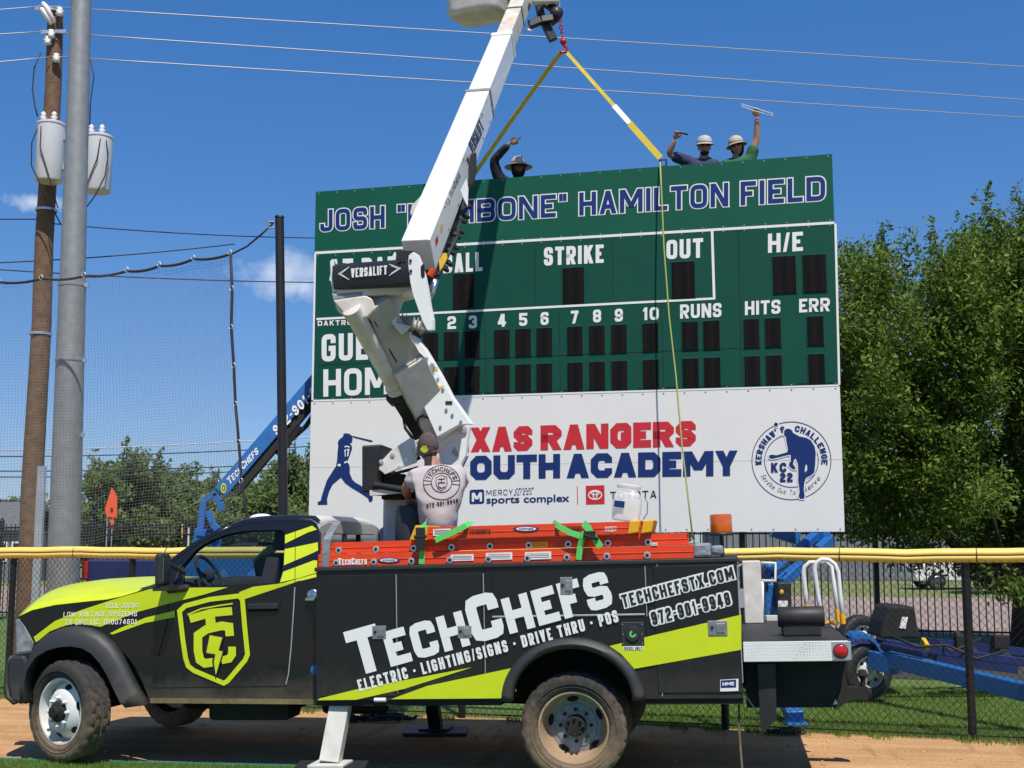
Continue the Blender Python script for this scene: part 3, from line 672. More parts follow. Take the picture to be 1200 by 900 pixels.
bm = B(); sec = [(.066*math.cos(a), .066*math.sin(a)) for a in [R(-84 + i*(348/13)) for i in range(14)]]
ss = [S0 + i*(S1-S0)/70 for i in range(71)]; prev = None
for i, s in enumerate(ss):
    wob = .006*math.sin(i*.9) + .004*math.sin(i*2.3); sag = FH-.055+wob
    ring = [bm.verts.new(fl(s, .03 + .9*b_ * (1 if True else 0), sag + a_)) for a_, b_ in sec]
    if prev:
        for j in range(13): bm.faces.new((prev[j], prev[j+1], ring[j+1], ring[j]))
    prev = ring
cap = obj('top_cap', bm, M['yellow_cap'], cf, smooth=True); sm = cap.modifiers.new('solid', 'SOLIDIFY'); sm.thickness = .006
bm = B()
for k in range(14):
    s = S0 + .5 + k*1.22; tube(bm, [fl(s, .03 + .066*math.sin(R(a)), FH-.055+.068*math.cos(R(a))) for a in range(-150, 151, 20)], .004, 5)
obj('cap_ties', bm, M['wire_dark'], cf)

# ------------------------------------------------------------------ netting, poles
NO = .12
def npx(px, py): return hit(px, py, FP + FN*NO, FN)
pt_net = empty('net_post', npx(338, 640) * 1.0, 'tall black steel post holding the corner of the netting, left of the scoreboard', 'post')
b0 = npx(339, 640); b0.z = 0; t0 = npx(327.5, 255); bm = B(); tube(bm, [b0, t0], [.056, .05], 14); obj('shaft', bm, M['black_paint'], pt_net, smooth=True, autosmooth=50)
bm = B(); lathe(bm, [(0, 0), (.056, 0), (.05, .02), (0, .03)], t0, (0, 0, 1), 14); obj('post_cap', bm, M['black_paint'], pt_net)
bm = B(); tube(bm, [t0 + Vector((-.05, 0, -.12)), t0 + Vector((-.13, 0, -.12)), t0 + Vector((-.13, 0, -.05)), t0 + Vector((-.05, 0, -.05))], .01, 6); obj('eye_bolt', bm, M['galv'], pt_net)
top_px = [(-330, 345), (-270, 344), (-210, 343), (-150, 340), (-100, 338), (-50, 334), (0, 331), (50, 327), (100, 324), (150, 318), (188, 312), (228, 304), (271, 298)]
side_px = [(271, 298), (273, 340), (272, 385), (275, 430), (277, 475), (281, 520), (284, 565), (291, 606)]
ne = empty('net', npx(150, 620), 'black square-mesh netting hung on a rope above the left fence', 'netting')
bm = B(); NX, NZ = 164, 88
def ip(pts, f):
    k = f*(len(pts)-1); i = min(int(k), len(pts)-2); g = k-i; return (pts[i][0]*(1-g)+pts[i+1][0]*g, pts[i][1]*(1-g)+pts[i+1][1]*g)
grid = [[None]*(NZ+1) for _ in range(NX+1)]
for i in range(NX+1):
    f = i/NX; tx, ty = ip(top_px, f); bx_ = -335 + f*(291+335); by_ = 640 + 2*math.sin(f*30)
    for j in range(NZ+1):
        g = j/NZ; sx, sy = ip(side_px, g)
        x = tx + (bx_-tx)*g; y = ty + (by_-ty)*g
        x += (sx - (271 + (291-271)*g))*f**3; y += (sy-(298+(606-298)*g))*0 - 34*f**6*g
        w = .035*math.sin(f*7+g*5) + .02*math.sin(f*17-g*9); grid[i][j] = npx(x + .8*math.sin(j*.35+i*.2), y + .5*math.sin(i*.5)) + FN*w
def strand(bm, pts, r):
    pr = None
    for p in pts:
        q = [bm.verts.new(p + o) for o in (FD*r, -FD*(r*.5) + Vector((0, 0, r*.87)), -FD*(r*.5) - Vector((0, 0, r*.87)) - FN*r*.6)]
        if pr:
            for k in range(3): bm.faces.new((pr[k], pr[(k+1) % 3], q[(k+1) % 3], q[k]))
        pr = q
for i in range(NX+1): strand(bm, grid[i], .0014)
for j in range(NZ+1): strand(bm, [grid[i][j] for i in range(NX+1)], .0014)
obj('mesh', bm, M['net'], ne, recalc=False)
tr_ = []
for p, q in zip(top_px[:-1], top_px[1:]):
    for k in range(5): f_ = k/5; tr_.append((p[0]+(q[0]-p[0])*f_, p[1]+(q[1]-p[1])*f_ + 2.6*4*f_*(1-f_)))
tr_.append(top_px[-1]); bm = B(); tube(bm, [npx(*p) - FN*.02 for p in tr_] , .016, 7); obj('top_rope', bm, M['wire_dark'], ne, smooth=True)
bm = B(); tube(bm, [npx(*p) - FN*.02 for p in side_px] + [npx(291, 640)], .017, 7); obj('side_rope', bm, M['wire_dark'], ne, smooth=True)
bm = B(); tube(bm, [npx(271, 298)] + [npx(289, 289), npx(306, 275), npx(320, 262), t0 + Vector((-.1, 0, -.06))], .011, 6); obj('corner_rope', bm, M['wire_dark'], ne)
for p in top_px[1:] + side_px[1:7]:
    bm = B(); tube(bm, [npx(p[0]+2.2*math.cos(a), p[1]-1.5+3*math.sin(a)) - FN*.03 for a in [k*.785 for k in range(8)]], .005, 5, closed=True); obj('carabiner', bm, M['alu'], ne)
# galvanised light pole
LP = at(75, 700, 15.3); LP = Vector((LP.x, 15.3, 0)); 
lp = empty('light_pole', LP, 'thick galvanised steel pole standing in front of the wooden utility pole', 'pole')
bm = B(); LV = lambda z: LP + Vector((-.0145*z, 0, z)); tube(bm, [LV(0), LV(5.05)], [.205, .164], 28); tube(bm, [LV(4.98), LV(10.5)], [.157, .112], 28); obj('shaft', bm, M['galv'], lp, smooth=True, autosmooth=40)
for z in (4.97, 4.02): 
    bm = B(); r = .205-z*.0084; lathe(bm, [(r, 0), (r+.008, .005), (r+.008, .035), (r, .04)], LV(z), (0, 0, 1), 28); obj('band', bm, M['galv'], lp, smooth=True, autosmooth=40)
for z in (4.99, 4.03, 3.1):
    bm = B(); q_ = LV(z); box(bm, (q_.x+.15, 15.26, z-.02), (q_.x+.21, 15.30, z+.03)); obj('clamp', bm, M['alu'], lp)
bm = B(); lathe(bm, [(0, 0), (.33, 0), (.33, .03), (.22, .03)], LP, (0, 0, 1), 28); obj('base_plate', bm, M['galv'], lp)
# wooden utility pole
WY = 20.2; pt = at(66, 14, WY); pb = at(34, 660, WY); k = (pb - pt)/(pb.z-pt.z); wb_ = pt + k*(-pt.z)
up_ = empty('utility_pole', wb_, 'weathered wooden utility pole with its transformers, behind the steel pole', 'utility pole')
bm = B(); tube(bm, [wb_.lerp(pt, i/8) + Vector((.015*math.sin(i*2.1), 0, 0)) for i in range(9)], [.185 - i*.007 for i in range(9)], 18); obj('shaft', bm, M['wood'], up_, smooth=True, autosmooth=50)
bm = B(); a = at(45, 650, WY-.22); b = at(57, 330, WY-.2); box(bm, (a.x-.06, WY-.28, .0), (a.x+.06, WY-.2, 3.0)); obj('conduit', bm, M['alu'], up_)
for px, y0, y1, w, lab in ((57, 139, 216, 33, 'left'), (113.5, 154, 228, 33, 'right')):
    Yt = WY - .38 if lab == 'left' else WY - .15
    a = at(px, y1-3, Yt); b = at(px, y0+5, Yt); r = w*Yt/F/2; c = Vector((a.x, Yt, a.z)); hgt = b.z-a.z
    bm = B(); lathe(bm, [(0, .0), (r*.94, 0), (r, .03), (r, hgt-.06), (r*1.05, hgt-.05), (r*1.05, hgt-.02), (r*.9, hgt), (0, hgt+.03)], c, (0, 0, 1), 28); tk = obj('transformer', bm, M['porcelain'], up_, smooth=True, autosmooth=35)
    for k_, dx in enumerate((-.12, .06)):
        bm = B(); q = c + Vector((dx, -.05, hgt)); lathe(bm, [(.02, 0), (.06, .02), (.03, .05), (.06, .08), (.025, .11), (.05, .14), (.02, .17), (0, .18)], q, (0, 0, 1), 12); obj('bushing', bm, M['sign_white'], tk, smooth=True)
    bm = B(); box(bm, (c.x + (r if lab == 'left' else -r-.12), Yt-.05, c.z+.2), (c.x + (r+.1 if lab == 'left' else -r), Yt+.15, c.z+.28)); box(bm, (c.x + (r if lab == 'left' else -r-.12), Yt-.05, c.z+hgt-.3), (c.x + (r+.1 if lab == 'left' else -r), Yt+.15, c.z+hgt-.22)); obj('bracket', bm, M['alu'], tk)
    bm = B(); dx = -1 if lab == 'left' else 1
    tube(bm, [c + Vector((dx*r*.7, -r*.6, hgt-.1)), c + Vector((dx*r*1.02, -r*.9, hgt*.6)), c + Vector((dx*r*.9, -r*1.05, .2)), c + Vector((dx*r*.2, -r*.9, -.12)), c + Vector((-dx*r*1.2, -.1, -.75 if lab == 'left' else -.5))], .011, 6)
    tube(bm, [c + Vector((dx*r*.4, -r*.9, hgt-.12)), c + Vector((dx*r*.3, -r*1.15, hgt*.5)), c + Vector((-dx*r*.3, -r*1.1, .1)), c + Vector((-dx*r*1.1, -.2, -.5))], .010, 6)
    obj('cable', bm, M['wire_dark'], tk, smooth=True)
for pts in ([(60, 28), (50, 12), (46, 8)], [(64, 26), (54, 8), (50, 3)]):
    bm = B(); tube(bm, [at(*p, WY-.2) for p in pts], [.03, .045, .03], 8); obj('cutout_fuse', bm, M['sign_white'], up_, smooth=True)
for px, py in ((70, 14), (60, 40), (56, 48), (66, 68)):
    bm = B(); q = at(px, py, WY-.18); lathe(bm, [(.02, -.08), (.07, -.04), (.03, -.02), (.07, .02), (.03, .04), (.05, .07), (0, .09)], q, (0, 0, 1), 12); obj('insulator', bm, M['sign_white'], up_, smooth=True)
bm = B(); beam(bm, at(42, 10, WY-.12), at(72, 10, WY-.12), .07, .07); obj('bracket_arm', bm, M['alu'], up_); bm = B(); beam(bm, at(48, 38, WY-.12), at(78, 37, WY-.12), .06, .06); obj('bracket_arm', bm, M['alu'], up_)
bm = B(); tube(bm, [at(48, 62, WY-.2), at(40, 80, WY-.25), at(38, 105, WY-.3), at(41, 125, WY-.35), at(44, 136, WY-.38)], .012, 6); obj('drop_lead', bm, M['wire_dark'], up_, smooth=True); bm = B(); tube(bm, [at(106, 70, WY-.1), at(110, 90, WY-.1), at(106, 120, WY-.1), at(105, 150, WY-.1)], .010, 6); obj('drop_lead', bm, M['wire_dark'], up_, smooth=True)
bm = B(); rr = .182
for zc in (5.2, 7.3): lathe(bm, [(rr-.01, -.02), (rr, -.02), (rr, .02), (rr-.01, .02)], wb_ + k*zc, (0, 0, 1), 18, close=True)
obj('pole_band', bm, M['alu'], up_)
# overhead lines
def lineobj(name, a, b, sag, r, m, label, group):
    if a.x < -7 and 'left' in label: a = b + (a-b)*7
    elif b.x > 8: b = a + (b-a)*1.7
    bm = B(); tube(bm, catenary(a, b, sag, 24), r, 5); tag(obj(name, bm, m, smooth=True), label, 'wire', group)
G1 = 'overhead power lines'
for nm, l0, l1, r0, r1 in (('topmost', (-30, 13.5), (52, 7), (60, 8), (1260, 83)), ('middle', (-30, 41.5), (50, 37), (60, 38), (1260, 122)), ('lowest', (-30, 75), (58, 67), (62, 66), (1260, 142.5))):
    lineobj('power_line', at(*l0, WY-.8), at(*l1, WY-.2), .01, .0105, M['wire_light'], f'{nm} of the three bright power lines, short stretch left of the wooden pole', G1)
    lineobj('power_line', at(*r0, WY-.2), at(*r1, 26), -.02, .0115, M['wire_light'], f'{nm} of the three bright power lines crossing the sky to the right', G1)
G2 = 'low service cables'
cab_ = [((-30, 255), (52, 257), WY, 'black twisted cable left of the wooden pole'), ((60, 262), (372, 279), WY+1, 'black twisted cable running from the wooden pole towards the scoreboard'),
        ((-30, 309), (275, 286), WY, 'thin grey cable rising towards the top of the net'), ((-30, 314), (372, 331), WY+1.5, 'thin black cable just above the net rope')]
for a, b, Y, lb in cab_: lineobj('service_cable', at(*a, Y), at(*b, Y+2), .05, .011, M['wire_dark'], lb, G2)
for (ya, yb), lb in zip(((528, 508), (535, 520), (552, 539), (559, 545)), ('topmost', 'second from the top', 'third from the top', 'lowest')):
    lineobj('distant_line', at(-30, ya, 38), at(420, yb-1, 40), .12, .018, M['wire_dark'] if ya > 530 else M['wire_light'], f'{lb} of the four distant lines behind the net', 'distant lines behind the net')
# road works sign and barricade in the distance
sg = empty('road_work_sign', at(130, 636, 40) * Vector((1, 1, 0)) if False else (at(130, 636, 40).x, 40, .0), 'orange diamond roll-up road work sign seen nearly edge-on', 'sign')
bm = B(); prism(bm, [at(131, 571, 40), at(137, 582, 40), at(137, 606, 40), at(125, 606, 40), at(123, 596, 40)], (0, .02, 0)); obj('panel', bm, M['orange_sign'], sg)
bm = B(); prism(bm, [at(128, 609, 40.05), at(134, 609, 40.05), at(133, 622, 40.05)], (0, .02, 0)); obj('lower_panel', bm, M['orange_sign'], sg)
for px in (126, 132):
    bm = B(); a = at(px, 606, 40.1); b = at(px-.5, 636, 40.1); tube(bm, [a, Vector((b.x, 40.1, 0))], .03, 6); obj('leg', bm, M['alu'], sg)
bm = B(); c = at(131, 597, 39.97); lathe(bm, [(0, 0), (.045, .004), (.05, .01)], c, (0, -1, 0), 12); obj('mark', bm, M['black_ink'], sg)
ys = empty('utility_marker', (at(217, 640, 38).x, 38, 0), 'yellow marker box on a post beyond the net', 'marker')
bm = B(); a = at(213, 630, 38); b = at(218.5, 614, 38); box(bm, (a.x, 37.95, a.z), (b.x, 38.1, b.z)); obj('box', bm, M['yellow_sign'], ys, bevel=.01)
bm = B(); a = at(220, 640, 38); box(bm, (a.x-.03, 38, 0), (a.x+.03, 38.06, 2.25)); obj('post', bm, M['white_worn'], ys)
bm = B(); a = at(215.5, 640, 38); box(bm, (a.x-.05, 38.0, 0), (a.x+.05, 38.08, 1.95)); obj('post', bm, M['wall_tan'], ys)

# =================================================================== SCOREBOARD
AY = R(14.1); SU = Vector((math.cos(AY), -math.sin(AY), 0)); SN = Vector((-math.sin(AY), -math.cos(AY), 0)); SP = at(672, 400, 15.5)
def sbp(a, z, off=0): return SP + SU*a + Vector((0, 0, z-SP.z)) + SN*off
def ab(px, py): p = hit(px, py, SP, SN); return (p-SP).dot(SU), p.z
def surfS(px, py, off): return hit(px, py, SP, SN) + SN*off
aL = (ab(369, 240)[0] + ab(366, 440)[0])/2; aR = (ab(976.5, 210)[0] + ab(983, 430)[0])/2
zT = (ab(370, 225)[1] + ab(975, 180)[1])/2; zM = (ab(368, 297)[1] + ab(978, 261)[1])/2; zG = (ab(365, 470.5)[1] + ab(984, 452)[1])/2; zB = ab(990, 623)[1]
sb = empty('scoreboard', sbp((aL+aR)/2, 0, -.3), 'green baseball scoreboard above a white sponsor panel, hung from yellow slings', 'scoreboard')
def rect(name, a0, a1, z0, z1, f, b, m, bevel=.006, par=None):
    bm = B(); prism(bm, [sbp(a0, z0, f), sbp(a1, z0, f), sbp(a1, z1, f), sbp(a0, z1, f)], SN*(b-f)); return obj(name, bm, m, par or sb, bevel=bevel)
g = .004
rect('name_panel', aL, aR, zM+g, zT, 0, -.20, M['green_panel'])
rect('main_panel', aL, aR, zG+g, zM-g, .0, -.22, M['green_panel2'])
sL = ab(361.8, 600)[0]; sR = (ab(984.5, 470)[0] + ab(990, 620)[0])/2
zS = ab(700, 543)[1]
rect('sponsor_panel', sL, sR, zS+.0015, zG-g, .0, -.12, M['sign_white'], .003); rect('sponsor_panel', sL, sR, zB, zS-.0015, .0, -.12, M['sign_white'], .003)
for px in (520, 690):
    a = ab(px, 600)[0]; bm = B()
    for d0, d1, w in ((-.24, -.255, .09), (-.255, -.385, .012), (-.385, -.40, .09)): prism(bm, [sbp(a-w, 0, d0), sbp(a+w, 0, d0), sbp(a+w, zT-.3, d0), sbp(a-w, zT-.3, d0)], SN*(d1-d0))
    obj('support_beam', bm, M['black_paint'], sb)
# white rules
bm = B(); o = .003
def lz(p, q, w): line(bm, [p, q], w, surfS, o)
line(bm, [(369, 296.5), (977.5, 261)], 3, surfS, o); line(bm, [(979, 262), (983.5, 451)], 2.6, surfS, o+.0004); line(bm, [(369.5, 297.5), (366.2, 469)], 2.2, surfS, o+.0004); line(bm, [(367, 469.6), (983, 451.6)], 2, surfS, o+.0008)
line(bm, [(834.5, 270.8), (837, 350.5)], 3, surfS, o+.0012); line(bm, [(837.8, 349.8), (371, 374)], 2.6, surfS, o+.0016)
obj('white_border', bm, M['white_vinyl'], sb)
bm = B()
for x0, y0, x1, y1 in ((626, 283, 627.5, 352), (717.5, 280, 718.5, 350), (865, 270, 869, 453), (775, 355, 778, 455), (568, 372, 570, 462), (655, 367, 657, 458), (504, 300, 506, 366)): line(bm, [(x0, y0), (x1, y1)], .7, surfS, .0015)
line(bm, [(372, 428), (868, 408)], .7, surfS, .0018)
obj('panel_seams', bm, M['dark'], sb)
# name lettering: white outline with a navy face
def lin(p, q): return lambda x: p[1] + (q[1]-p[1])*(x-p[0])/(q[0]-p[0])
bl_, tp_ = lin((375, 271.5), (967, 234.5)), lin((375, 246.5), (967, 206.5))
for w, x0, x1 in (('JOSH', 375.5, 451), ('"HAMBONE"', 466, 664), ('HAMILTON', 679, 853.5), ('FIELD', 868, 967)):
    q = [(x0, bl_(x0)), (x1, bl_(x1)), (x1, tp_(x1)), (x0, tp_(x0))]
    bmw, bmn = B(), B(); letters(bmw, w, q, surfS, .003, t=.185, r=.26, k=4, gap=.15, grow=.05); letters(bmn, w, q, surfS, .0065, t=.185, r=.26, k=4, gap=.15)
    ol = obj('name_lettering', bmw, M['white_vinyl'], sb); obj('letter_face', bmn, M['navy2'], ol)
def word(w, x0, x1, yb0, yb1, yt0, yt1, t=.2, k=3, r=.24, gap=.12, b=None, nm='score_lettering', m='white_vinyl', **kw):
    bb = b or B(); letters(bb, w, [(x0, yb0), (x1, yb1), (x1, yt1), (x0, yt0)], surfS, .004, t=t, k=k, r=r, gap=gap, **kw)
    if b is None: obj(nm, bb, M[m], sb)
word('AT', 386, 414, 329, 328, 304, 303); word('-', 416, 422, 328, 327.5, 303, 302.5); word('BAT', 424, 466, 327.5, 325, 302.5, 300)
word('BALL', 519.5, 565.5, 320.5, 317.5, 298, 295); word('STRIKE', 637.5, 707.5, 311.5, 308, 290, 286.5); word('OUT', 781, 824, 304, 302, 281.5, 279); word('H/E', 900, 941, 296.5, 294, 274, 271.5)
word('RUNS', 797, 845.5, 373.5, 371.5, 357, 355); word('HITS', 873, 914.5, 369.5, 367.5, 353.2, 351.2); word('ERR', 936.5, 972.5, 366.3, 364.7, 350.4, 348.9)
word('GUEST', 377, 470, 424, 419.5, 392, 387.5, t=.19); word('HOME', 379, 477, 465, 461, 433, 429, t=.19)
word('DAKTRONICS', 372.5, 436, 382, 380, 376, 374, t=.24, gap=.3)
for d, x0, x1, yb in (('1', 500, 506, 387), ('2', 524.5, 534.5, 385.8), ('3', 549.5, 559, 385), ('4', 583.5, 593, 383.2), ('5', 608.5, 618, 382), ('6', 633.5, 643, 381), ('7', 669, 678, 379.3), ('8', 695, 704.5, 378), ('9', 720.5, 730, 377), ('10', 753, 772, 375.3)): word(d, x0, x1, yb, yb-.4, yb-15, yb-15.4, t=.22)
# LED digit boards
def digit(px0, px1, z0, z1):
    a0, a1 = ab(px0, 400)[0], ab(px1, 400)[0]
    bm = B(); prism(bm, [sbp(a0-.012, z0-.012, .002), sbp(a1+.012, z0-.012, .002), sbp(a1+.012, z1+.012, .002), sbp(a0-.012, z1+.012, .002)], SN*.006); f = obj('digit_display', bm, M['green_panel2'], sb, bevel=.003)
    bm = B(); prism(bm, [sbp(a0, z0, .009), sbp(a1, z0, .009), sbp(a1, z1, .009), sbp(a0, z1, .009)], SN*.005); obj('led_face', bm, M['led'], f, bevel=.002)
zA1 = ab(672, 314)[1]; zA0 = ab(672, 355.5)[1]
for x0, x1 in ((400, 424), (428, 452), (531, 555), (660, 685), (788.5, 815.5), (908, 935), (943.5, 971)): digit(x0, x1, zA0, zA1)
zg1, zg0 = ab(674, 383)[1], ab(674, 415.3)[1]; zh1, zh0 = ab(674, 425)[1], ab(674, 457.6)[1]
for x0, x1 in ((496, 514), (520.5, 538), (545, 562.5), (579.5, 597.5), (604.3, 622.3), (629, 647), (665, 682.7), (690.7, 708.6), (716.5, 734.5), (753.3, 771.6), (799.5, 818.2), (824.5, 843.5), (872, 890), (897, 915.5), (946.5, 965.5)):
    digit(x0, x1, zg0, zg1); digit(x0, x1, zh0, zh1)
# sponsor lettering
for a_ in (('TEXAS', 506, 624, 531, 528, 502.5, 499), ('RANGERS', 633.5, 815.5, 527.7, 522.8, 498.6, 493)): word(*a_, t=.30, k=1, r=.16, gap=.07, nm='red_lettering', m='red_ink')
for a_ in (('YOUTH', 524, 656.5, 563, 560.3, 535, 531.8), ('ACADEMY', 664, 864.5, 560.4, 557.5, 532, 527.8)): word(*a_, t=.30, k=1, r=.16, gap=.07, nm='navy_lettering', m='navy')
bm = B(); flat(bm, [(551.5, 590.8), (566, 590.3), (567.6, 588.5), (567.4, 575), (565.8, 573.4), (552, 574), (550.4, 575.6), (550.2, 589)], surfS, .003); mq = obj('square_emblem', bm, M['navy'], sb)
bm = B(); word('M', 553, 565, 588, 587.6, 577.5, 577, t=.26, gap=0, b=bm); 
for x in (554.2, 556, 562, 563.8): flat(bm, [(x, 584), (x+.7, 584), (x+.7, 583.3), (x, 583.3)], surfS, .0065)
obj('emblem_letter', bm, M['white_vinyl'], mq)
bm = B(); word('MERCY', 570, 601, 580.7, 580, 574.4, 573.5, t=.11, gap=.28, b=bm); bfont(bm, 'street', [(602, 581), (624.5, 579.5), (626, 570), (603.5, 571)], surfS, .004, bold=-.012, shear=.45)
obj('mercy_lettering', bm, M['navy'], sb)
bm = B(); bfont(bm, 'sports complex', [(570, 590), (667.5, 587.5), (667.5, 581), (570, 583.5)], surfS, .004, bold=.022, ylo=0, yhi=.54); obj('complex_lettering', bm, M['navy'], sb)
bm = B(); line(bm, [(676.5, 570), (677, 591.5)], .9, surfS, .003); obj('divider', bm, M['red_ink'], sb)
bm = B(); flat(bm, [(686.8, 591.3), (708.6, 590.7), (708.3, 568.6), (686.5, 569.3)], surfS, .003); sq = obj('red_emblem', bm, M['red_ink'], sb)
bm = B()
def ell(bm, cx, cy, rx, ry, wd, off, n=28): line(bm, [(cx+rx*math.cos(2*math.pi*i/n), cy+ry*math.sin(2*math.pi*i/n)) for i in range(n)], wd, surfS, off, closed=True)
ell(bm, 697.5, 580, 7.6, 5.2, 1.3, .006); ell(bm, 697.5, 577.8, 4.6, 2.1, 1.2, .0064); ell(bm, 697.5, 580, 2.2, 4.6, 1.1, .0068)
obj('emblem_ovals', bm, M['white_vinyl'], sq)
word('TOYOTA', 715, 769.5, 585.3, 583.7, 576.3, 574.7, t=.15, k=4, r=.35, gap=.22, nm='black_lettering', m='black_ink')
# batter silhouette
z1 = lambda s: zpts(s, 370, 480, 7.5)
bm = B(); flat(bm, z1('245,212 268,207 300,214 320,232 325,262 318,290 300,302 318,318 320,345 300,405 285,440 278,462 292,480 300,505 300,560 322,615 345,638 405,672 440,715 470,740 500,737 502,790 490,812 470,812 462,782 405,742 318,690 262,650 222,598 148,660 118,722 100,790 104,836 20,838 18,812 45,800 52,765 75,690 100,620 150,540 180,495 188,440 192,380 198,320 194,290 205,265 240,238'), surfS, .003); 
flat(bm, z1('318,230 340,234 500,272 500,284 480,284 330,245'), surfS, .0035); bt = obj('batter_silhouette', bm, M['navy'], sb)
bm = B(); word('17', *[p for p in (403.4, 409.6)], 535.2, 534.4, 526.5, 526, t=.26, gap=.1, b=bm); flat(bm, z1('192,486 205,474 222,482 218,498 198,498'), surfS, .006); flat(bm, z1('250,462 278,448 280,462 255,474'), surfS, .006); line(bm, z1('255,328 275,322 300,330'), 1.4, surfS, .006)
obj('white_details', bm, M['white_vinyl'], bt)
# round challenge emblem with a pitcher
zk = lambda s: zpts(s, 870, 480, 7.5); cx, cy = 927.5, 540
bm = B(); ell(bm, cx, cy, 46.3, 45.6, .9, .003, 72); obj('emblem_ring', bm, M['navy'], sb); bm = B(); ell(bm, cx, cy, 31.5, 31, .8, .0034, 60)
def arc_text(bm, s, r, th, a0, a1, up=True, fn=None, ht=7.4):
    """letters along a circle; angles in degrees, 90 = top"""
    n = len(s)
    for i, c in enumerate(s):
        if c == ' ': continue
        am = R(a0 + (a1-a0)*(i+.5)/n); da = abs(R(a1-a0))/n*.40
        ri, ro = (r, r+ht) if up else (r+ht, r)
        sgn = 1 if up else -1
        def pt(rad, a): return (cx + rad*math.cos(a), cy - rad*math.sin(a)*.985)
        q = [pt(ri, am+sgn*da), pt(ri, am-sgn*da), pt(ro, am-sgn*da), pt(ro, am+sgn*da)]
        if fn: bfont(bm, c, q, surfS, .004, bold=-.006, shear=.25, ylo=-.2, yhi=.75)
        else: letters(bm, c, q, surfS, .004, t=.24, k=1, r=.2)
arc_text(bm, "KERSHAW'S", 35, 7, 188, 101); arc_text(bm, 'CHALLENGE', 35, 7, 85, -8)
arc_text(bm, 'Strike Out To', 34, 7, 206, 278, False, fn=True, ht=8); arc_text(bm, 'Serve', 34, 7, 292, 330, False, fn=True, ht=8)
letters(bm, 'KC', [(903.5, 554), (921.5, 553.3), (921.5, 542), (903.5, 542.5)], surfS, .004, t=.26, k=1, gap=.15); letters(bm, '22', [(914, 565), (929, 564.6), (929, 553.8), (914, 554.2)], surfS, .0052, t=.26, k=1, gap=.15)
ring = obj('round_emblem', bm, M['navy'], sb)
bm = B(); pit = '368,185 385,170 415,168 438,185 445,205 500,235 560,248 600,268 635,325 645,380 640,480 632,555 600,580 560,600 545,640 540,700 548,760 540,785 505,785 495,760 503,720 490,620 492,560 488,480 470,430 455,440 445,480 460,500 468,525 440,525 410,495 412,470 425,455 425,400 400,400 300,425 258,435 236,425 234,402 262,396 300,402 392,375 400,350 385,270 382,240 365,225'
pp = zk(pit); flat(bm, pp, surfS, .0075); b2 = obj('pitcher_silhouette', bm, M['navy'], sb)
bm = B(); cxm = sum(p[0] for p in pp)/len(pp); line(bm, pp, 2.6, surfS, .0064, closed=True); flat(bm, zk('560,480 570,500 568,535 552,552 548,535 552,505'), surfS, .0085); flat(bm, zk('280,102 312,104 322,130 314,160 285,160 268,140'), surfS, .0064); obj('white_halo', bm, M['sign_white'], b2)
bm = B(); flat(bm, zk('285,114 306,116 314,132 306,150 286,150 276,134'), surfS, .0075); obj('ball_mark', bm, M['navy'], b2)
bm = B()
for z_ in (zT-.03, zM+.03, zM-.035, zG+.03, zG-.03, zB+.03):
    for i in range(27):
        a_ = aL + .05 + (aR-aL-.1)*i/26; lathe(bm, [(.011, 0), (.008, .004), (0, .005)], sbp(a_, z_, .0005), SN, 8)
obj('rivets', bm, M['hub_grey'], sb)
bm = B()
for i in range(16):
    x = 500 + i*31; y = 466.3 - (x-366)*.0293; line(bm, [(x, y), (x+14, y-.4)], 1.0, surfS, .003)
obj('vent_slots', bm, M['dark'], sb)
for px, py in ((545, 213), (774, 194)):
    a, z = ab(px, py); bm = B(); prism(bm, [sbp(a-.05, zT-.1, -.202), sbp(a+.05, zT-.1, -.202), sbp(a+.03, zT+.07, -.202), sbp(a-.03, zT+.07, -.202)], SN*-.012); obj('lifting_lug', bm, M['black_paint'], sb)

# ------------------------------------------------------------------ slings, hook, tag line
hookp = at(660, 54, 15.55); hr = empty('hoist_line', hookp, 'hoist rope, chain and red hook hanging from the boom tip', 'hoist line')
bm = B(); tube(bm, [at(653, -60, 15.55), at(655, 12, 15.55)], .022, 8); obj('rope', bm, M['wire_light'], hr)
for i in range(8):
    c = at(655.3 + i*.55, 15 + i*4.2, 15.55); rot = (i % 2)*90; bm = B(); e1 = Vector((math.cos(R(rot)), math.sin(R(rot)), 0))
    tube(bm, [c + e1*(.022*math.cos(a)) + Vector((0, 0, .036*math.sin(a))) for a in [q*.785 for q in range(8)]], .0085, 6, closed=True); obj('chain_link', bm, M['red_steel'] if i % 3 else M['chrome'], hr)
bm = B(); tube(bm, [hookp + Vector((.0, 0, .07)), hookp + Vector((0, 0, .02)), hookp + Vector((.05, 0, -.03)), hookp + Vector((.035, 0, -.085)), hookp + Vector((-.02, 0, -.09)), hookp + Vector((-.05, 0, -.05))], [.02, .022, .022, .02, .018, .01], 8); ball(bm, hookp + Vector((0, 0, .06)), .045); obj('hook', bm, M['red_steel'], hr, smooth=True)
def strap3(bm, pts, w, n, th=.004):
    """flat webbing through pts; n = face normal"""
    pts = [Vector(p) for p in pts]; n = Vector(n)
    pr = None
    for i, p in enumerate(pts):
        t = (pts[min(i+1, len(pts)-1)] - pts[max(i-1, 0)]).normalized(); s = t.cross(n).normalized(); m_ = s.cross(t).normalized()
        q = [bm.verts.new(p + s*(sx*w/2) + m_*(sy*th/2)) for sx, sy in ((-1, -1), (1, -1), (1, 1), (-1, 1))]
        if pr:
            for k in range(4): bm.faces.new((pr[k], pr[(k+1) % 4], q[(k+1) % 4], q[k]))
        else: bm.faces.new(q[::-1])
        pr = q
    bm.faces.new(pr)
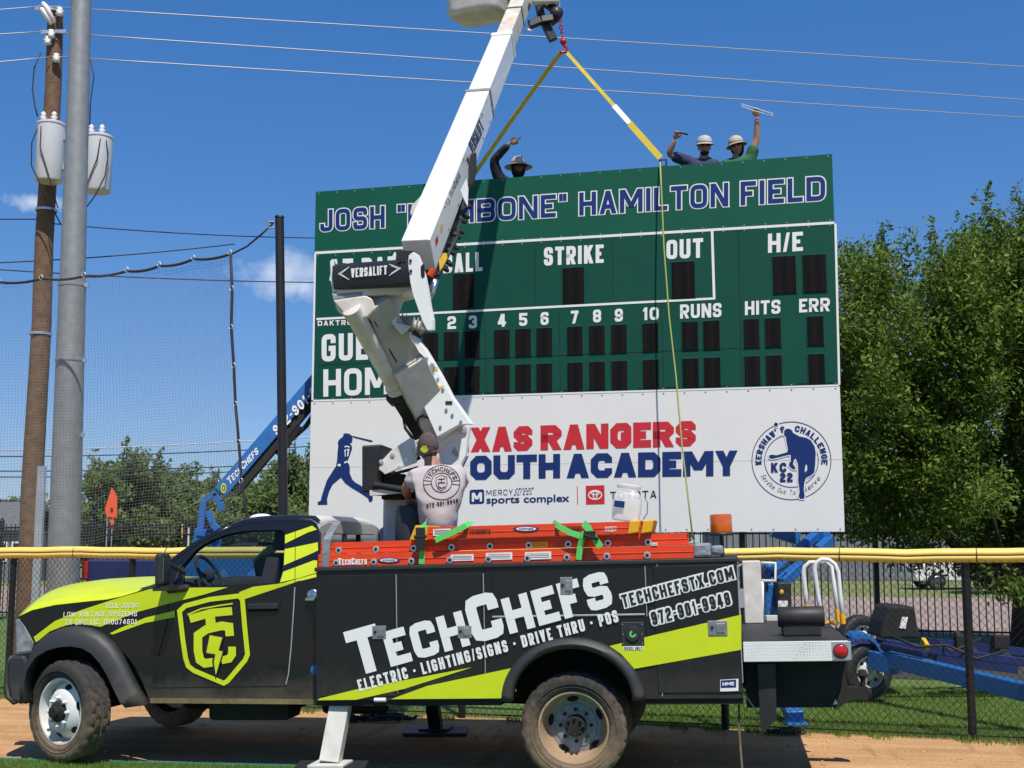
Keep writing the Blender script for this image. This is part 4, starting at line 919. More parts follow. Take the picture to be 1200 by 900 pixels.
lugL = sbp(*[ab(545, 213)[0], zT+.05], -.2); lugR = sbp(ab(775, 192)[0], zT+.05, -.2)
bm = B(); strap3(bm, [hookp + Vector((-.02, 0, -.07)), hookp.lerp(lugL, .5) , lugL], .062, (.75, -.6, .3)); tag(obj('lifting_sling', bm, M['sling']), 'yellow lifting sling from the hook down behind the white boom', 'sling', 'lifting slings')
sr = empty('lifting_sling', lugR, 'yellow lifting sling with a white sleeve running down to the right lug', 'sling', 'lifting slings')
h2 = hookp + Vector((.03, 0, -.07)); L_ = lambda f: h2.lerp(lugR + Vector((0, 0, .08)), f)
bm = B(); strap3(bm, [L_(0), L_(.3), L_(.52)], .05, (.15, -1, .1)); strap3(bm, [L_(.64), L_(.8), L_(.97)], .085, (-.1, -1, .2)); obj('webbing', bm, M['sling'], sr)
bm = B(); strap3(bm, [L_(.50), L_(.57), L_(.66)], .075, (.1, -1, .2), .012); obj('sleeve', bm, M['sling_white'], sr)
bm = B(); tube(bm, [lugR + Vector((-.04, 0, .10)), lugR + Vector((-.04, 0, .02)), lugR + Vector((0, 0, -.02)), lugR + Vector((.04, 0, .02)), lugR + Vector((.04, 0, .10)), lugR + Vector((-.04, 0, .10))], .014, 7); obj('shackle', bm, M['plastic_black'], sr)
trp = [(773.5, 190), (775, 220), (778, 290), (784, 370), (792, 440), (799, 520), (806, 580), (812, 632)]
bm = B(); tube(bm, [hit(px, py, SP + SN*(.03 + i*.12), SN) for i, (px, py) in enumerate(trp)], .010, 6); tag(obj('tag_line', bm, M['rope'], smooth=True), 'thin yellow-green rope dangling down the front of the scoreboard', 'rope')

# =================================================================== BUCKET TRUCK
RZ = Matrix.Rotation(R(-10), 4, 'Z')
_o = at(673, 846, 9.5) - RZ @ Vector((0, .04, 0)); _o.z = 0
TM = Matrix.Translation(_o) @ RZ @ Matrix.Rotation(R(-1.5), 4, 'Y'); TI = TM.inverted(); TI3 = TI.to_3x3()
tr = empty('service_truck', _o, 'black and lime service truck with ladders on its body and a raised white bucket boom', 'truck', mtx=TM)
tc_ = TI @ CAM
def tp(px, py, v=0.0): r = TI3 @ ray(px, py); return tc_ + r*((v-tc_.y)/r.y)
def tw(px, py, w): r = TI3 @ ray(px, py); return tc_ + r*((w-tc_.z)/r.z)
def tu(px, py, u): r = TI3 @ ray(px, py); return tc_ + r*((u-tc_.x)/r.x)
def tobj(name, bm, m, parent=None, **kw): return obj(name, bm, m, parent or tr, space=TM, **kw)
def surfT(px, py, off): return tp(px, py, -off)
VC = .19; WB = tp(300, 686, VC).z; LK = .26
def cabp(px, py, off=0):
    p = tp(px, py, VC - off)
    if p.z > WB:
        r = TI3 @ ray(px, py); t = (VC - off + LK*(tc_.z-WB) - tc_.y)/(r.y - LK*r.z); p = tc_ + r*t
    return p
VW = 2.40; VCF = VW - VC       # body width, far cab side
def mir(p): return Vector((p.x, VW - p.y, p.z))

# --- service body
uF, uR = tp(371, 740).x, tp(867.5, 740).x
wT = (tp(372, 667).z + tp(866, 655.5).z)/2; wBo = (tp(372, 822).z + tp(868, 817).z)/2
arch_c = tp(671, 822); arch_r = (tp(754, 818).x - tp(588, 818).x)/2; arch_h = tp(671, 747).z - wBo
def arc(u0, ru, rw, n, w0, v): return [Vector((u0 + ru*math.cos(math.pi*(1-i/n)), v, w0 + rw*math.sin(math.pi*i/n))) for i in range(n+1)]
side = [Vector((uF, 0, wBo))] + arc(arch_c.x, arch_r, arch_h, 20, wBo, 0) + [Vector((uR, 0, wBo)), Vector((uR, 0, wT)), Vector((uF, 0, wT))]
bm = B(); prism(bm, side, (0, .52, 0)); tobj('side_compartment', bm, M['black_wrap'])
bm = B(); prism(bm, [p + Vector((0, VW-.52, 0)) for p in side], (0, .52, 0)); tobj('side_compartment', bm, M['black_wrap'])
bm = B(); box(bm, (uF+.01, .525, wBo+.22), (uR-.01, VW-.525, wBo+.30)); tobj('bed_floor', bm, M['diamond'])
bm = B(); box(bm, (uF+.012, .525, wBo+.31), (uF+.06, VW-.525, wT-.25)); tobj('bulkhead', bm, M['black_paint'])
bm = B(); box(bm, (uF-.012, -.016, wT-.018), (uR+.012, .54, wT+.014)); box(bm, (uF-.012, VW-.54, wT-.018), (uR+.012, VW+.016, wT+.014)); tobj('top_cap', bm, M['plastic_black'], bevel=.006)
bm = B()
for i in range(90): 
    u = uF + (i+.5)*(uR-uF)/90; box(bm, (u-.008, -.0195, wT-.012), (u+.008, -.016, wT+.008))
tobj('edge_tread', bm, M['rubber'])
# wheel-arch flares
def flare(ru0, rw0, ru1, rw1, u0, w0, v0, v1, name='fender_flare', n=26, m=None, mirror=False, a0=0, a1=1):
    bm = B(); pr = None
    for i in range(n+1):
        a = math.pi*(1 - (a0 + (a1-a0)*i/n)); c, s = math.cos(a), math.sin(a)
        prof = [(ru0, rw0, v0+.06), (ru0, rw0, v1+.012), (ru0+.012, rw0+.012, v1), ((ru0*.6+ru1*.4), (rw0*.6+rw1*.4), v1-.004), (ru1-.015, rw1-.015, v1+.018), (ru1, rw1, v0)]
        ring = [bm.verts.new((u0 + a_*c, (VW - v if mirror else v), w0 + b_*s)) for a_, b_, v in prof]
        if pr:
            for k in range(len(ring)-1): bm.faces.new((pr[k], pr[k+1], ring[k+1], ring[k]))
        pr = ring
    o = tobj(name, bm, m or M['trim_grey'], smooth=True, autosmooth=50); s = o.modifiers.new('s', 'SOLIDIFY'); s.thickness = .008; return o
for mr_ in (False, True): flare(arch_r-.075, arch_h-.065, arch_r+.005, arch_h+.006, arch_c.x, wBo-.01, .0, -.045, mirror=mr_)
bm = B(); prism(bm, [Vector((arch_c.x - arch_r, .03, wBo))] + arc(arch_c.x, arch_r-.01, arch_h-.01, 16, wBo, .03), (0, 0.0, 0)) if False else box(bm, (arch_c.x-arch_r+.02, .5, wBo-.05), (arch_c.x+arch_r-.02, .515, wBo+arch_h)); tobj('wheel_well', bm, M['dark'])
# doors: shallow proud panels with rounded edges, seams show between them
doors = []
def door(px0, py0, px1, py1, arch=None):
    a = tp(px0, py1); b = tp(px1, py0); bm = B(); pts = [Vector((a.x, -.0005, a.z)), Vector((b.x, -.0005, a.z)), Vector((b.x, -.0005, b.z)), Vector((a.x, -.0005, b.z))]
    prism(bm, pts, (0, -.009, 0)); o = tobj('compartment_door', bm, M['black_wrap'], bevel=.004); doors.append(o); return o
d1 = door(376.5, 673, 461.5, 816); d2 = door(474, 672, 564, 815); d3 = door(578, 668, 754.5, 721); d4 = door(771.5, 661, 863, 812)
bm = B()
for x, y0, y1 in ((464.3, 673, 812), (566.3, 672, 812), (755.8, 663, 722), (770, 661, 816), (863.8, 662, 800)):
    a, b = tp(x, y0), tp(x, y1); tube(bm, [Vector((a.x, -.004, a.z)), Vector((a.x, -.004, b.z))], .0042, 8)
tobj('door_hinge', bm, M['alu'])
a, b = tp(577, 722), tp(756, 723.5); bm = B(); box(bm, (a.x, -.012, a.z-.012), (b.x, -.0008, a.z+.002)); tobj('door_drip_rail', bm, M['alu'], bevel=.003)
def latch(px0, py0, px1, py1, par):
    a = tp(px0, py1); b = tp(px1, py0); bm = B(); box(bm, (a.x, -.0185, a.z), (b.x, -.0102, b.z)); o = tobj('latch', bm, M['latch'], par, bevel=.006)
    bm = B(); w = b.x-a.x; h = b.z-a.z; box(bm, (a.x+w*.42, -.027, a.z+h*.2), (b.x-w*.12, -.019, b.z-h*.18)); tobj('paddle', bm, M['latch'], o, bevel=.004)
    bm = B(); lathe(bm, [(0, 0), (.012, 0), (.012, .006), (0, .007)], (a.x+w*.22, -.0225, a.z+h*.55), (0, -1, 0), 12); tobj('lock', bm, M['chassis'], o)
latch(437, 733, 453, 749, d1); latch(537, 733, 553, 748, d2); latch(657, 676, 671, 697, d3); latch(830, 727, 852, 745, d4)
bm = B(); a = tp(446, 820); lathe(bm, [(0, -.045), (.016, -.045), (.016, .045), (0, .045)], (a.x, -.012, a.z), (1, 0, 0), 10); tobj('door_stop', bm, M['sign_white'])
# vinyl on the body
z2 = lambda s: zpts(s, 340, 600, 3); z3 = lambda s: zpts(s, 600, 600, 3)
bm = B(); OV = .0125
bm.free()
for q_ in (z2('96,662 105,655 240,622 640,546 400,622 232,660'), z2('355,658 480,612 777,549 741,655'), z3('343,471 510,430 806,361 806,484 430,551 385,500')):
    bm = B(); flat(bm, q_, surfT, OV); tobj('lime_stripe', bm, M['lime'])
bm = B(); letters(bm, 'TechChefs', [(416.5, 793), (720, 709.5), (706, 656), (402, 741)], surfT, .0145, t=.245, r=.14, k=2, gap=.085, small=.77); tobj('company_lettering', bm, M['white_vinyl'])
words('services_lettering', 'ELECTRIC • LIGHTING/SIGNS • DRIVE THRU • POS', [(421.5, 810.5), (725.5, 728.5), (722, 714.5), (418, 797)], surfT, .0145, lambda n, b_: tobj(n, b_, M['white_vinyl']), t=.20, r=.2, k=2, gap=.17)
for s, q in (('TECHCHEFSTX.COM', [(731, 712), (861, 678), (857.5, 664), (727.5, 697.5)]), ('972-901-9948', [(765.5, 732.5), (857, 708), (853.5, 693.5), (762, 717.5)])):
    bm = B(); letters(bm, s, q, surfT, .0145, t=.17, r=.22, k=3, gap=.17, grow=.13); tobj('contact_outline', bm, M['white_vinyl'])
    bm = B(); letters(bm, s, q, surfT, .0185, t=.17, r=.22, k=3, gap=.17); tobj('contact_lettering', bm, M['black_ink'])
a = tp(741.5, 743); bm = B(); box(bm, (a.x-.088, -.014, a.z-.09), (a.x+.088, -.0005, a.z+.09)); fd = tobj('fuel_door', bm, M['plastic_black'], bevel=.012)
bm = B(); lathe(bm, [(0, .012), (.052, .012), (.058, .0), (.04, -.0), (0, -.0)], (a.x, -.0145, a.z), (0, -1, 0), 20); tobj('fuel_cap', bm, M['plastic_black'], fd, smooth=True, autosmooth=40)
bm = B(); line(bm, [(741.5 + 3*math.cos(q*.5), 743 + 3*math.sin(q*.5)) for q in range(10)], 2.2, surfT, .0285); tobj('cap_mark', bm, M['strap_green'], fd)
bm = B()
for dx in (-1, 1):
    for dz in (-1, 0, 1): lathe(bm, [(0, .004), (.006, .003), (.007, 0)], (a.x+dx*.072, -.0142, a.z+dz*.07), (0, -1, 0), 8)
tobj('rivet', bm, M['chrome'], fd)
bm = B(); flat(bm, z3('392,472 460,472 460,486 392,486'), surfT, .0145); ds = tobj('fuel_label', bm, M['white_vinyl'])
bm = B(); letters(bm, 'DIESEL ONLY', z3('395,484 457,484 457,474 395,474'), surfT, .0165, t=.2, gap=.2); tobj('fuel_label_text', bm, M['black_ink'], ds)
bm = B(); flat(bm, z3('732,590 796,586 796,629 732,631'), surfT, .0145); hm = tobj('maker_plate', bm, M['white_vinyl'])
bm = B(); flat(bm, z3('734,592 788,589 788,617 734,619'), surfT, .0155); tobj('plate_field', bm, M['navy'], hm)
bm = B(); letters(bm, 'HME', z3('740,611 781,609 781,597 740,599'), surfT, .0165, t=.28, gap=.14); tobj('plate_text', bm, M['white_vinyl'], hm)
bm = B(); box(bm, (uF, .02, wBo-.045), (arch_c.x-arch_r-.01, .5, wBo-.002)); box(bm, (arch_c.x+arch_r+.01, .02, wBo-.045), (uR, .5, wBo-.002)); tobj('body_sill', bm, M['chassis'])

# --- rear deck
dR = tp(994.5, 760).x; wd1, wd0 = tp(930, 750.8).z, tp(930, 776).z
bm = B(); box(bm, (uR+.015, .01, wd0), (dR, VW-.01, wd1-.03)); tobj('tail_deck', bm, M['chassis'])
bm = B(); box(bm, (uR+.015, .0, wd0+.005), (dR-.002, .0095, wd1-.005)); tobj('deck_side_plate', bm, M['diamond'], bevel=.003)
bm = B(); box(bm, (uR+.014, .006, wd1-.029), (dR+.004, VW-.006, wd1)); tobj('deck_mat', bm, M['plastic_black'], bevel=.004)
bm = B(); box(bm, (uR+.1, VW-.10, wd1+.001), (dR-.02, VW-.03, wd1+.05)); tobj('deck_rail', bm, M['white_worn'], bevel=.004)
a = tp(985, 763); bm = B(); box(bm, (a.x-.06, -.006, wd0+.012), (a.x+.075, -.0003, wd1-.008)); lp_ = tobj('lamp_plate', bm, M['alu'], bevel=.004)
bm = B(); lathe(bm, [(.048, 0), (.048, .012), (.04, .02), (.0, .024)], (a.x, -.006, a.z), (0, -1, 0), 24); tobj('tail_lamp', bm, M['red_lamp'], lp_, smooth=True, autosmooth=60)
bm = B(); lathe(bm, [(.048, 0), (.054, 0), (.054, .01), (.048, .01)], (a.x, -.0062, a.z), (0, -1, 0), 24, close=True); tobj('lamp_ring', bm, M['plastic_black'], lp_)
bm = B(); a, b = tp(868, 776), tp(975, 829); e_ = tp(998, 778)
b = tp(975, 829, .22); prism(bm, [Vector((uR+.02, .22, wd0-.003)), Vector((uR+.02, .22, b.z)), Vector((b.x, .22, b.z)), Vector((dR-.01, .22, wd0-.09)), Vector((dR-.01, .22, wd0-.003))], (0, .02, 0)); tobj('rear_skirt', bm, M['chassis'])
bm = B(); box(bm, (uR+.05, .5, b.z+.02), (dR-.25, VW-.2, wd0-.01)); tobj('hitch_frame', bm, M['chassis'])
hx = tp(997, 812, .35); bm = B(); prism(bm, [Vector((dR-.24, .3, wd0-.004)), Vector((dR-.02, .3, wd0-.004)), Vector((dR+.01, .3, hx.z-.05)), Vector((dR-.10, .3, hx.z-.12)), Vector((dR-.2, .3, hx.z+.08))], (0, .06, 0)); prism(bm, [Vector((dR-.2, .30, hx.z+.12)), Vector((dR-.15, .295, hx.z+.12)), Vector((dR-.08, .295, hx.z-.07)), Vector((dR-.11, .295, hx.z-.08))], (0, -.004, 0), 1)
tobj('hitch_plate', bm, [M['chassis'], M['alu']])
bm = B(); q = tp(1012, 812, 1.15); box(bm, (dR-.3, 1.1, q.z-.05), (q.x+.03, 1.2, q.z+.05)); lathe(bm, [(.02, 0), (.02, .06), (.045, .09), (.03, .13), (0, .14)], (q.x, 1.15, q.z+.05), (0, 0, 1), 14); tobj('tow_hitch', bm, M['chassis'])
a, b = tp(889, 805, .12), tp(908, 862, .12); bm = B(); prism(bm, [Vector((a.x, .10, wd0-.02)), Vector((a.x+.13, .10, wd0-.02)), Vector((b.x+.02, .12, b.z+.12)), Vector((a.x, .14, b.z))], (0, .012, 0)); tobj('mud_flap', bm, M['plastic_black'])
bm = B(); tube(bm, [tp(866, 815, .1), tp(866, 850, .1), tp(868, 880, .06), tp(871, 915, .05)], .009, 6); tobj('ground_strap', bm, M['rubber'])
bm = B(); a = tp(867, 800, .3); tube(bm, [tp(872, 812, .2), tp(880, 824, .2), tp(888, 835, .2)], .006, 6); tobj('hose', bm, M['wire_light'])
# box with rolled lid on the deck
a, b = tp(917, 740.5, .45), tp(960.5, 712, .45); bm = B(); box(bm, (a.x, .40, wd1+.001), (b.x, .75, wd1+.10)); bx_ = tobj('deck_box', bm, M['plastic_black'], bevel=.012)
bm = B(); lathe(bm, [(0, 0), (.07, .0), (.078, .01), (.078, b.x-a.x+.05), (.07, b.x-a.x+.06), (0, b.x-a.x+.06)], (a.x-.03, .45, wd1+.145), (1, 0, 0), 20); tobj('rolled_lid', bm, M['plastic_black'], bx_, smooth=True, autosmooth=40)
# grab rails at the tail
def hoop(pts_px, v, r=.019):
    pts = [tp(x, y, v) for x, y in pts_px]; bm = B(); tube(bm, pts, r, 10); o = tobj('grab_rail', bm, M['white_paint'], smooth=True)
    for e in (pts[0], pts[-1]):
        q = pts[1] if e is pts[0] else pts[-2]; bm = B(); tube(bm, [e, e.lerp(q, .36)], r+.004, 10); tobj('yellow_sleeve', bm, M['yellow_plastic'], o, smooth=True, autosmooth=50)
hoop([(964.5, 731), (959, 700), (954.5, 666), (957, 659), (963, 655.5), (971, 656), (978, 661), (982, 670), (985, 700), (988, 731)], 1.25)
hoop([(946, 716), (944, 695), (941.5, 671), (943, 664), (949, 659), (958, 659), (968, 658), (974, 663), (978, 690), (982.5, 728)], 1.6)
bm = B(); tube(bm, [tp(964, 731, 1.25), tp(972, 729.5, 1.4), tp(981, 731, 1.3)], .014, 8); tobj('yellow_tie_bar', bm, M['yellow_plastic'])
# far-side cabinet and rails seen past the tail
a, b = tp(873, 731, 2.0), tp(891, 657, 2.0); bm = B(); box(bm, (a.x, 1.95, wd1+.002), (b.x, 2.3, b.z)); cb = tobj('tail_cabinet', bm, M['white_worn'], bevel=.01)
bm = B(); tube(bm, [tp(861, 668, 2.0), tp(872, 659, 2.0), tp(872, 729, 2.0)], .012, 8); tube(bm, [tp(892, 659.5, 2.1), tp(908.5, 660, 2.1), tp(909, 680.5, 2.1), tp(893, 680.5, 2.1)], .014, 8); tube(bm, [tp(893.5, 681, 2.1), tp(894, 731, 2.1)], .012, 8); tobj('cabinet_frame', bm, M['white_paint'], cb, smooth=True)
bm = B(); a, b = tp(866, 712, 1.9), tp(871.5, 690, 1.9); box(bm, (a.x, 1.88, a.z), (b.x, 1.94, b.z)); tobj('cabinet_latch', bm, M['alu'], cb)
# amber beacon
q = tp(847, 656, .55); t_ = tp(847, 624, .55); bm = B(); lathe(bm, [(0, 0), (.016, 0), (.016, t_.z-wT-.03), (0, t_.z-wT-.03)], (q.x, .55, wT+.014), (0, 0, 1), 10); bp_ = tobj('beacon_post', bm, M['black_paint'])
bm = B(); lathe(bm, [(0, 0), (.09, 0), (.095, .012), (.09, .024), (0, .026)], (q.x, .55, t_.z-.024), (0, 0, 1), 24); tobj('beacon_base', bm, M['plastic_black'], bp_, smooth=True, autosmooth=40)
hb = tp(847, 602.5, .55).z; bm = B(); lathe(bm, [(.082, 0), (.084, .006), (.084, hb-t_.z-.02), (.078, hb-t_.z-.004), (.0, hb-t_.z)], (q.x, .55, t_.z+.003), (0, 0, 1), 28, mod=lambda i, j: .0025*(j % 2)); tobj('amber_lens', bm, M['amber'], bp_, smooth=True, autosmooth=40)

# --- chassis, axles
bm = B()
for v in (.72, 1.58): box(bm, (-5.0, v, .62), (dR-.3, v+.10, .86))
for u in (-3.2, -2.0, -.9, .6): box(bm, (u, .78, .68), (u+.1, 1.62, .8))
tobj('chassis_rails', bm, M['chassis'])
bm = B(); lathe(bm, [(0, -.95), (.07, -.95), (.08, -.25), (.2, -.12), (.22, 0), (.2, .12), (.08, .25), (.07, .95), (0, .95)], (0, 1.2, .43), (0, 1, 0), 18); lathe(bm, [(0, -.85), (.06, -.85), (.06, .85), (0, .85)], (-4.28, 1.2, .5), (0, 1, 0), 12); tube(bm, [(-3.0, 1.2, .62), (-.15, 1.2, .47)], .05, 10); tobj('axles', bm, M['chassis'])
a = tp(215, 850, .6); bm = B(); box(bm, (-3.05, .38, .42), (-2.35, .70, .66)); box(bm, (-3.6, 1.1, .42), (-2.5, 1.5, .70)); tobj('fuel_tank', bm, M['chassis'], bevel=.04)
bm = B(); lathe(bm, [(0, 0), (.10, 0), (.11, .03), (.11, .5), (.10, .53), (0, .53)], (-2.2, .85, .52), (1, 0, 0), 16); tube(bm, [(-2.2, .85, .52), (-3.2, .9, .56)], .04, 8); tobj('exhaust', bm, M['chassis'], smooth=True, autosmooth=40)

# --- wheels
def wheel(u, v, w, steer, front, far_=False):
    sgn = -1 if not far_ else 1
    Mx = Matrix.Translation((u, v, w)) @ Matrix.Rotation(R(steer), 4, 'Z'); ax = Vector((0, sgn, 0))
    def add(name, bm, m, par=None, **kw): bm.transform(Mx); return tobj(name, bm, m, par, **kw)
    r0, W = .405, .112
    # outboard offsets are +; the tyre is carved with shoulder and tread blocks
    n = 96; bm = B()
    prof = [(.262, .085), (.285, .108), (.335, .119), (.372, .112), (.392, .100), (.402, .088), (.406, .066), (.393, .060), (.406, .054), (.408, .014), (.394, .008), (.394, -.008), (.408, -.014), (.406, -.054), (.393, -.060), (.406, -.066), (.402, -.088), (.372, -.112), (.335, -.119), (.285, -.108), (.262, -.085)]
    def md(i, j):
        if i in (4, 5, 6, 14+1, 16): return -.011 if j % 4 == 0 else 0
        if i in (8, 9, 12, 13): return -.009 if (j + 2) % 4 == 0 else 0
        return 0
    lathe(bm, [(r-.0, o) for r, o in prof], (0, 0, 0), ax, n, mod=md); wl = add('wheel', bm, M['rubber'], smooth=True, autosmooth=28)
    bm = B()
    for rr, oo in ((.325, .1195), (.30, .1125)): lathe(bm, [(rr-.004, oo-.004), (rr, oo+.003), (rr+.004, oo-.004)], (0, 0, 0), ax, 48)
    add('sidewall_rib', bm, M['rubber'], wl, smooth=True)
    if front:
        rp = [(.262, .084), (.270, .088), (.266, .096), (.254, .094), (.248, .070), (.242, .02), (.236, .0), (.225, .012), (.205, .045), (.17, .075), (.13, .094), (.095, .10), (.092, .092), (0, .092)]
    else:
        rp = [(.262, .084), (.271, .088), (.267, .097), (.255, .094), (.246, .06), (.238, .0), (.228, -.05), (.215, -.075), (.19, -.085), (.12, -.088), (0, -.088)]
    bm = B(); lathe(bm, rp, (0, 0, 0), ax, 48); rim = add('rim', bm, M['rim_white'] if front else M['rim_dirty'], wl, smooth=True, autosmooth=40)
    if front:
        for k in range(6):
            a = k*math.pi/3 + .25; c = Vector((.196*math.cos(a), sgn*.050, .196*math.sin(a))); nrm = Vector((math.cos(a)*.62, sgn*.78, math.sin(a)*.62))
            bm = B(); tg = Vector((-math.sin(a), 0, math.cos(a))); b2_ = nrm.cross(tg).normalized(); ring = [bm.verts.new(c + nrm*.006 + tg*(.036*math.cos(q)) + b2_*(.026*math.sin(q))) for q in [i*.393 for i in range(16)]]; bm.faces.new(ring); add('hand_hole', bm, M['dark'], rim)
        bm = B(); lathe(bm, [(.082, .09), (.082, .125), (.07, .135), (.05, .14), (.045, .17), (0, .175)], (0, 0, 0), ax, 20); add('hub', bm, M['chassis'], wl, smooth=True, autosmooth=40)
        bm = B()
        for k in range(8):
            a = k*math.pi/4; lathe(bm, [(.014, 0), (.014, .03), (.008, .036), (0, .036)], (.112*math.cos(a), sgn*.097, .112*math.sin(a)), ax, 6)
        add('lug_nut', bm, M['rim_white'], wl)
    else:
        bm = B(); lathe(bm, [(.205, -.079), (.17, -.077), (.165, -.070), (.10, -.066), (0, -.066)], (0, 0, 0), ax, 10); add('wheel_centre', bm, M['hub_grey'], wl)
        for k in range(5):
            a = k*2*math.pi/5 + .42; c = Vector((.196*math.cos(a), sgn*-.070, .196*math.sin(a))); tg = Vector((-math.sin(a), 0, math.cos(a))); rd = Vector((math.cos(a), 0, math.sin(a)))
            bm = B(); bm.faces.new([bm.verts.new(c + tg*(.045*math.cos(q)) + rd*(.021*math.sin(q))) for q in [i*.393 for i in range(16)]]); add('hand_hole', bm, M['dark'], rim)
        bm = B(); lathe(bm, [(.082, -.067), (.08, -.01), (.07, .005), (0, .008)], (0, 0, 0), ax, 22); add('hub', bm, M['chassis'], wl, smooth=True, autosmooth=40)
        bm = B()
        for k in range(8):
            a = k*math.pi/4; lathe(bm, [(.011, 0), (.011, .02), (0, .024)], (.062*math.cos(a), sgn*.006, .062*math.sin(a)), ax, 6); lathe(bm, [(.014, 0), (.014, .018), (0, .022)], (.118*math.cos(a), sgn*-.066, .118*math.sin(a)), ax, 6)
        add('lug_nut', bm, M['chassis'], wl)
    return wl
wheel(0, .165, .405, 0, False); 
wheel(0, .44, .405, 0, False); wheel(0, VW-.165, .405, 0, False, True); wheel(0, VW-.44, .405, 0, False, True)
UW = tp(74, 834, .10).x; wf = tp(74, 834, .10).z
wheel(UW, .20, wf, -23, True); wheel(UW, VW-.22, wf, -21, True, True)

# --- outriggers
def outrigger(px, pyt, pyb, v0, v1, w, pad_label, m):
    a = tp(px[0], pyt, v0); b = tp(px[1], pyb, v1); bm = B(); beam(bm, a, b, w, .10, up=(0, 1, 0)); o = tobj('outrigger', bm, m, bevel=.006)
    bm = B(); box(bm, (b.x-.14, b.y-.13, b.z-.022), (b.x+.14, b.y+.13, b.z)); tobj('foot_plate', bm, m, o, bevel=.004)
    return a, b
a, b = outrigger((401, 387), 818, 893.5, .12, -.03, .155, '', M['white_worn'])
def toppad(c, sx, sy, label, m=None):
    wc = TM @ c; bm = B(); box(bm, (wc.x-sx, wc.y-sy, .004), (wc.x+sx, wc.y+sy, wc.z-.024), mtx=None); o = obj('outrigger_pad', bm, m or M['plastic_black'], bevel=.008); tag(o, label, 'outrigger pad', 'outrigger pads')
toppad(b, .27, .24, 'black plastic pad under the near white outrigger foot')
a, b = outrigger((507, 511), 826, 852, 2.15, 2.3, .12, '', M['plastic_black'])
toppad(b, .30, .22, 'black pad under the far outrigger, seen beneath the truck')

# --- cab
zc = lambda s: zpts(s, 0, 560, 2.6475); z6 = lambda s: zpts(s, 180, 595, 6); zh = lambda s: zpts(s, 20, 660, 5.714)
sh_px = [(20.5, 723), (28, 719.5), (37.5, 715), (64, 709), (95, 705.5), (125, 702.5), (142, 699), (160, 693.5), (180, 690), (200, 688.3)]
cr_px = [(20.8, 721), (27, 706.5), (41, 698), (64, 690.5), (90, 682.8), (125, 678), (150, 676.8), (172, 676), (190, 676), (215, 678)]
sh = [tp(x, y, VC) for x, y in sh_px]; cr = [tp(x, y, 1.0) for x, y in cr_px]
def crown(u):
    for i in range(len(cr)-1):
        if cr[i].x <= u <= cr[i+1].x: f = (u-cr[i].x)/(cr[i+1].x-cr[i].x); return cr[i].z*(1-f)+cr[i+1].z*f
    return cr[0].z if u < cr[0].x else cr[-1].z
# near and far cab sides: fender + door + rear corner in one skin with a round wheel opening
arch_px = [(176, 823), (172, 812), (165, 795), (157, 780), (147, 767), (134, 757.5), (118, 751), (101, 748.5), (85, 749.5), (68, 755), (54, 765), (43, 779), (37, 797), (35, 812)]
out_ = sh[:] + [tp(212, 688, VC), tp(327.5, 683.5, VC), tp(371.5, 678, VC), tp(372, 823, VC)] + [tp(x, y, VC) for x, y in arch_px] + [tp(31, 800, VC), tp(24, 768, VC), tp(19.5, 768, VC), tp(19.5, 727, VC)]
u_corner = max(p.x for p in out_)
bm = B(); prism(bm, out_, (0, .06, 0)); tobj('cab_side', bm, M['black_cab'])
bm = B(); prism(bm, [mir(p) for p in out_], (0, -.06, 0)); tobj('cab_side', bm, M['black_cab'])
# upper cab: side frames with window openings
fr_px = z6('190,561 105,561 110,398 200,328 300,258 380,212 450,180 560,130 620,110 700,96 800,88 900,85 1010,85 1110,90 1150,125 1165,170 1163,250 1158,350 1150,478 1148,505 890,532')
win_px = z6('205,556 200,412 300,296 365,250 430,218 500,192 560,177 620,167 700,160 800,156 895,156 918,172 918,292 912,400 898,470 884,526')
fr = [cabp(x, y) for x, y in fr_px]; wn = [cabp(x, y) for x, y in win_px]
lean_n = Vector((0, .05, -.013))
bm = B(); plate(bm, fr, [wn], lean_n); tobj('window_frame', bm, M['black_cab'])
bm = B(); plate(bm, [mir(p) for p in fr], [[mir(p) for p in wn]], Vector((0, -.05, -.013))); tobj('window_frame', bm, M['black_cab'])
# roof: strips from the near roof line to the far one, gently crowned
ri = [i for i, p in enumerate(fr_px) if 3 <= i <= 14]; rl = [fr[i] for i in ri]
bm = B(); prev_ = None; last_glass = 4
NV = 12
def crossrow(p, cr_h): 
    q = mir(p); return [p.lerp(q, k/NV) + Vector((0, 0, cr_h*(1-(2*k/NV-1)**4))) for k in range(NV+1)]
rows = [crossrow(p, .05 if p.z > WB+.3 else .02) for p in rl]
wsb = [tp(205, 684, VC)]; 
for i in range(last_glass, len(rows)-1):
    pass
vs = [[bm.verts.new(p) for p in r_] for r_ in rows[4:]]
for a_, b_ in zip(vs[:-1], vs[1:]):
    for k in range(NV): bm.faces.new((a_[k], a_[k+1], b_[k+1], b_[k]))
ro = tobj('roof', bm, M['white_paint'], smooth=True); s_ = ro.modifiers.new('s', 'SOLIDIFY'); s_.thickness = .03; s_.offset = -1
# black wrap along the near roof edge
bm = B(); pr = None
for p in rl[3:]:
    q = [bm.verts.new(p + Vector((0, -.006, -.012))), bm.verts.new(p + Vector((0, -.004, .010))), bm.verts.new(p + Vector((0, .03, .030))), bm.verts.new(p + Vector((0, .10, .042)))]
    if pr:
        for k in range(3): bm.faces.new((pr[k], pr[k+1], q[k+1], q[k]))
    pr = q
tobj('roof_edge', bm, M['black_cab'], smooth=True)
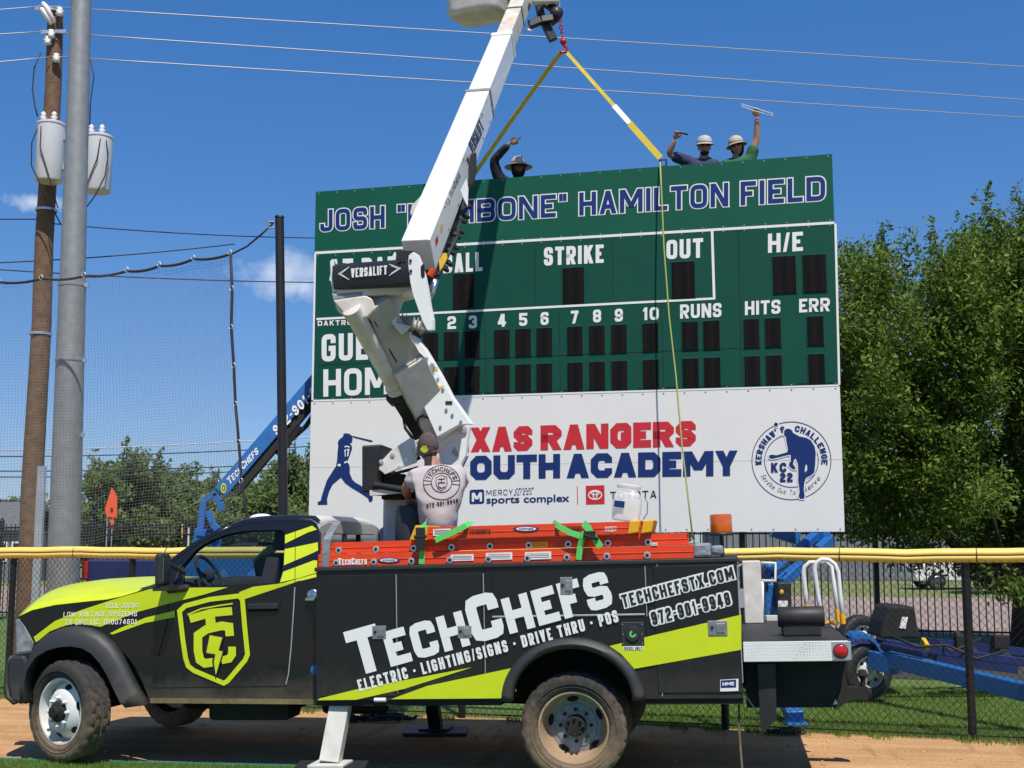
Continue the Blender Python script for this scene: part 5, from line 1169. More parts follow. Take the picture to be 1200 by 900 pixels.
# windshield between cowl and roof
cow = tp(178, 684, VC + .05); bm = B(); c0 = Vector((cow.x, VC+.06, WB+.02)); top_ = rl[4]
g = [[], []]
for k in range(NV+1):
    f = k/NV; bow = 1-(2*f-1)**2
    g[0].append(bm.verts.new(Vector((c0.x - .10*bow, c0.y + (VW-2*c0.y)*f, c0.z)))); g[1].append(bm.verts.new(Vector((top_.x - .03*bow, top_.y + (VW-2*top_.y)*f, top_.z + .05*(1-(2*f-1)**4)))))
for k in range(NV): bm.faces.new((g[0][k], g[0][k+1], g[1][k+1], g[1][k]))
tobj('windshield', bm, M['glass'], smooth=True)
bm = B()
for pts in ([cabp(x, y) for x, y in z6('105,561 110,398 200,328 300,258 380,212 450,180 560,130')],):
    tube(bm, [p + Vector((-.01, .02, 0)) for p in pts], .028, 8); tobj('windshield_pillar', bm, M['black_cab'], smooth=True); bm = B(); tube(bm, [mir(p + Vector((-.01, .02, 0))) for p in pts], .028, 8)
tobj('windshield_pillar', bm, M['black_cab'], smooth=True)
# door glass
for f_ in (lambda p: p + Vector((0, .025, 0)), lambda p: mir(p + Vector((0, .025, 0)))):
    bm = B(); bm.faces.new([bm.verts.new(f_(p)) for p in wn]); bmesh.ops.triangulate(bm, faces=bm.faces[:]); tobj('door_glass', bm, M['clear'] , smooth=False)
# rear wall with its window
rc = [fr[14], fr[15], fr[17]]; uRw = fr[17].x
wbk = tp(372, 823, VC).z; zr = [p.z for p in rc]
lw = [Vector((uRw-.02, VC+.02, wbk)), Vector((uRw-.02, VC+.02, WB)), Vector((uRw-.02, rc[2].y+.03, rc[2].z)), Vector((uRw-.02, rc[0].y+.04, rc[0].z-.005)), Vector((uRw-.02, rc[0].y+.25, rc[0].z+.035))]
rw = lw + [mir(p) for p in lw[::-1]]
hw0 = [Vector((uRw-.02, .42, WB+.08)), Vector((uRw-.02, .48, rc[0].z-.07)), Vector((uRw-.02, VW-.48, rc[0].z-.07)), Vector((uRw-.02, VW-.42, WB+.08))]
bm = B(); plate(bm, [Vector((uRw-.02, p.y, p.z)) for p in rw], [hw0], (-.04, 0, 0)); tobj('rear_wall', bm, M['grey_paint'], bevel=.01)
bm = B(); prism(bm, [p + Vector((.001, 0, 0)) for p in hw0], (-.012, 0, 0)); rwo = tobj('rear_window', bm, M['rear_glass'])
for f_ in (.36, .64):
    bm = B(); a_ = hw0[0].lerp(hw0[3], f_); b_ = hw0[1].lerp(hw0[2], f_); beam(bm, a_ + Vector((.008, 0, 0)), b_ + Vector((.008, 0, 0)), .03, .014, up=(0, 1, 0))
    tobj('window_divider', bm, M['plastic_black'], rwo)
# hood lofted across
bm = B(); rowsH = []
for p in sh:
    q = mir(p); zc_ = max(crown(p.x), p.z + .004); r_ = []
    for k in range(17):
        f = k/16; x = 2*f-1; r_.append(bm.verts.new(Vector((p.x - .0*(1-x*x), p.y + .004 + (q.y-p.y-.008)*f, p.z + (zc_-p.z)*(1-abs(x)**2.6)))))
    rowsH.append(r_)
for a_, b_ in zip(rowsH[:-1], rowsH[1:]):
    for k in range(16):
        f = bm.faces.new((a_[k], a_[k+1], b_[k+1], b_[k])); 
        f.material_index = 0
hood = tobj('hood', bm, [M['lime'], M['black_cab']], smooth=True); s_ = hood.modifiers.new('s', 'SOLIDIFY'); s_.thickness = .02; s_.offset = -1
# black corner of the hood by the cowl
for p in hood.data.polygons:
    c = p.center
    if c.x > tp(158, 681, .3).x + .10*max(0, c.y-.2): p.material_index = 1
# front end: grille, bumper, headlight
gx = tp(20, 740, VC).x; gz0, gz1 = tp(20, 790, VC).z, sh[0].z
bm = B(); box(bm, (gx-.02, VC+.30, gz0+.05), (gx+.10, VW-VC-.30, gz1)); tobj('grille', bm, M['plastic_black'], bevel=.02)
for mr_ in (False, True):
    P = [tp(x, y, VC-.004) for x, y in zc('48,440 58,436 78,462 105,511 96,543 50,549')]; P = [mir(p) for p in P] if mr_ else P
    bm = B(); prism(bm, P, (0, .30 if not mr_ else -.30, 0)); h_ = tobj('headlight', bm, M['hub_grey'], bevel=.012)
    P2 = [tp(x, y, VC-.009) for x, y in zc('52,447 60,442 76,466 99,510 92,536 54,541')]; P2 = [mir(p) for p in P2] if mr_ else P2
    bm = B(); prism(bm, P2, (0, .003, 0)); tobj('lens', bm, M['hub_grey'] if False else mat('headlight_lens', (.20, .23, .27), .06, 0, 1, var=.6, vscale=9), h_)
b0, b1 = tp(7.5, 790, VC), tp(30, 815, VC)
bm = B(); pr = None
prof = [(0, 770), (-1.5, 790), (0, 812), (6, 826)]
for k in range(15):
    f = k/14; v = VC-.02 + (VW-2*VC+.04)*f; x = 2*f-1; bow = -.10*(1-abs(x)**3); ring = []
    for du, py in ((.02, 768), (-.02, 776), (-.03, 800), (-.01, 818), (.06, 826)): ring.append(bm.verts.new(Vector((tp(10, 800, VC).x + du + bow, v, tp(12, py, VC).z))))
    if pr:
        for j in range(4): bm.faces.new((pr[j], pr[j+1], ring[j+1], ring[j]))
    pr = ring
bp = tobj('front_bumper', bm, M['trim_grey'], smooth=True, autosmooth=40); s_ = bp.modifiers.new('s', 'SOLIDIFY'); s_.thickness = .03
for mr_ in (False, True):
    P = [tp(x, y, VC-.02) for x, y in ((9.5, 769), (28, 768), (35, 781), (34, 808), (31, 826), (13, 822), (8.5, 800))]; P = [mir(p) for p in P] if mr_ else P
    bm = B(); prism(bm, P, (0, .24 if not mr_ else -.24, 0)); tobj('bumper_end', bm, M['trim_grey'], bevel=.025)
# engine bay block and floor close the shell
bm = B(); hzmax = min(p.z for p in sh)-.03
box(bm, (gx+.02, .62, .62), (tp(200, 700, VC).x, VW-.62, hzmax)); tobj('engine_bay', bm, M['dark'])
bm = B(); box(bm, (tp(196, 700, VC).x, VC+.065, .58), (uRw-.05, VW-VC-.065, .68)); box(bm, (tp(150, 700, VC).x, VC+.065, .70), (tp(185, 700, VC).x, VW-VC-.065, WB-.05)); tobj('cab_floor', bm, M['chassis'])
bm = B(); a_, b_ = tp(176, 822.5, VC-.012), tp(371, 824, VC-.012); prism(bm, [Vector((a_.x, VC-.012, a_.z+.028)), Vector((b_.x, VC-.012, b_.z+.028)), Vector((b_.x, VC-.012, b_.z-.01)), Vector((a_.x, VC-.012, a_.z-.01))], (0, .08, 0)); tobj('rocker_trim', bm, dirty('rocker', (.10, .09, .04), (.34, .24, .10), .8, 0, .3, .9, .9, 6))
# front fender flares traced
def band(outer, inner, v_out, v_in, name, mir_):
    bm = B(); pr = None; n = len(outer)
    for o_, i_ in zip(outer, inner):
        po, pi_ = tp(*o_, VC), tp(*i_, VC); mid = po.lerp(pi_, .35)
        pts = [Vector((po.x, VC-.001, po.z)), Vector((po.lerp(pi_, .10).x, VC-.05, po.lerp(pi_, .10).z)), Vector((mid.x, VC-.085, mid.z)), Vector((pi_.x, VC-.095, pi_.z)), Vector((pi_.x, VC+.05, pi_.z))]
        if mir_: pts = [mir(p) for p in pts]
        ring = [bm.verts.new(p) for p in pts]
        if pr:
            for j in range(4): bm.faces.new((pr[j], pr[j+1], ring[j+1], ring[j]))
        pr = ring
    o = tobj(name, bm, M['trim_grey'], smooth=True, autosmooth=60); s_ = o.modifiers.new('s', 'SOLIDIFY'); s_.thickness = .008
fo = zc('72,700 78,630 92,575 118,520 150,487 195,467 240,460 285,466 322,484 355,512 385,555 412,610 435,655 466,702')
fi = zc('98,692 92,640 104,590 130,552 165,530 205,520 240,518 275,524 302,540 328,568 350,604 372,650 392,690 408,708')
for mr_ in (False, True): band(fo, fi, 0, 0, 'fender_flare', mr_)
bm = B(); a_ = tp(100, 760, VC); prism(bm, [Vector((UW + .47*math.cos(q), .60, wf + .03 + .47*math.sin(q))) for q in [math.pi*i/14 for i in range(15)]], (0, .02, 0)); tobj('wheel_liner', bm, M['dark'])
# livery on the cab
bm = B(); OC = .006
def surfC(px, py, off): return cabp(px, py, off)
bm.free()
bm = B(); flat(bm, [(39.5, 746.5), (64, 728), (95, 715), (132, 702.8), (150, 697.5), (176, 690.3), (196, 689), (267, 688.2), (238, 697), (190, 709.3), (162, 716.8), (142, 724.6), (118, 734.5), (98, 731.5), (85, 731), (72, 734.5), (58, 740), (46, 750), (42, 752.5)], surfC, OC); tobj('lime_stripe', bm, M['lime'])
bm = B(); flat(bm, [(128.5, 742.3), (142, 735.5), (170.5, 723.8), (204.8, 715.6), (204.8, 723.2), (170, 730), (132, 743.5)], surfC, OC); tobj('lime_stripe', bm, M['lime'])
bm = B(); flat(bm, [(280, 694), (297, 687.5), (327, 684), (333, 683), (371.5, 672), (371.5, 676), (347, 682), (287, 702)], surfC, OC); tobj('lime_stripe', bm, M['lime'])
bm = B(); flat(bm, [(328, 682.6), (332, 670), (368, 656.5), (371.8, 657), (371.3, 671), (350, 677.5)], surfC, OC); tobj('lime_stripe', bm, M['lime'])
bm = B(); flat(bm, [(333.5, 643.5), (372.5, 635.5), (372.8, 645), (362, 650), (332.7, 662.5)], surfC, OC); tobj('lime_stripe', bm, M['lime'])
bm = B(); flat(bm, [(334, 627), (366, 616), (371.5, 620.5), (361, 623.8), (334, 637)], surfC, OC); tobj('lime_stripe', bm, M['lime'])

bm = B(); line(bm, [(345.5, 688), (344, 715), (341, 760), (338, 790), (335, 802)], 1.3, surfC, OC+.002); tobj('door_seam', bm, M['alu'])
bm = B(); line(bm, [(345.8, 613), (346, 640), (345.8, 660), (345.6, 684)], .7, surfC, OC+.003); tobj('pillar_seam', bm, M['dark'])
bm = B(); line(bm, [(210, 690), (178, 820)], .01, surfC, .002); line(bm, [(198, 690), (196, 730), (185, 770), (180, 800)], .8, surfC, .003); line(bm, [(180, 806), (335, 804)], .8, surfC, .003); tobj('panel_gap', bm, M['dark'])
shield_o = zc('549,410 556,398 572,388 650,370 738,359 752,362 760,374 768,470 776,548 773,562 762,580 712,638 700,646 686,644 598,604 582,592 574,574 562,500')
shield_i = zc('564,415 574,404 600,396 660,383 738,373 746,382 756,500 761,545 755,560 706,622 694,629 610,594 594,586 586,570 575,500')
bm = B()
for i in range(len(shield_o)-1 + 1):
    pass
line(bm, [((a_[0]), (a_[1])) for a_ in zc('557,413 575,397 650,377 742,366 752,378 760,470 768,548 760,566 706,630 694,637 602,598 584,584 576,560 567,500')], 5.6, surfC, .009, closed=True)
line(bm, zc('582,424 625,406 680,396 722,390'), 1.6, surfC, .009)
ze = lambda q: zpts(q, 0, 500, 2.25)
line(bm, ze('500,507 556,491 612,486'), 9.5, surfC, .009); flat(bm, ze('541,498 566,494 570,530 544,534'), surfC, .0095)
line(bm, ze('606,552 604,528 585,525 545,534 522,550 522,590 527,615 540,624 562,621'), 10, surfC, .010); line(bm, ze('612,580 612,600 604,612 584,616'), 9, surfC, .0103)
bolt_ = ze('553,550 586,556 576,590 587,593 569,655 564,620 568,600 544,596'); flat(bm, bolt_, surfC, .0125)
shl = tobj('shield_emblem', bm, M['lime']); bm = B(); line(bm, bolt_, 4.2, surfC, .0115, closed=True); tobj('bolt_outline', bm, M['black_ink'], shl)
bm = B()
flat(bm, zc('664,494 676,494 668,526 690,524 668,598 662,598 668,552 640,548'), surfC, .013); tobj('bolt_mark', bm, M['black_ink']) if False else bm.free()
for tx_, q_ in (('TECL-33216', zc('325,404 428,402 428,388 325,390')), ('LOW VOLTAGE SYSTEMS', zc('196,431 425,429 425,414 198,416')), ('TX DPS LIC. B10074601', zc('200,456 424,454 424,438 202,440'))): words('license_lettering', tx_, q_, surfC, .009, lambda n, b_: tobj(n, b_, M['white_vinyl']), t=.16, gap=.22, k=2)
# door handle, mirror, lamp, rear-corner hardware
a_, b_ = cabp(292, 717), cabp(327, 705); bm = B(); box(bm, (a_.x, VC-.035, a_.z+.02), (b_.x, VC-.012, b_.z-.012)); box(bm, (b_.x-.05, VC-.015, a_.z+.02), (b_.x-.01, VC, b_.z-.012)); box(bm, (a_.x+.01, VC-.015, a_.z+.02), (a_.x+.04, VC, b_.z-.012)); dh = tobj('door_handle', bm, M['plastic_black'], bevel=.006)
bm = B(); box(bm, (a_.x-.01, VC-.006, a_.z), (b_.x+.01, VC-.0005, b_.z)); tobj('handle_recess', bm, M['dark'], dh, bevel=.004)
vm = VC-.28; a_, b_ = tp(181.5, 691, vm), tp(196.5, 648.5, vm); bm = B(); box(bm, (a_.x+.0, vm-.02, a_.z+.03), (a_.x+.066, vm+.15, b_.z)); mi_ = tobj('side_mirror', bm, M['plastic_black'], bevel=.025, seg=3)
bm = B(); tube(bm, [(a_.x+.03, vm+.10, a_.z+.05), (a_.x+.05, vm+.16, a_.z-.01), (a_.x+.14, VC+.01, a_.z+.0)], .03, 8); tube(bm, [(a_.x+.03, vm+.12, a_.z+.22), (a_.x+.12, VC+.01, a_.z+.12)], .018, 8); box(bm, (a_.x-.02, vm, a_.z-.012), (a_.x+.10, VC, a_.z+.028)); tobj('mirror_arm', bm, M['plastic_black'], mi_, smooth=True, autosmooth=40)
bm = B(); box(bm, (a_.x+.0665, vm, a_.z+.06), (a_.x+.070, vm+.13, b_.z-.03)); tobj('mirror_glass', bm, M['chrome'], mi_)
a_ = cabp(213, 664); bm = B(); tube(bm, [cabp(212.5, 662) + Vector((0, -.006, 0)), cabp(203, 690) + Vector((0, -.006, 0))], .012, 6); tobj('quarter_trim', bm, M['plastic_black'])
bm = B(); q = (ri and rl[5]); ball(bm, (rl[5].x+.05, .62, rl[5].z+.05), (.10, .06, .035), 3); tobj('roof_antenna', bm, M['sign_white'], smooth=True)
bm = B(); a_, b_ = tp(363.5, 683, VC-.012), tp(370, 671 - 3, VC-.012); q = tp(367, 697, VC); lathe(bm, [(0, 0), (.045, .0), (.045, .02), (.0, .03)], (q.x, VC, q.z), (0, -1, 0), 18); box(bm, (q.x-.05, VC-.05, q.z-.045), (q.x+.03, VC-.002, q.z-.02)); tobj('filler_cap', bm, M['chrome'], bevel=.004)
bm = B(); q = tp(369, 784, VC+.08); lathe(bm, [(0, 0), (.045, 0), (.04, .03), (0, .04)], (q.x+.03, VC+.03, q.z), (0, -1, 0), 14); tobj('blue_cap', bm, M['blue'])
# interior
bm = B(); c = tp(246, 674, .62); ax = Vector((.86, 0, .5)).normalized(); e1 = Vector((0, 1, 0)); e2 = ax.cross(e1)
tube(bm, [c + e1*(.185*math.cos(q)) + e2*(.185*math.sin(q)) for q in [i*math.pi/12 for i in range(24)]], .017, 8, closed=True)
for q in (0.2, 2.9, 4.7): tube(bm, [c - ax*.02, c + e1*(.18*math.cos(q)) + e2*(.18*math.sin(q))], .014, 6)
ball(bm, c - ax*.02, .06); tube(bm, [c - ax*.02, c - ax*.5], .035, 8); tobj('steering_wheel', bm, M['seat'], smooth=True)
bm = B(); d0 = tp(205, 690, .6).x; pr = None
prism(bm, [Vector((d0-.2, .3, WB-.5)), Vector((d0-.2, .3, WB-.01)), Vector((d0+.05, .3, WB+.05)), Vector((d0+.22, .3, WB+.03)), Vector((d0+.30, .3, WB-.10)), Vector((d0+.22, .3, WB-.5))], (0, VW-.6, 0)); tobj('dashboard', bm, M['seat'], bevel=.03)
for v, m_ in ((.42, 'seat'), (1.40, 'seat_grey')):
    us = tp(315, 690, v+.2).x; bm = B(); W2 = .50
    prism(bm, [Vector((us-.45, v, WB-.42)), Vector((us-.45, v, WB-.30)), Vector((us, v, WB-.34)), Vector((us, v, WB-.46))], (0, W2, 0)); prism(bm, [Vector((us-.10, v, WB-.36)), Vector((us+.06, v, WB+.26)), Vector((us+.17, v, WB+.24)), Vector((us+.06, v, WB-.42))], (0, W2, 0)); prism(bm, [Vector((us+.05, v+.12, WB+.285)), Vector((us+.08, v+.12, WB+.45)), Vector((us+.17, v+.12, WB+.44)), Vector((us+.15, v+.12, WB+.27))], (0, W2-.24, 0)); tobj('seat', bm, M['seat'], bevel=.035, seg=3)
bm = B(); q = tp(285, 634, .9); box(bm, (q.x-.02, .95, q.z-.04), (q.x+.02, 1.2, q.z+.04)); tube(bm, [(q.x, 1.07, q.z), (q.x-.03, 1.07, q.z+.12)], .012, 6); tobj('rear_view_mirror', bm, M['plastic_black'], bevel=.01)
bm = B(); q0 = tp(283, 645, .55); box(bm, (q0.x-.10, .35, q0.z+.04), (q0.x+.22, .85, q0.z+.06)); tobj('sun_visor', bm, M['seat'])
bm = B(); box(bm, (rl[6].x, .33, rl[6].z-.05), (uRw-.08, VW-.33, rl[6].z-.02)); tobj('headliner', bm, M['seat'])

# --- aerial lift on the truck (world coordinates; parts of the truck)
def lobj(name, bm, m, parent=None, **kw): return obj(name, bm, m, parent or tr, **kw)
# turret column and rotating yoke
tb = at(474, 640, 10.95); tz0 = 1.0
bm = B(); lathe(bm, [(0, 0), (.20, 0), (.20, .9), (.17, .92), (.17, 1.2), (0, 1.2)], (tb.x-.02, 10.95, tz0), (0, 0, 1), 32); tu_ = lobj('turret', bm, M['grey_paint'], smooth=True, autosmooth=40)
a, b = at(450, 640, 10.8), at(486, 580, 10.8); bm = B(); box(bm, (a.x, 10.72, 1.0), (b.x+.02, 11.15, b.z)); lobj('turret_housing', bm, M['white_worn'], tu_, bevel=.02)
bm = B(); c = at(484, 640, 10.55); lathe(bm, [(0, 0), (.145, 0), (.15, .02), (.15, .40), (.13, .44), (0, .45)], (c.x+.0, 10.55, c.z-.1), (0, 0, 1), 24); lobj('hydraulic_tank', bm, M['trim_grey'], smooth=True, autosmooth=40)
bm = B(); a, b = at(449, 586, 10.75), at(520, 568, 10.75); box(bm, (a.x, 10.6, a.z), (b.x, 11.3, b.z)); lobj('slew_ring', bm, M['chassis'], tu_, bevel=.01)
a, b = at(440, 574, 10.6), at(476, 556, 10.6); bm = B(); box(bm, (a.x, 10.5, a.z), (b.x, 10.62, b.z)); box(bm, (a.x-.05, 10.45, a.z+.02), (a.x+.05, 10.6, b.z+.06)); tube(bm, [at(437, 568, 10.45), at(480, 575, 10.45)], .03, 8); lobj('control_valves', bm, M['chassis'], tu_, bevel=.008)
bm = B()
for px, py in ((440, 548), (447, 551), (443, 556), (455, 553), (462, 549)): ball(bm, at(px, py, 10.5), (.03, .03, .022), 1)
tube(bm, [at(446, 556, 10.48), at(462, 548, 10.44), at(484, 540, 10.48), at(492, 536, 10.5)], .018, 6); tube(bm, [at(450, 560, 10.48), at(466, 554, 10.44), at(490, 548, 10.5)], .014, 6); lobj('valve_hoses', bm, M['wire_dark'], tu_, smooth=True)
bm = B(); a = at(436, 578, 10.5); beam(bm, at(434, 578, 10.5), at(486, 574, 10.5), .1, .045); lobj('step_bar', bm, M['white_worn'], tu_)
# black control box at the left of the turret
P = [at(424, 522, 10.45), at(447, 520.5, 10.45), at(447, 576, 10.45), at(424, 577, 10.45)]
bm = B(); prism(bm, P, (.09, .34, -.02)); lobj('control_box', bm, M['black_paint'], tu_, bevel=.012)
# yoke side plates
yk = zpts('190,335 215,275 280,205 400,128 438,150 445,205 442,292 330,330 232,372', 410, 490, 5.625)
bm = B(); prism(bm, [at(x, y, 10.40) for x, y in yk], (0, .03, 0)); yo = lobj('yoke_plate', bm, M['white_worn'], bevel=.005)
yk2 = zpts('590,145 640,100 700,28 735,22 775,18 785,60 772,150 760,250 735,300 720,352 690,420 640,330 590,250', 410, 490, 5.625)
bm = B(); prism(bm, [at(x, y, 10.85) for x, y in yk2], (0.02, .04, 0)); lobj('yoke_plate', bm, M['white_paint'], bevel=.006)
bm = B(); pr_ = zpts('668,225 690,188 718,235 705,258', 410, 490, 5.625); prism(bm, [at(x, y, 10.845) for x, y in pr_], (0, -.002, 0)); lobj('yoke_cutout', bm, M['grey_paint'], yo)
bm = B(); beam(bm, at(512, 517, 10.75), at(542, 492, 10.75), .16, .035); lobj('yoke_edge', bm, M['white_paint'], yo)
for px, py in ((447, 541), (468, 548), (476, 539), (460, 533)):
    bm = B(); lathe(bm, [(.02, 0), (.02, .012), (0, .014)], at(px, py, 10.40), (0, -1, 0), 8); lobj('yoke_bolt', bm, M['alu'], yo)
bm = B(); lathe(bm, [(.0, 0), (.035, 0), (.035, .015), (0, .02)], at(543, 503, 10.84), (0, -1, 0), 12)
lobj('yoke_bolt', bm, M['alu'], yo)
# lower boom
L0, L1 = at(521, 522, 11.05), at(437, 352, 9.95)
bm = B(); beam(bm, L0.lerp(L1, .06), L0.lerp(L1, .62), .30, .34, up=(0, -1, .3)); lb_ = lobj('lower_boom', bm, M['white_worn'], bevel=.012)
bm = B(); beam(bm, L0.lerp(L1, .62), L1, .27, .26, up=(0, -1, .3), w1=.22, h1=.22); lobj('lower_boom', bm, M['grey_paint'], bevel=.012)
pl = zpts('505,395 610,690 640,660 560,590 700,690 780,880 900,870 740,720', 370, 270, 5.626)
side_pl = [at(x, y, 10.52) for x, y in ((466, 390), (480, 386), (497, 408), (516, 440), (529, 465), (552, 497), (537, 498), (512, 512), (497, 478), (481, 462), (484, 440), (479, 415))]
bm = B(); prism(bm, side_pl, (.03, .05, 0)); lobj('boom_side_plate', bm, M['white_paint'], lb_, bevel=.005)
c0, c1 = at(463, 452, 10.42), at(412, 362, 9.82); bm = B(); tube(bm, [c0, c1], .078, 18); tube(bm, [c0.lerp(c1, -.06), c0], .092, 18); lobj('lift_cylinder', bm, M['white_worn'], lb_, smooth=True, autosmooth=40)
bm = B(); q = [at(x, y, 10.5) for x, y in ((453, 460), (476, 457), (479, 466), (470, 473), (457, 474), (452, 468))]; prism(bm, q, (.0, .2, .0)); lobj('cylinder_clevis', bm, M['black_paint'], lb_, bevel=.01)
bm = B(); q = [at(x, y, 10.49) for x, y in ((451, 453), (458, 447), (474, 449), (484, 440), (487, 462), (479, 471), (476, 457), (453, 459))]; prism(bm, q, (0, .18, 0)); lobj('clevis_plate', bm, M['white_worn'], lb_, bevel=.006)
bm = B(); beam(bm, at(467, 472, 10.55), at(492, 512, 10.75), .09, .05, up=(0, -1, 0)); lobj('cylinder_guard', bm, M['black_paint'], lb_, bevel=.006)
bm = B(); tube(bm, [at(486, 472, 10.7), at(511, 514, 10.85)], .085, 16); lobj('slave_cylinder', bm, M['white_worn'], lb_, smooth=True, autosmooth=40)
bm = B(); tube(bm, [at(505, 478, 10.6), at(508, 485, 10.58), at(503, 490, 10.55), at(496, 487, 10.55), at(490, 490, 10.55), at(489, 500, 10.6)], .012, 6); tube(bm, [at(473, 490, 10.55), at(475, 502, 10.5), at(484, 514, 10.55), at(488, 520, 10.6)], .014, 6); lobj('hose', bm, M['wire_dark'], lb_, smooth=True)
# knuckle
K = zpts
kp = [at(x, y, 9.88) for x, y in ((386.5, 306), (390, 303), (392, 312), (394, 336), (396, 352), (400, 361), (412, 366), (404, 368), (396, 365), (391, 352), (387.5, 330))]
bm = B(); prism(bm, kp, (.02, .36, 0)); kn = lobj('knuckle_end_plate', bm, M['white_paint'], bevel=.006)
a, b = at(391, 337.5, 9.85), at(481, 331, 9.75); t1 = at(389.5, 312.5, 9.85); t2 = at(478, 306, 9.75)
bm = B(); n_ = Vector((.1, 1, 0)); pr = None
for f in [i/12 for i in range(13)]:
    lo, hi = a.lerp(b, f), t1.lerp(t2, f); ring = [bm.verts.new(p) for p in (lo + n_*.05 - Vector((0, 0, .012)), lo, lo.lerp(hi, .5) - n_*.018, hi, hi + n_*.05 + Vector((0, 0, .03)), hi + n_*.20 + Vector((0, 0, .045)), hi + n_*.34 + Vector((0, 0, .02)), lo + n_*.34)]
    if pr:
        for j in range(8): bm.faces.new((pr[j], pr[(j+1) % 8], ring[(j+1) % 8], ring[j]))
    else: bm.faces.new(ring[::-1])
    pr = ring
bm.faces.new(pr); kc = lobj('knuckle_cover', bm, M['black_paint'], smooth=True, autosmooth=40)
kN = (b-a).cross(t1-a).normalized(); kN = kN if kN.y < 0 else -kN
def surfK(px, py, off): return hit(px, py, a + kN*.019, kN) + kN*off
zk2 = lambda s: zpts(s, 370, 270, 5.626)
bm = B(); letters(bm, 'VERSALIFT', zk2('233,312 471,290 471,230 233,252'), surfK, .003, t=.19, k=2, r=.2, gap=.10)
for pts in ('222,240 150,287 222,325', '208,252 165,287 208,316', '484,222 560,250 484,298', '498,234 545,252 498,284'): line(bm, zk2(pts), .7, surfK, .003)
lobj('boom_lettering', bm, M['white_vinyl'], kc)
bm = B(); q = [at(x, y, 9.88) for x, y in ((392, 339), (482, 333), (484, 340), (470, 344), (420, 347), (402, 352), (394, 350))]; prism(bm, q, (0, .35, 0)); lobj('knuckle_body', bm, M['white_worn'], kn, bevel=.01)
bm = B(); tube(bm, [at(396, 350, 9.95), at(426, 347.5, 9.95)], .075, 18); tube(bm, [at(392, 351, 9.95), at(397, 350, 9.95)], .085, 18); lobj('knuckle_pin', bm, M['hub_grey'], kn, smooth=True, autosmooth=40)
q = [at(x, y, 9.83) for x, y in ((390, 352), (428, 346), (436, 350), (440, 362), (430, 372), (415, 374), (402, 366))]; bm = B(); prism(bm, q, (.01, .28, 0)); lobj('knuckle_bracket', bm, M['white_worn'], kn, bevel=.012)
q = [at(x, y, 10.0) for x, y in ((452, 344), (470, 342), (473, 350), (464, 378), (482, 382), (470, 392), (460, 380), (452, 360))]; bm = B(); prism(bm, q, (.0, .04, 0)); lobj('link_arm', bm, M['white_worn'], kn, bevel=.006)
bm = B()
for i in range(7): lathe(bm, [(.05, -.012), (.085, 0), (.05, .012)], at(466 + i*4.6, 377 + i*1.2, 10.2), (1, 0, -.12), 16)
tube(bm, [at(462, 376, 10.2), at(498, 386, 10.2)], .055, 14); lobj('rotary_union', bm, M['grey_paint'], kn, smooth=True, autosmooth=50)
bm = B(); tube(bm, [at(484, 389, 10.05), at(492, 394, 10.05), at(497, 388, 10.05)], .022, 8); lobj('union_hose', bm, M['wire_dark'], kn, smooth=True)
# hinge plate of the upper boom, facing the camera
q = zk2('612,165 640,142 668,160 690,215 715,300 735,400 750,500 770,590 770,655 735,660 700,590 640,420 620,330 608,250')
bm = B(); prism(bm, [at(x, y, 9.75) for x, y in q], (.02, .035, 0)); hp = lobj('hinge_plate', bm, M['white_paint'], bevel=.006)
q = zk2('692,240 705,222 718,230 720,300 706,315 694,300'); bm = B(); prism(bm, [at(x, y, 9.747) for x, y in q], (0, -.002, 0)); lobj('hinge_slot', bm, M['dark'], hp)
bm = B()
for x, y in ((625, 200), (627, 268), (560, 188), (585, 186), (548, 190)): lathe(bm, [(.012, 0), (.012, .008), (0, .01)], at(370+x/5.626, 270+y/5.626, 9.745), (0, -1, 0), 8)
lobj('hinge_bolt', bm, M['chassis'], hp)
# upper boom: three telescoping sections
U0, U1 = at(489, 303, 10.15), at(615, -8, 15.0); ud = (U1-U0).normalized(); us = ud.cross(Vector((0, 0, 1))).normalized(); uu = us.cross(ud)
def U(px, py):  # parameter along the boom nearest the ray
    best = min((i/400 for i in range(401)), key=lambda f: (lambda q: (q.x)**2)(Vector((proj(U0.lerp(U1, f))[0]-px, 0, 0))) if False else abs(proj(U0.lerp(U1, f))[1]-py)); return best
def proj(p):
    d = p - CAM; z = d.dot(FW); return CX + F*d.x/z, CY - F*d.dot(UP)/z
W0, H0 = .25, .30
def at_y(py): return U0.lerp(U1, U(0, py))
s1, s2, s3, s4 = at_y(300), at_y(122), at_y(54), U1
bm = B(); beam(bm, s1, s2, W0, H0, up=(0, 0, 1)); b1 = lobj('upper_boom', bm, M['white_paint'], bevel=.010)
bm = B(); beam(bm, s2 - ud*.02, s2 + ud*.035, W0+.018, H0+.018); lobj('boom_collar', bm, M['hub_grey'], b1, bevel=.003)
bm = B(); beam(bm, s2 - ud*.3, s3, W0-.02, H0-.02); lobj('upper_boom', bm, M['white_paint'], bevel=.008)
bm = B(); beam(bm, s3 - ud*.3, s4, W0-.07, H0-.075); b3 = lobj('inner_boom', bm, M['white_rusty'], bevel=.006)
q_ = at_y(20); bm = B(); beam(bm, q_ - ud*.01, q_ + ud*.015, W0-.05, H0-.055); lobj('boom_collar', bm, M['teal'], b3)
bm = B(); beam(bm, s3 - ud*.03, s3 + ud*.06, W0+.0, H0+.0); lobj('wear_pad_housing', bm, M['white_paint'], b3, bevel=.006)
bm = B(); c = s1 + us*0; q = [at(x, y, 10.05) for x, y in zk2('520,150 560,125 640,128 655,150 610,175 600,205 545,215 520,190')]; prism(bm, q, (0, .1, 0)); lobj('boom_heel', bm, M['black_paint'], hp, bevel=.006)
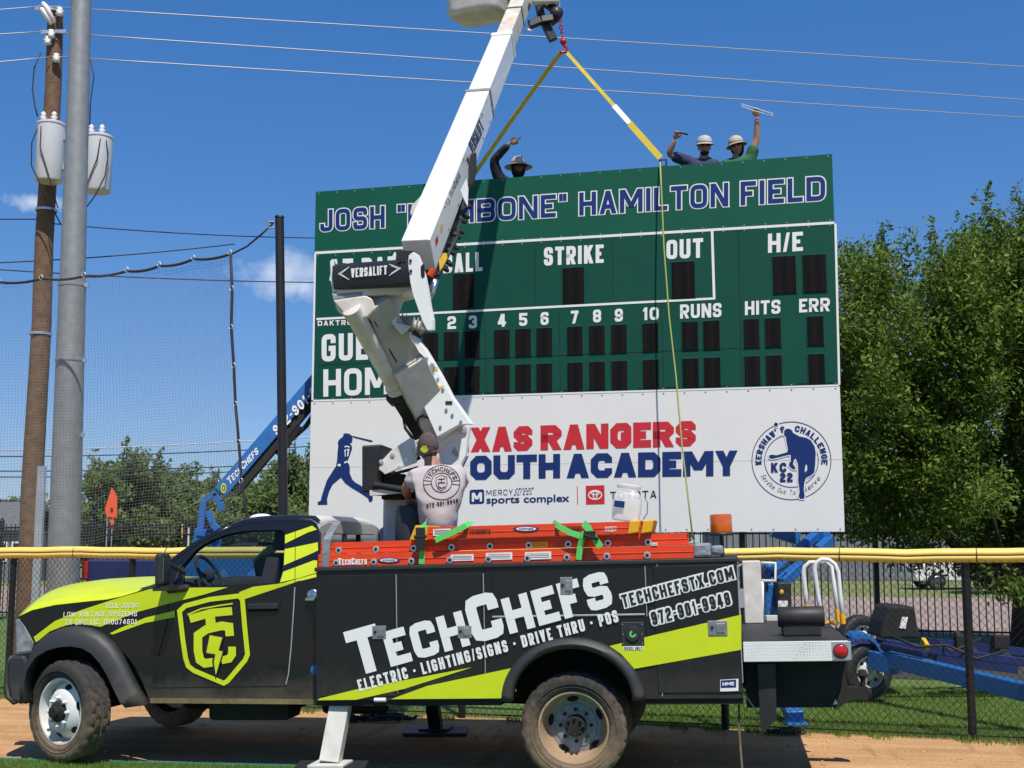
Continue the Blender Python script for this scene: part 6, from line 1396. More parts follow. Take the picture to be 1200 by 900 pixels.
q = [at(x, y, 10.0) for x, y in zk2('505,170 520,140 530,150 525,205 515,215')]; bm = B(); prism(bm, q, (0, .06, 0)); lobj('heel_plate', bm, M['white_paint'], hp)
# right face of the boom: lettering and the hose carrier beneath
rf = us if (us.x > 0) else -us
fp = U0 + rf*(W0/2)
def surfR(px, py, off): return hit(px, py, fp, rf) + rf*off
z5 = lambda s: zpts(s, 480, 120, 4.5)
bm = B(); letters(bm, 'VERSALIFT', z5('334,276 392,142 366,84 308,216'), surfR, .003, t=.2, k=2, r=.2, gap=.12)
for pts in ('318,300 305,296 292,308', '380,78 384,62 372,58'): line(bm, z5(pts), .6, surfR, .003)
lobj('boom_lettering', bm, M['black_ink'], b1); bm = B(); letters(bm, 'TechChefs', z5('216,508 268,394 258,360 206,476'), surfR, .003, t=.16, k=2, r=.2, gap=.2, small=.8)
line(bm, [(524.5 + 2.4*math.cos(i), 236 + 3.2*math.sin(i)) for i in range(6)], .6, surfR, .003, closed=True)
lobj('boom_lettering', bm, M['black_ink'], b1)
bm = B(); e0, e1 = at_y(312), at_y(212); dn = -uu
beam(bm, e0 + rf*.05 + dn*(H0/2+.06), e1 + rf*.03 + dn*(H0/2+.05), .16, .10); lobj('hose_carrier', bm, M['black_paint'], b1, bevel=.006)
bm = B()
for i in range(9):
    f = .12 + i*.1; q = e0.lerp(e1, f) + rf*.14 + dn*(H0/2+.03 + .03*(i % 2)); tube(bm, [q, q + rf*.05 + dn*.05, q + ud*.12 + dn*.08], .02, 6); 
tube(bm, [e0 + rf*.15 + dn*(H0/2+.02), e0.lerp(e1, .5) + rf*.17 + dn*(H0/2+.07), e1 + rf*.12 + dn*(H0/2+.04)], .018, 6); lobj('boom_hoses', bm, M['wire_dark'], b1, smooth=True)
bm = B(); q = [at(x, y, 10.0) for x, y in zk2('812,200 838,150 862,148 868,180 838,240 818,262')]; prism(bm, q, (0, .05, 0)); lobj('warning_label', bm, M['yellow_sign'], b1)
bm = B(); tube(bm, [at(x, y, 9.95) for x, y in zk2('752,300 778,255')], .03, 8); lobj('orange_fitting', bm, M['orange'], b1)
bm = B(); tube(bm, [at(x, y, 9.95) for x, y in zk2('800,325 770,400 745,450')], .025, 8); tube(bm, [at(x, y, 9.95) for x, y in zk2('790,320 755,385')], .02, 8); lobj('cylinder_rod', bm, M['chrome'], b1, smooth=True)
# white cover behind the boom, seen on its left flank
bm = B(); q = [at(x, y, at_y(240).y - .02) for x, y in z5('0,590 10,545 60,490 95,470 60,560 20,600')]; prism(bm, q, (0, .05, 0)); lobj('boom_guard', bm, M['white_worn'], b1, bevel=.01)
bm = B(); q = z5('322,270 352,262 352,330 340,420 318,445 300,400'); q = [hit(x, y, U0 + dn*(H0/2+.02), -dn) if False else at(x, y, at_y(196).y + .02) for x, y in q]; prism(bm, q, (0, .08, 0)); lobj('underside_bracket', bm, M['black_paint'], b1, bevel=.006)
bm = B(); q = [at(x, y, at_y(232).y + .02) for x, y in z5('268,462 300,400 310,455 306,550 285,505')]; prism(bm, q, (0, .04, 0)); lobj('side_bracket', bm, M['white_paint'], b1)
# decals, bolts, seams and grease on the boom
for (x0, y0, x1, y1), m_ in (((503, 455, 509, 461), 'red_ink'), ((514, 452, 520, 455), 'yellow_sign'), ((522, 470, 530, 474), 'black_ink'), ((508, 430, 513, 434), 'yellow_sign')):
    P0 = at((x0+x1)/2, (y0+y1)/2, 10.512); bm = B(); prism(bm, [at(x0, y1, 10.515), at(x1, y1, 10.515), at(x1, y0, 10.515), at(x0, y0, 10.515)], (0, .002, 0)); lobj('warning_decal', bm, M[m_], lb_)
bm = B()
for x, y in ((470, 394), (476, 402), (484, 416), (500, 420), (513, 444), (519, 456), (488, 458), (523, 480), (516, 500), (530, 486), (540, 494)): lathe(bm, [(.013, 0), (.013, .01), (0, .013)], at(x, y, 10.515), (0, -1, 0), 6)
lobj('plate_bolt', bm, M['hub_grey'], lb_)
bm = B()
for f_, w_ in ((.62, .285), (.30, .315), (.12, .315)):
    q = L0.lerp(L1, f_); t_ = (L1-L0).normalized(); beam(bm, q - t_*.012, q + t_*.012, w_, w_+.03, up=(0, -1, .3))
lobj('weld_band', bm, M['grey_paint'], lb_, bevel=.003)
bm = B()
for dx in (-.09, -.06):
    tube(bm, [L0.lerp(L1, f_) + Vector((dx, -.19 - .02*math.sin(f_*14), .02*math.sin(f_*9+dx*40))) for f_ in [i/14 for i in range(3, 13)]], .011, 6)
lobj('hydraulic_hose', bm, M['wire_dark'], lb_, smooth=True)
bm = B()
for f_ in (.2, .35, .5, .65, .8, .93):
    q = s1.lerp(s2, f_) + rf*(W0/2+.001) - uu*.10; lathe(bm, [(.012, 0), (.012, .006), (0, .008)], q, rf, 6); q = s1.lerp(s2, f_) + rf*(W0/2+.001) + uu*.12; lathe(bm, [(.010, 0), (.010, .005), (0, .006)], q, rf, 6)
lobj('boom_bolt', bm, M['hub_grey'], b1)
for f_, m_, k_ in ((.06, 'red_ink', .05), (.13, 'yellow_sign', .04), (.55, 'black_ink', .03)):
    q = s1.lerp(s2, f_) + rf*(W0/2+.002) + uu*.03; bm = B(); bm.faces.new([bm.verts.new(q + ud*(sx*k_) + uu*(sy*.03)) for sx, sy in ((-1, -1), (1, -1), (1, 1), (-1, 1))]); lobj('boom_decal', bm, M[m_], b1)
# bucket and jib at the tip
bc = at(561, 14, 14.9); BM = Matrix.Translation(bc) @ Matrix.Rotation(R(-24), 4, 'Z') @ Matrix.Rotation(R(6), 4, 'X')
bm = B(); w = .308
rr_ = []
for z, s in ((-.10, .86), (-.07, .97), (.0, 1.0), (1.0, 1.12), (1.03, 1.16), (1.06, 1.16)):
    ring = []
    for k in range(32):
        a = 2*math.pi*k/32; c, s_ = math.cos(a), math.sin(a); m_ = (abs(c)**6 + abs(s_)**6)**(-1/6); ring.append(bm.verts.new(BM @ Vector((w*s*m_*c*1.1, w*s*m_*s_, z))))
    if rr_:
        for k in range(32): bm.faces.new((rr_[-1][k], rr_[-1][(k+1) % 32], ring[(k+1) % 32], ring[k]))
    rr_.append(ring)
bm.faces.new(rr_[0][::-1]); bm.faces.new(rr_[-1]); bk = lobj('bucket', bm, M['white_worn'], smooth=True, autosmooth=50)
bm = B(); box(bm, (-.10, .20, .1), (.35, .30, .75), mtx=BM); box(bm, (.28, .1, .2), (.42, .28, .6), mtx=BM); lobj('bucket_mount', bm, M['white_worn'], bk, bevel=.01)
z4 = lambda s: zpts(s, 510, 0, 6.924)
bm = B(); y4 = 15.15
for s, wd in (('760,205 860,165 960,150', .10), ('885,180 960,330', .11), ('840,40 860,130 900,200', .10), ('870,10 985,85 1000,130 930,185', .10)):
    pts = [at(x, y, y4) for x, y in z4(s)]
    for p, q in zip(pts[:-1], pts[1:]): beam(bm, p, q, wd, .08, up=(0, -1, .2))
    y4 += .06
ball(bm, at(*z4('985,105')[0], 15.2), (.09, .06, .09), 2); jb = lobj('jib_winch', bm, M['black_paint'], bevel=.012)
bm = B(); q = at(*z4('765,250')[0], 15.05); ball(bm, q, (.03, .03, .02), 2); tube(bm, [q, q + Vector((-.06, 0, .06))], .012, 6); lobj('lamp', bm, M['sign_white'], jb)
bm = B(); tube(bm, [at(*z4('800,10')[0], 15.05), at(*z4('985,5')[0], 15.3), at(653, -8, 15.5), at(653, -30, 15.55)], .045, 8); lobj('jib_boom', bm, M['white_worn'], jb, smooth=True)
bm = B(); q = [hit(x, y, fp - rf*.035, rf) + rf*.003 for x, y in z4('750,50 765,15 775,40 765,80 752,90')]; bm.faces.new([bm.verts.new(p) for p in q]); lobj('boom_slot', bm, M['bark'], b3)

# =================================================================== LADDERS AND STRAPS
ztop = TM.copy()
def ladder(name, px0, px1, v0, w0, W, hgt, label, mstick, rungs=True, ang=0, web=.065, fly=None):
    """extension ladder lying flat along the truck: two channel rails, round rungs"""
    u0, u1 = tp(px0, 650, v0).x, tp(px1, 650, v0).x; base = TM @ Vector(((u0+u1)/2, v0 + W/2, w0)); e = empty(name, base, label, 'ladder', 'orange ladders strapped to the truck', mtx=TM @ Matrix.Translation(Vector(((u0+u1)/2, v0+W/2, w0))))
    def l(n, bm, m, par=None, **k): return obj(n, bm, m, par or e, space=TM, **k)
    for v, sg in ((v0, 1), (v0+W, -1)):
        bm = B(); box(bm, (u0, v, w0), (u1, v+.008*sg, w0+hgt)) if sg > 0 else box(bm, (u0, v-.008, w0), (u1, v, w0+hgt))
        for z0 in (w0, w0+hgt-.007): box(bm, (u0, min(v+.0082*sg, v+.032*sg), z0), (u1, max(v+.0082*sg, v+.032*sg), z0+.007))
        box(bm, (u0, min(v - .004*sg, v-.0002*sg), w0+hgt*.46), (u1, max(v-.004*sg, v-.0002*sg), w0+hgt*.54)) 
        l('rail', bm, M['orange'], bevel=.002)
    if rungs:
        k = 0; u = u0 + .15
        while u < u1 - .05:
            bm = B(); lathe(bm, [(0, -.012), (.013, -.012), (.013, .0), (.021, .0), (.021, .004)] if False else [(0, 0), (.016, 0), (.016, W+.03), (0, W+.03)], (u, v0-.015, w0+hgt*.30), (0, 1, 0), 14); rg = l('rung', bm, M['alu'], smooth=True, autosmooth=40)
            bm = B(); lathe(bm, [(.016, 0), (.028, .0), (.026, .006), (.016, .006)], (u, v0-.0045, w0+hgt*.30), (0, -1, 0), 18, close=True); l('rung_collar', bm, M['alu'], rg)
            bm = B(); lathe(bm, [(0, 0), (.013, 0), (.011, .0018), (0, .0018)], (u, v0-.0152, w0+hgt*.30), (0, -1, 0), 12); l('rung_bore', bm, M['dark'], rg)
            u += .305; k += 1
    return e, u0, u1, l
wl0 = wT + .016
HL = tp(560, 640, .05).z - wl0
e1_, u0, u1, l1 = ladder('extension_ladder', 373, 813, .06, wl0, .42, .098, 'long orange fibreglass extension ladder lying lowest on the truck body, grey-wrapped at its right end', None)
def surfL(px, py, off): return tp(px, py, .06 - .004 - off)
e2_, u20, u21, l2 = ladder('extension_ladder', 376, 806, .10, wl0+.101, .37, .088, 'orange fly ladder resting directly on the long extension ladder, thin mid layer of the stack', None)
e3_, u30, u31, l3 = ladder('step_ladder', 497, 753, .04, wl0+.192, .40, .095, 'shorter orange step ladder with yellow feet, topmost of the stack on the truck', None, rungs=False)
zl = lambda s: zpts(s, 360, 590, 7.5); zm = lambda s: zpts(s, 460, 560, 3.158)
bm = B(); letters(bm, 'TechChefs', zl('272,540 525,535 525,478 272,480'), surfL, .003, t=.22, k=2, gap=.1, small=.8); l1('ladder_lettering', bm, M['white_vinyl'])
def badge(l, x0, y0, x1, y1, surf, txt):
    bm = B(); cxx, cyy, rx, ry = (x0+x1)/2, (y0+y1)/2, (x1-x0)/2, (y1-y0)/2
    flat(bm, [(x0-1.5, cyy)] + [(cxx+rx*math.cos(a), cyy-ry*math.sin(a)) for a in [math.pi*(.85-i*.1) for i in range(8)]] + [(x1+1.5, cyy)] + [(cxx+rx*math.cos(a), cyy-ry*math.sin(a)) for a in [-math.pi*(.15+i*.1) for i in range(8)]], surf, .003); p = l('maker_badge', bm, M['navy'])
    bm = B(); flat(bm, [(cxx+rx*.82*math.cos(a), cyy-ry*.7*math.sin(a)) for a in [i*math.pi/10 for i in range(20)]], surf, .0042); l('badge_field', bm, M['white_vinyl'], p)
    bm = B(); letters(bm, txt, [(x0+rx*.4, y1-ry*.65), (x1-rx*.4, y1-ry*.65), (x1-rx*.4, y0+ry*.65), (x0+rx*.4, y0+ry*.65)], surf, .0055, t=.2, gap=.15); l('badge_text', bm, M['navy'], p)
badge(l1, 443, 653.5, 468, 659.5, surfL, 'WERNER')
def label(l, pts, surf, m='sign_white', lines=3, mi='black_ink'):
    bm = B(); flat(bm, pts, surf, .003); p = l('rail_label', bm, M[m]); (ax, ay), (bx, by) = pts[0], pts[2]; bm = B()
    for i in range(lines):
        y = ay + (by-ay)*(i+1)/(lines+1); line(bm, [(ax+(bx-ax)*.08, y), (ax+(bx-ax)*.92, y)], .5, surf, .0042)
    l('label_lines', bm, M[mi], p)
label(l1, zm('216,284 300,282 300,306 216,308'), surfL); label(l1, zm('345,278 443,275 443,302 345,305'), surfL); label(l1, zm('490,275 587,272 587,300 490,303'), surfL); label(l1, zm('957,240 980,239 980,250 957,251'), surfL, lines=1); 
def surfM(px, py, off): return tp(px, py, .10 - .004 - off)
def surfN(px, py, off): return tp(px, py, .04 - .004 - off)
label(l2, zm('510,238 575,236 575,258 510,260'), surfM, 'yellow_sign', 2)
bm = B(); letters(bm, 'TECHCHEFS', zm('286,205 362,204 362,190 286,191'), surfN, .003, t=.22, gap=.1); letters(bm, 'TECHCHEFS', zm('642,194 712,192 712,178 642,180'), surfN, .003, t=.22, gap=.1); l3('ladder_lettering', bm, M['black_ink'])
bm = B(); letters(bm, 'SAFETY', zm('786,188 830,187 830,179 786,180'), surfN, .003, t=.18, gap=.15); letters(bm, 'FIRST', zm('786,200 830,199 830,191 786,192'), surfN, .003, t=.18, gap=.15); l3('warning_lettering', bm, M['white_vinyl'])
label(l3, zm('150,190 215,187 215,213 150,215'), surfN, 'sign_white', 4); badge(l3, 602, 616.5, 631, 623, surfN, 'WERNER')
# plastic ends
bm = B(); strap3(bm, [TM @ Vector(tp(x, y, v)) for x, y, v in ((381, 664, .045), (382, 648, .04), (383.5, 632, .05), (387, 624, .12), (396, 611, .35))], .06, TM.to_3x3() @ Vector((0, -1, .15)), .005); obj('end_strap', bm, M['hub_grey'], e1_)
bm = B(); box(bm, (u1-.002, .05, wl0+.002), (u1+.13, .44, wl0+.11)); box(bm, (u1+.13, .12, wl0+.02), (u1+.22, .4, wl0+.09)); l1('grey_end_wrap', bm, mat('tarp_grey', (.22, .25, .28), .6, var=.35, vscale=25, bump=.6, bscale=20), bevel=.02)
for (x0, x1) in ((479.5, 499.5), (739, 758)):
    a, b = tp(x0, 640, .02), tp(x1, 612, .02); bm = B()
    if x0 < 600: prism(bm, [Vector((a.x, .02, wl0+.19)), Vector((b.x, .02, wl0+.185)), Vector((b.x+.01, .02, wl0+.30)), Vector((a.x+.05, .02, wl0+.305))], (0, .45, 0)); l3('foot_cap', bm, M['yellow_plastic'], bevel=.008)
    else:
        for d in (0, .10): 
            bm = B(); prism(bm, [Vector((a.x+d-.02, .02, wl0+.19)), Vector((a.x+d+.06, .02, wl0+.20)), Vector((a.x+d+.085, .02, wl0+.295)), Vector((a.x+d, .02, wl0+.29))], (0, .45, 0)); l3('foot_cap', bm, M['yellow_plastic'], bevel=.008)
def ratchet(pts, label, wd=.045):
    w3 = [TM @ Vector(p) for p in pts]; e = empty('ratchet_strap', min(w3, key=lambda p: p.z), label, 'strap', 'green ratchet straps')
    bm = B(); strap3(bm, w3, wd, TM.to_3x3() @ Vector((0, -1, .05)), .004); obj('webbing', bm, M['strap_green'], e)
    return e
def sp_(x, y, v): return tuple(tp(x, y, v))
e = ratchet([sp_(494, 661, .012), sp_(495, 640, .012), sp_(495.5, 621, .0), sp_(497, 613, .02), sp_(499, 610.5, .4)], 'green ratchet strap hanging down beside the left yellow ladder foot')
bm = B(); q = tp(493, 632, -.01); box(bm, (q.x-.035, -.03, q.z-.08), (q.x+.035, -.002, q.z+.09)); tube(bm, [(q.x-.05, -.02, q.z+.02), (q.x+.05, -.02, q.z+.02)], .014, 8); obj('ratchet_buckle', bm, M['chassis'], e, space=TM, bevel=.004)
e = ratchet([sp_(510, 633, -.004), sp_(530, 624, -.004), sp_(546, 616, -.002), sp_(552, 611, .15)], 'loose green strap tail lying along the top ladder beside the man')
e = ratchet([sp_(678, 656, .015), sp_(680, 640, .012), sp_(682, 630, -.002), sp_(690, 617, -.002), sp_(684, 612.5, .1)], 'green ratchet strap with black buckle over the right half of the ladders')
bm = B(); q = tp(692, 627, -.01); box(bm, (q.x-.05, -.03, q.z-.03), (q.x+.04, -.003, q.z+.03)); tube(bm, [(q.x-.05, -.02, q.z), (q.x+.06, -.02, q.z-.03)], .014, 8); obj('ratchet_buckle', bm, M['chassis'], e, space=TM, bevel=.004)
bm = B(); strap3(bm, [TM @ Vector(sp_(684, 613, -.006)), TM @ Vector(sp_(691, 622, -.012)), TM @ Vector(sp_(704, 641, -.008))], .05, TM.to_3x3() @ Vector((0, -1, .05)), .004); obj('strap_tail', bm, M['strap_green'], e)
e = ratchet([sp_(648, 612, .1), sp_(655, 617, -.004), sp_(668, 624, -.004), sp_(680, 628, -.004)], 'green strap angling down the top ladder left of the buckle')
# milky plastic jug standing on the ladders
je = empty('plastic_jug', TM @ Vector((tp(733, 612, .25).x, .25, wl0+.29)), 'milky white plastic jug sitting on the top ladder below the car maker name', 'jug', mtx=TM @ Matrix.Translation(Vector((tp(733, 612, .25).x, .25, wl0+.29))) @ Matrix.Rotation(R(10), 4, 'Y') if False else None)
jc = tp(733, 612, .25); Jm = TM @ Matrix.Translation((jc.x, .25, wl0+.292)) @ Matrix.Rotation(R(8), 4, 'Y')
bm = B(); pr = None
for z, s in ((0, .72), (.01, .86), (.12, .92), (.20, .86), (.225, .68), (.24, .6)):
    ring = []
    for k in range(24):
        a = 2*math.pi*k/24; c, s_ = math.cos(a), math.sin(a); m_ = (abs(c)**5 + abs(s_)**5)**(-.2); ring.append(bm.verts.new(Jm @ Vector((.122*s*m_*c, .105*s*m_*s_, z))))
    if pr:
        for k in range(24): bm.faces.new((pr[k], pr[(k+1) % 24], ring[(k+1) % 24], ring[k]))
    else: bm.faces.new(ring[::-1])
    pr = ring
bm.faces.new(pr); obj('jug_body', bm, M['bag_clear'], je, smooth=True, autosmooth=50)
bm = B(); lathe(bm, [(.09, .25), (.095, .26), (.095, .275), (.085, .285), (0, .287)], (0, 0, 0), (0, 0, 1), 24); bm.transform(Jm); obj('lid', bm, M['bag_clear'], je, smooth=True, autosmooth=40)
bm = B(); tube(bm, [Jm @ Vector(p) for p in ((.13, -.05, .20), (.16, -.07, .16), (.165, -.07, .08), (.14, -.06, .03))], .005, 6); obj('handle', bm, M['hub_grey'], je)
bm = B(); box(bm, (-.09, -.1175, .10), (-.01, -.1165, .15), mtx=Jm); obj('jug_label', bm, M['navy'], je)
# coil of hose on the ground by the mud flap, cables under the truck
def coil(c, n, r, label, m='wire_dark', seed=1):
    rnd = random.Random(seed); pts = []
    for i in range(n*12):
        a = i*math.pi/6 + rnd.uniform(-.1, .1); q = r*(.75 + .35*math.sin(i*.37)); pts.append(Vector((c.x + q*math.cos(a)*1.3 + .06*math.sin(i*.21), c.y + q*math.sin(a)*.7, .014 + .05*rnd.random())))
    bm = B(); tube(bm, pts, .013, 6); return tag(obj('cable_coil', bm, M[m], smooth=True), label, 'cable')
coil(gnd(922, 861), 5, .09, 'small coil of black cable lying on the dirt behind the mud flap')
coil(gnd(452, 845), 4, .2, 'tangle of black cable on the ground under the truck body', seed=3)
coil(gnd(415, 846), 3, .12, 'loose black hose behind the white outrigger leg', seed=5)

# =================================================================== BLUE TOWABLE LIFTS
def blift(name, Y, label): pass
lf = empty('boom_lift', Vector((-4.4, 17.2, 0)), 'blue boom lift whose long lettered arm rises behind the left edge of the scoreboard', 'boom lift', 'blue boom lifts')
E0, E1 = at(259, 578, 17.2), at(552, 236, 17.9); ed = (E1-E0).normalized(); es = Vector((0, 1, 0)); eu = es.cross(ed).normalized(); eu = eu if eu.z > 0 else -eu
bm = B(); beam(bm, E0, E1, .22, .20, up=eu); ar = obj('arm', bm, M['blue'], lf, bevel=.012)
bm = B(); beam(bm, E0.lerp(E1, .02) - eu*.16, E0.lerp(E1, .9) - eu*.16, .14, .10, up=eu); obj('arm_underside', bm, M['chassis'], lf)
bm = B(); tube(bm, [E0.lerp(E1, .16) - eu*.22, E0.lerp(E1, .26) - eu*.30, E0.lerp(E1, .40) - eu*.20], .035, 8); tube(bm, [E0.lerp(E1, .28) - eu*.2, E0.lerp(E1, .42) - eu*.24], .02, 6); beam(bm, E0.lerp(E1, .17) - eu*.26, E0.lerp(E1, .25) - eu*.2, .12, .12); obj('hydraulic_hose', bm, M['black_paint'], lf)
en = Vector((0, -1, 0)); ep = E0 + Vector((0, -.113, 0))
eN = ed.cross(eu).normalized(); eN = eN if eN.y < 0 else -eN; ep = E0 + eN*.112
def surfE(px, py, off): return hit(px, py, ep, eN) + eN*off
z9 = lambda s: zpts(s, 230, 440, 4.5)
bm = B(); letters(bm, 'TechChefs', z9('176,578 330,408 315,372 160,545'), surfE, .003, t=.2, gap=.12, small=.85); obj('arm_lettering', bm, M['white_vinyl'], ar); bm = B(); letters(bm, '972-901-9948', z9('425,318 725,12 696,-32 398,275'), surfE, .003, t=.2, gap=.2); obj('arm_lettering', bm, M['white_vinyl'], ar)
bm = B(); flat(bm, [(262 + 3.2*math.cos(i*.52), 572 + 6*math.sin(i*.52)) for i in range(12)], surfE, .003); lg = obj('round_decal', bm, M['lime'], ar)
bm = B(); line(bm, [(262 + 1.6*math.cos(i*.7), 572 + 3.2*math.sin(i*.7)) for i in range(9)], 1.1, surfE, .0045, closed=True); obj('decal_mark', bm, M['black_ink'], lg)
bm = B(); j = at(240, 590, 17.2)
for s in ('764,165 748,300 735,440', '800,250 830,345 868,392', '770,170 830,130 890,95', '835,120 890,180 895,250'):
    pts = [at(x, y, 17.15) for x, y in zpts(s, 120, 560, 6.43)]
    for p, q in zip(pts[:-1], pts[1:]): beam(bm, p, q, .09, .07, up=(0, -1, 0))
b0 = at(236, 620, 17.2); beam(bm, b0, Vector((b0.x-.1, 17.25, .9)), .16, .14, up=(0, 1, 0)); beam(bm, at(252, 615, 17.3), Vector((b0.x+.25, 17.3, .9)), .14, .12, up=(0, 1, 0)); obj('riser', bm, M['blue'], lf, bevel=.01)
a, b = at(104, 688, 17), at(335, 655, 17); bm = B(); box(bm, (a.x, 16.9, a.z), (b.x, 17.9, b.z)); obj('chassis', bm, M['blue_dark'], lf, bevel=.03)
bm = B(); a2, b2_ = at(215, 684, 16.88), at(345, 650, 16.88); box(bm, (a2.x, 16.6, a2.z), (b2_.x, 16.88, b2_.z+.03)); obj('outrigger_beam', bm, M['blue'], lf, bevel=.02)
bm = B(); q = at(103, 668, 16.9); box(bm, (q.x-.07, 16.86, q.z-.12), (q.x+.01, 16.98, q.z+.12)); obj('tail_lamp', bm, M['red_lamp'], lf, bevel=.01)
for u in (.3, 1.5, 2.5):
    bm = B(); box(bm, (a.x+u, 16.95, 0), (a.x+u+.14, 17.09, a.z+.01)); obj('leg', bm, M['blue'], lf, bevel=.006)
for u in (1.0,):
    bm = B(); lathe(bm, [(0, -.1), (.18, -.1), (.29, -.09), (.33, -.05), (.33, .05), (.29, .09), (0, .1)], (a.x+u, 16.8, .33), (0, 1, 0), 24); obj('wheel', bm, M['rubber'], lf, smooth=True, autosmooth=40)
def basket(e, c, w, d):
    bm = B()
    for z in (.0, .5, 1.0):
        tube(bm, [c + Vector((sx*w/2, sy*d/2, z)) for sx, sy in ((-1, -1), (1, -1), (1, 1), (-1, 1))], .02, 6, closed=True)
    for sx in (-1, 0, 1):
        for sy in (-1, 1): tube(bm, [c + Vector((sx*w/2, sy*d/2, 0)), c + Vector((sx*w/2, sy*d/2, 1.0))], .02, 6)
    box(bm, c + Vector((-w/2, -d/2, -.05)), c + Vector((w/2, d/2, -.005))); obj('basket', bm, M['blue'], e)
lr = empty('boom_lift', Vector((3.9, 14.6, 0)), 'blue towable boom lift parked behind the fence at the right end of the scoreboard', 'boom lift', 'blue boom lifts')
def trailer_wheel(px, py, Y):
    c = at(px, py, Y); ax = Vector((.30, -.95, 0)); bm = B(); r = .305
    lathe(bm, [(.17, .075), (.2, .09), (.26, .095), (.295, .075), (.305, .04), (.305, -.04), (.295, -.075), (.26, -.095), (.2, -.09), (.17, -.075)], c, ax, 40); w_ = obj('wheel', bm, M['plastic_black'], lr, smooth=True, autosmooth=40)
    bm = B(); lathe(bm, [(.172, .078), (.175, .085), (.165, .08), (.155, .04), (.15, .03), (.12, .045), (.07, .06), (.05, .075), (0, .078)], c, ax, 32); rm = obj('rim', bm, M['rim_white'], w_, smooth=True, autosmooth=40)
    bm = B(); e_ = ax.orthogonal().normalized(); g_ = ax.cross(e_)
    for k in range(8):
        a_ = k*math.pi/4; q = c + ax*.047 + (e_*math.cos(a_) + g_*math.sin(a_))*.122; lathe(bm, [(.022, .0), (.018, .004), (0, .004)], q, ax, 10)
    obj('rim_hole', bm, M['dark'], rm)
trailer_wheel(1015, 786.5, 14.25); trailer_wheel(1008, 749, 15.9)
zr4 = lambda s: zpts(s, 870, 740, 6)
def wq(x, y, Y): return at(x, y, Y)
bm = B(); pr = None
for s in zr4('775,60 790,35 850,30 900,40 940,75 965,120 985,180 1000,185'):
    p = wq(*s, 14.1); ring = [bm.verts.new(p + Vector((0, d, dz))) for d, dz in ((0, -.03), (0, .02), (.28, .04), (.28, -.02))]
    if pr:
        for k in range(4): bm.faces.new((pr[k], pr[(k+1) % 4], ring[(k+1) % 4], ring[k]))
    pr = ring
obj('mudguard', bm, M['blue'], lr)
bm = B(); beam(bm, at(1022, 772, 14.2), at(1050, 780, 13.9), .16, .20); beam(bm, at(1040, 772, 14.0), at(1215, 814, 11.95), .13, .17); obj('drawbar', bm, M['blue'], lr, bevel=.01)
bm = B(); beam(bm, at(1034, 756, 14.0), at(1085, 767, 13.4), .07, .06); beam(bm, at(1036, 754, 14.4), at(1200, 776, 14.6), .12, .10); obj('drawbar_brace', bm, M['blue_dark'], lr, bevel=.01)
a, b = at(985, 790, 14.6), at(1050, 752, 14.6); bm = B(); box(bm, (a.x, 14.5, .38), (b.x, 15.6, .62)); obj('chassis', bm, M['blue_dark'], lr, bevel=.02)
ec = [at(x, y, 14.6) for x, y in ((1031, 748), (1035, 728), (1041, 711), (1046, 709.5), (1072, 711), (1075, 730), (1079, 748))]
bm = B(); prism(bm, ec, (.05, .7, 0)); cv = obj('engine_cover', bm, M['chassis'], lr, bevel=.03)
bm = B(); q = [at(x, y, 14.59) for x, y in ((1054, 736), (1057, 723), (1064, 723), (1061, 737))]; prism(bm, q, (0, -.004, 0)); obj('cover_label', bm, M['sign_white'], cv)
for p, q, w, m_ in (((1085, 752, 15.2), (1200, 764, 15.6), .10, 'blue_dark'), ((1095, 770, 14.8), (1190, 782, 14.9), .14, 'blue_dark'), ((1120, 742, 15.4), (1150, 772, 14.9), .07, 'chassis'), ((1165, 748, 15.4), (1182, 775, 15.0), .09, 'chassis')):
    bm = B(); beam(bm, at(*p), at(*q), w, w); obj('folded_outrigger', bm, M[m_], lr, bevel=.006)
bm = B(); tube(bm, [at(1045, 745, 14.3), at(1075, 758, 14.0), at(1110, 756, 14.2), at(1145, 772, 13.9), at(1180, 762, 14.2)], .016, 6); tube(bm, [at(1090, 744, 14.6), at(1115, 764, 14.3), at(1150, 748, 14.5)], .014, 6); obj('hydraulic_hose', bm, M['wire_dark'], lr, smooth=True)
for px, py in ((1172, 752), (1128, 752)):
    bm = B(); c = at(px, py, 14.9); box(bm, c - Vector((.09, .06, .08)), c + Vector((.09, .06, .08))); obj('valve_box', bm, M['chassis'], lr, bevel=.015)
bm = B(); beam(bm, at(1081, 750, 14.2), at(1087, 760, 14.1), .05, .07); obj('yellow_handle', bm, M['yellow_plastic'], lr)
bm = B(); pts = [at(x, y, d) for x, y, d in ((898, 800, 13.2), (912, 806, 12.95), (924, 822, 12.75), (932, 841, 12.5))]
for p, q in zip(pts[:-1], pts[1:]): beam(bm, p, q, .17, .13, up=(0, -1, .4))
g0 = pts[-1]; box(bm, (g0.x-.10, g0.y-.1, 0.0), (g0.x+.12, g0.y+.12, .03)); obj('stabiliser_leg', bm, M['blue'], lr, bevel=.01)
bm = B(); beam(bm, at(905, 740, 14.4), at(904, 684, 14.4), .17, .17, up=(0, 1, 0)); beam(bm, at(905, 760, 14.4), Vector((at(905, 740, 14.4).x, 14.4, .5)), .2, .2, up=(0, 1, 0)); obj('mast', bm, M['blue'], lr, bevel=.01)
a, b = at(910, 712, 14.2), at(925, 682, 14.2); bm = B(); box(bm, (a.x, 14.1, a.z), (b.x, 14.35, b.z)); pb_ = obj('control_panel', bm, M['plastic_black'], lr, bevel=.015)
bm = B(); a = at(916, 694, 14.09); ball(bm, a, (.025, .012, .03), 2); obj('warning_lamp', bm, M['yellow_plastic'], pb_)
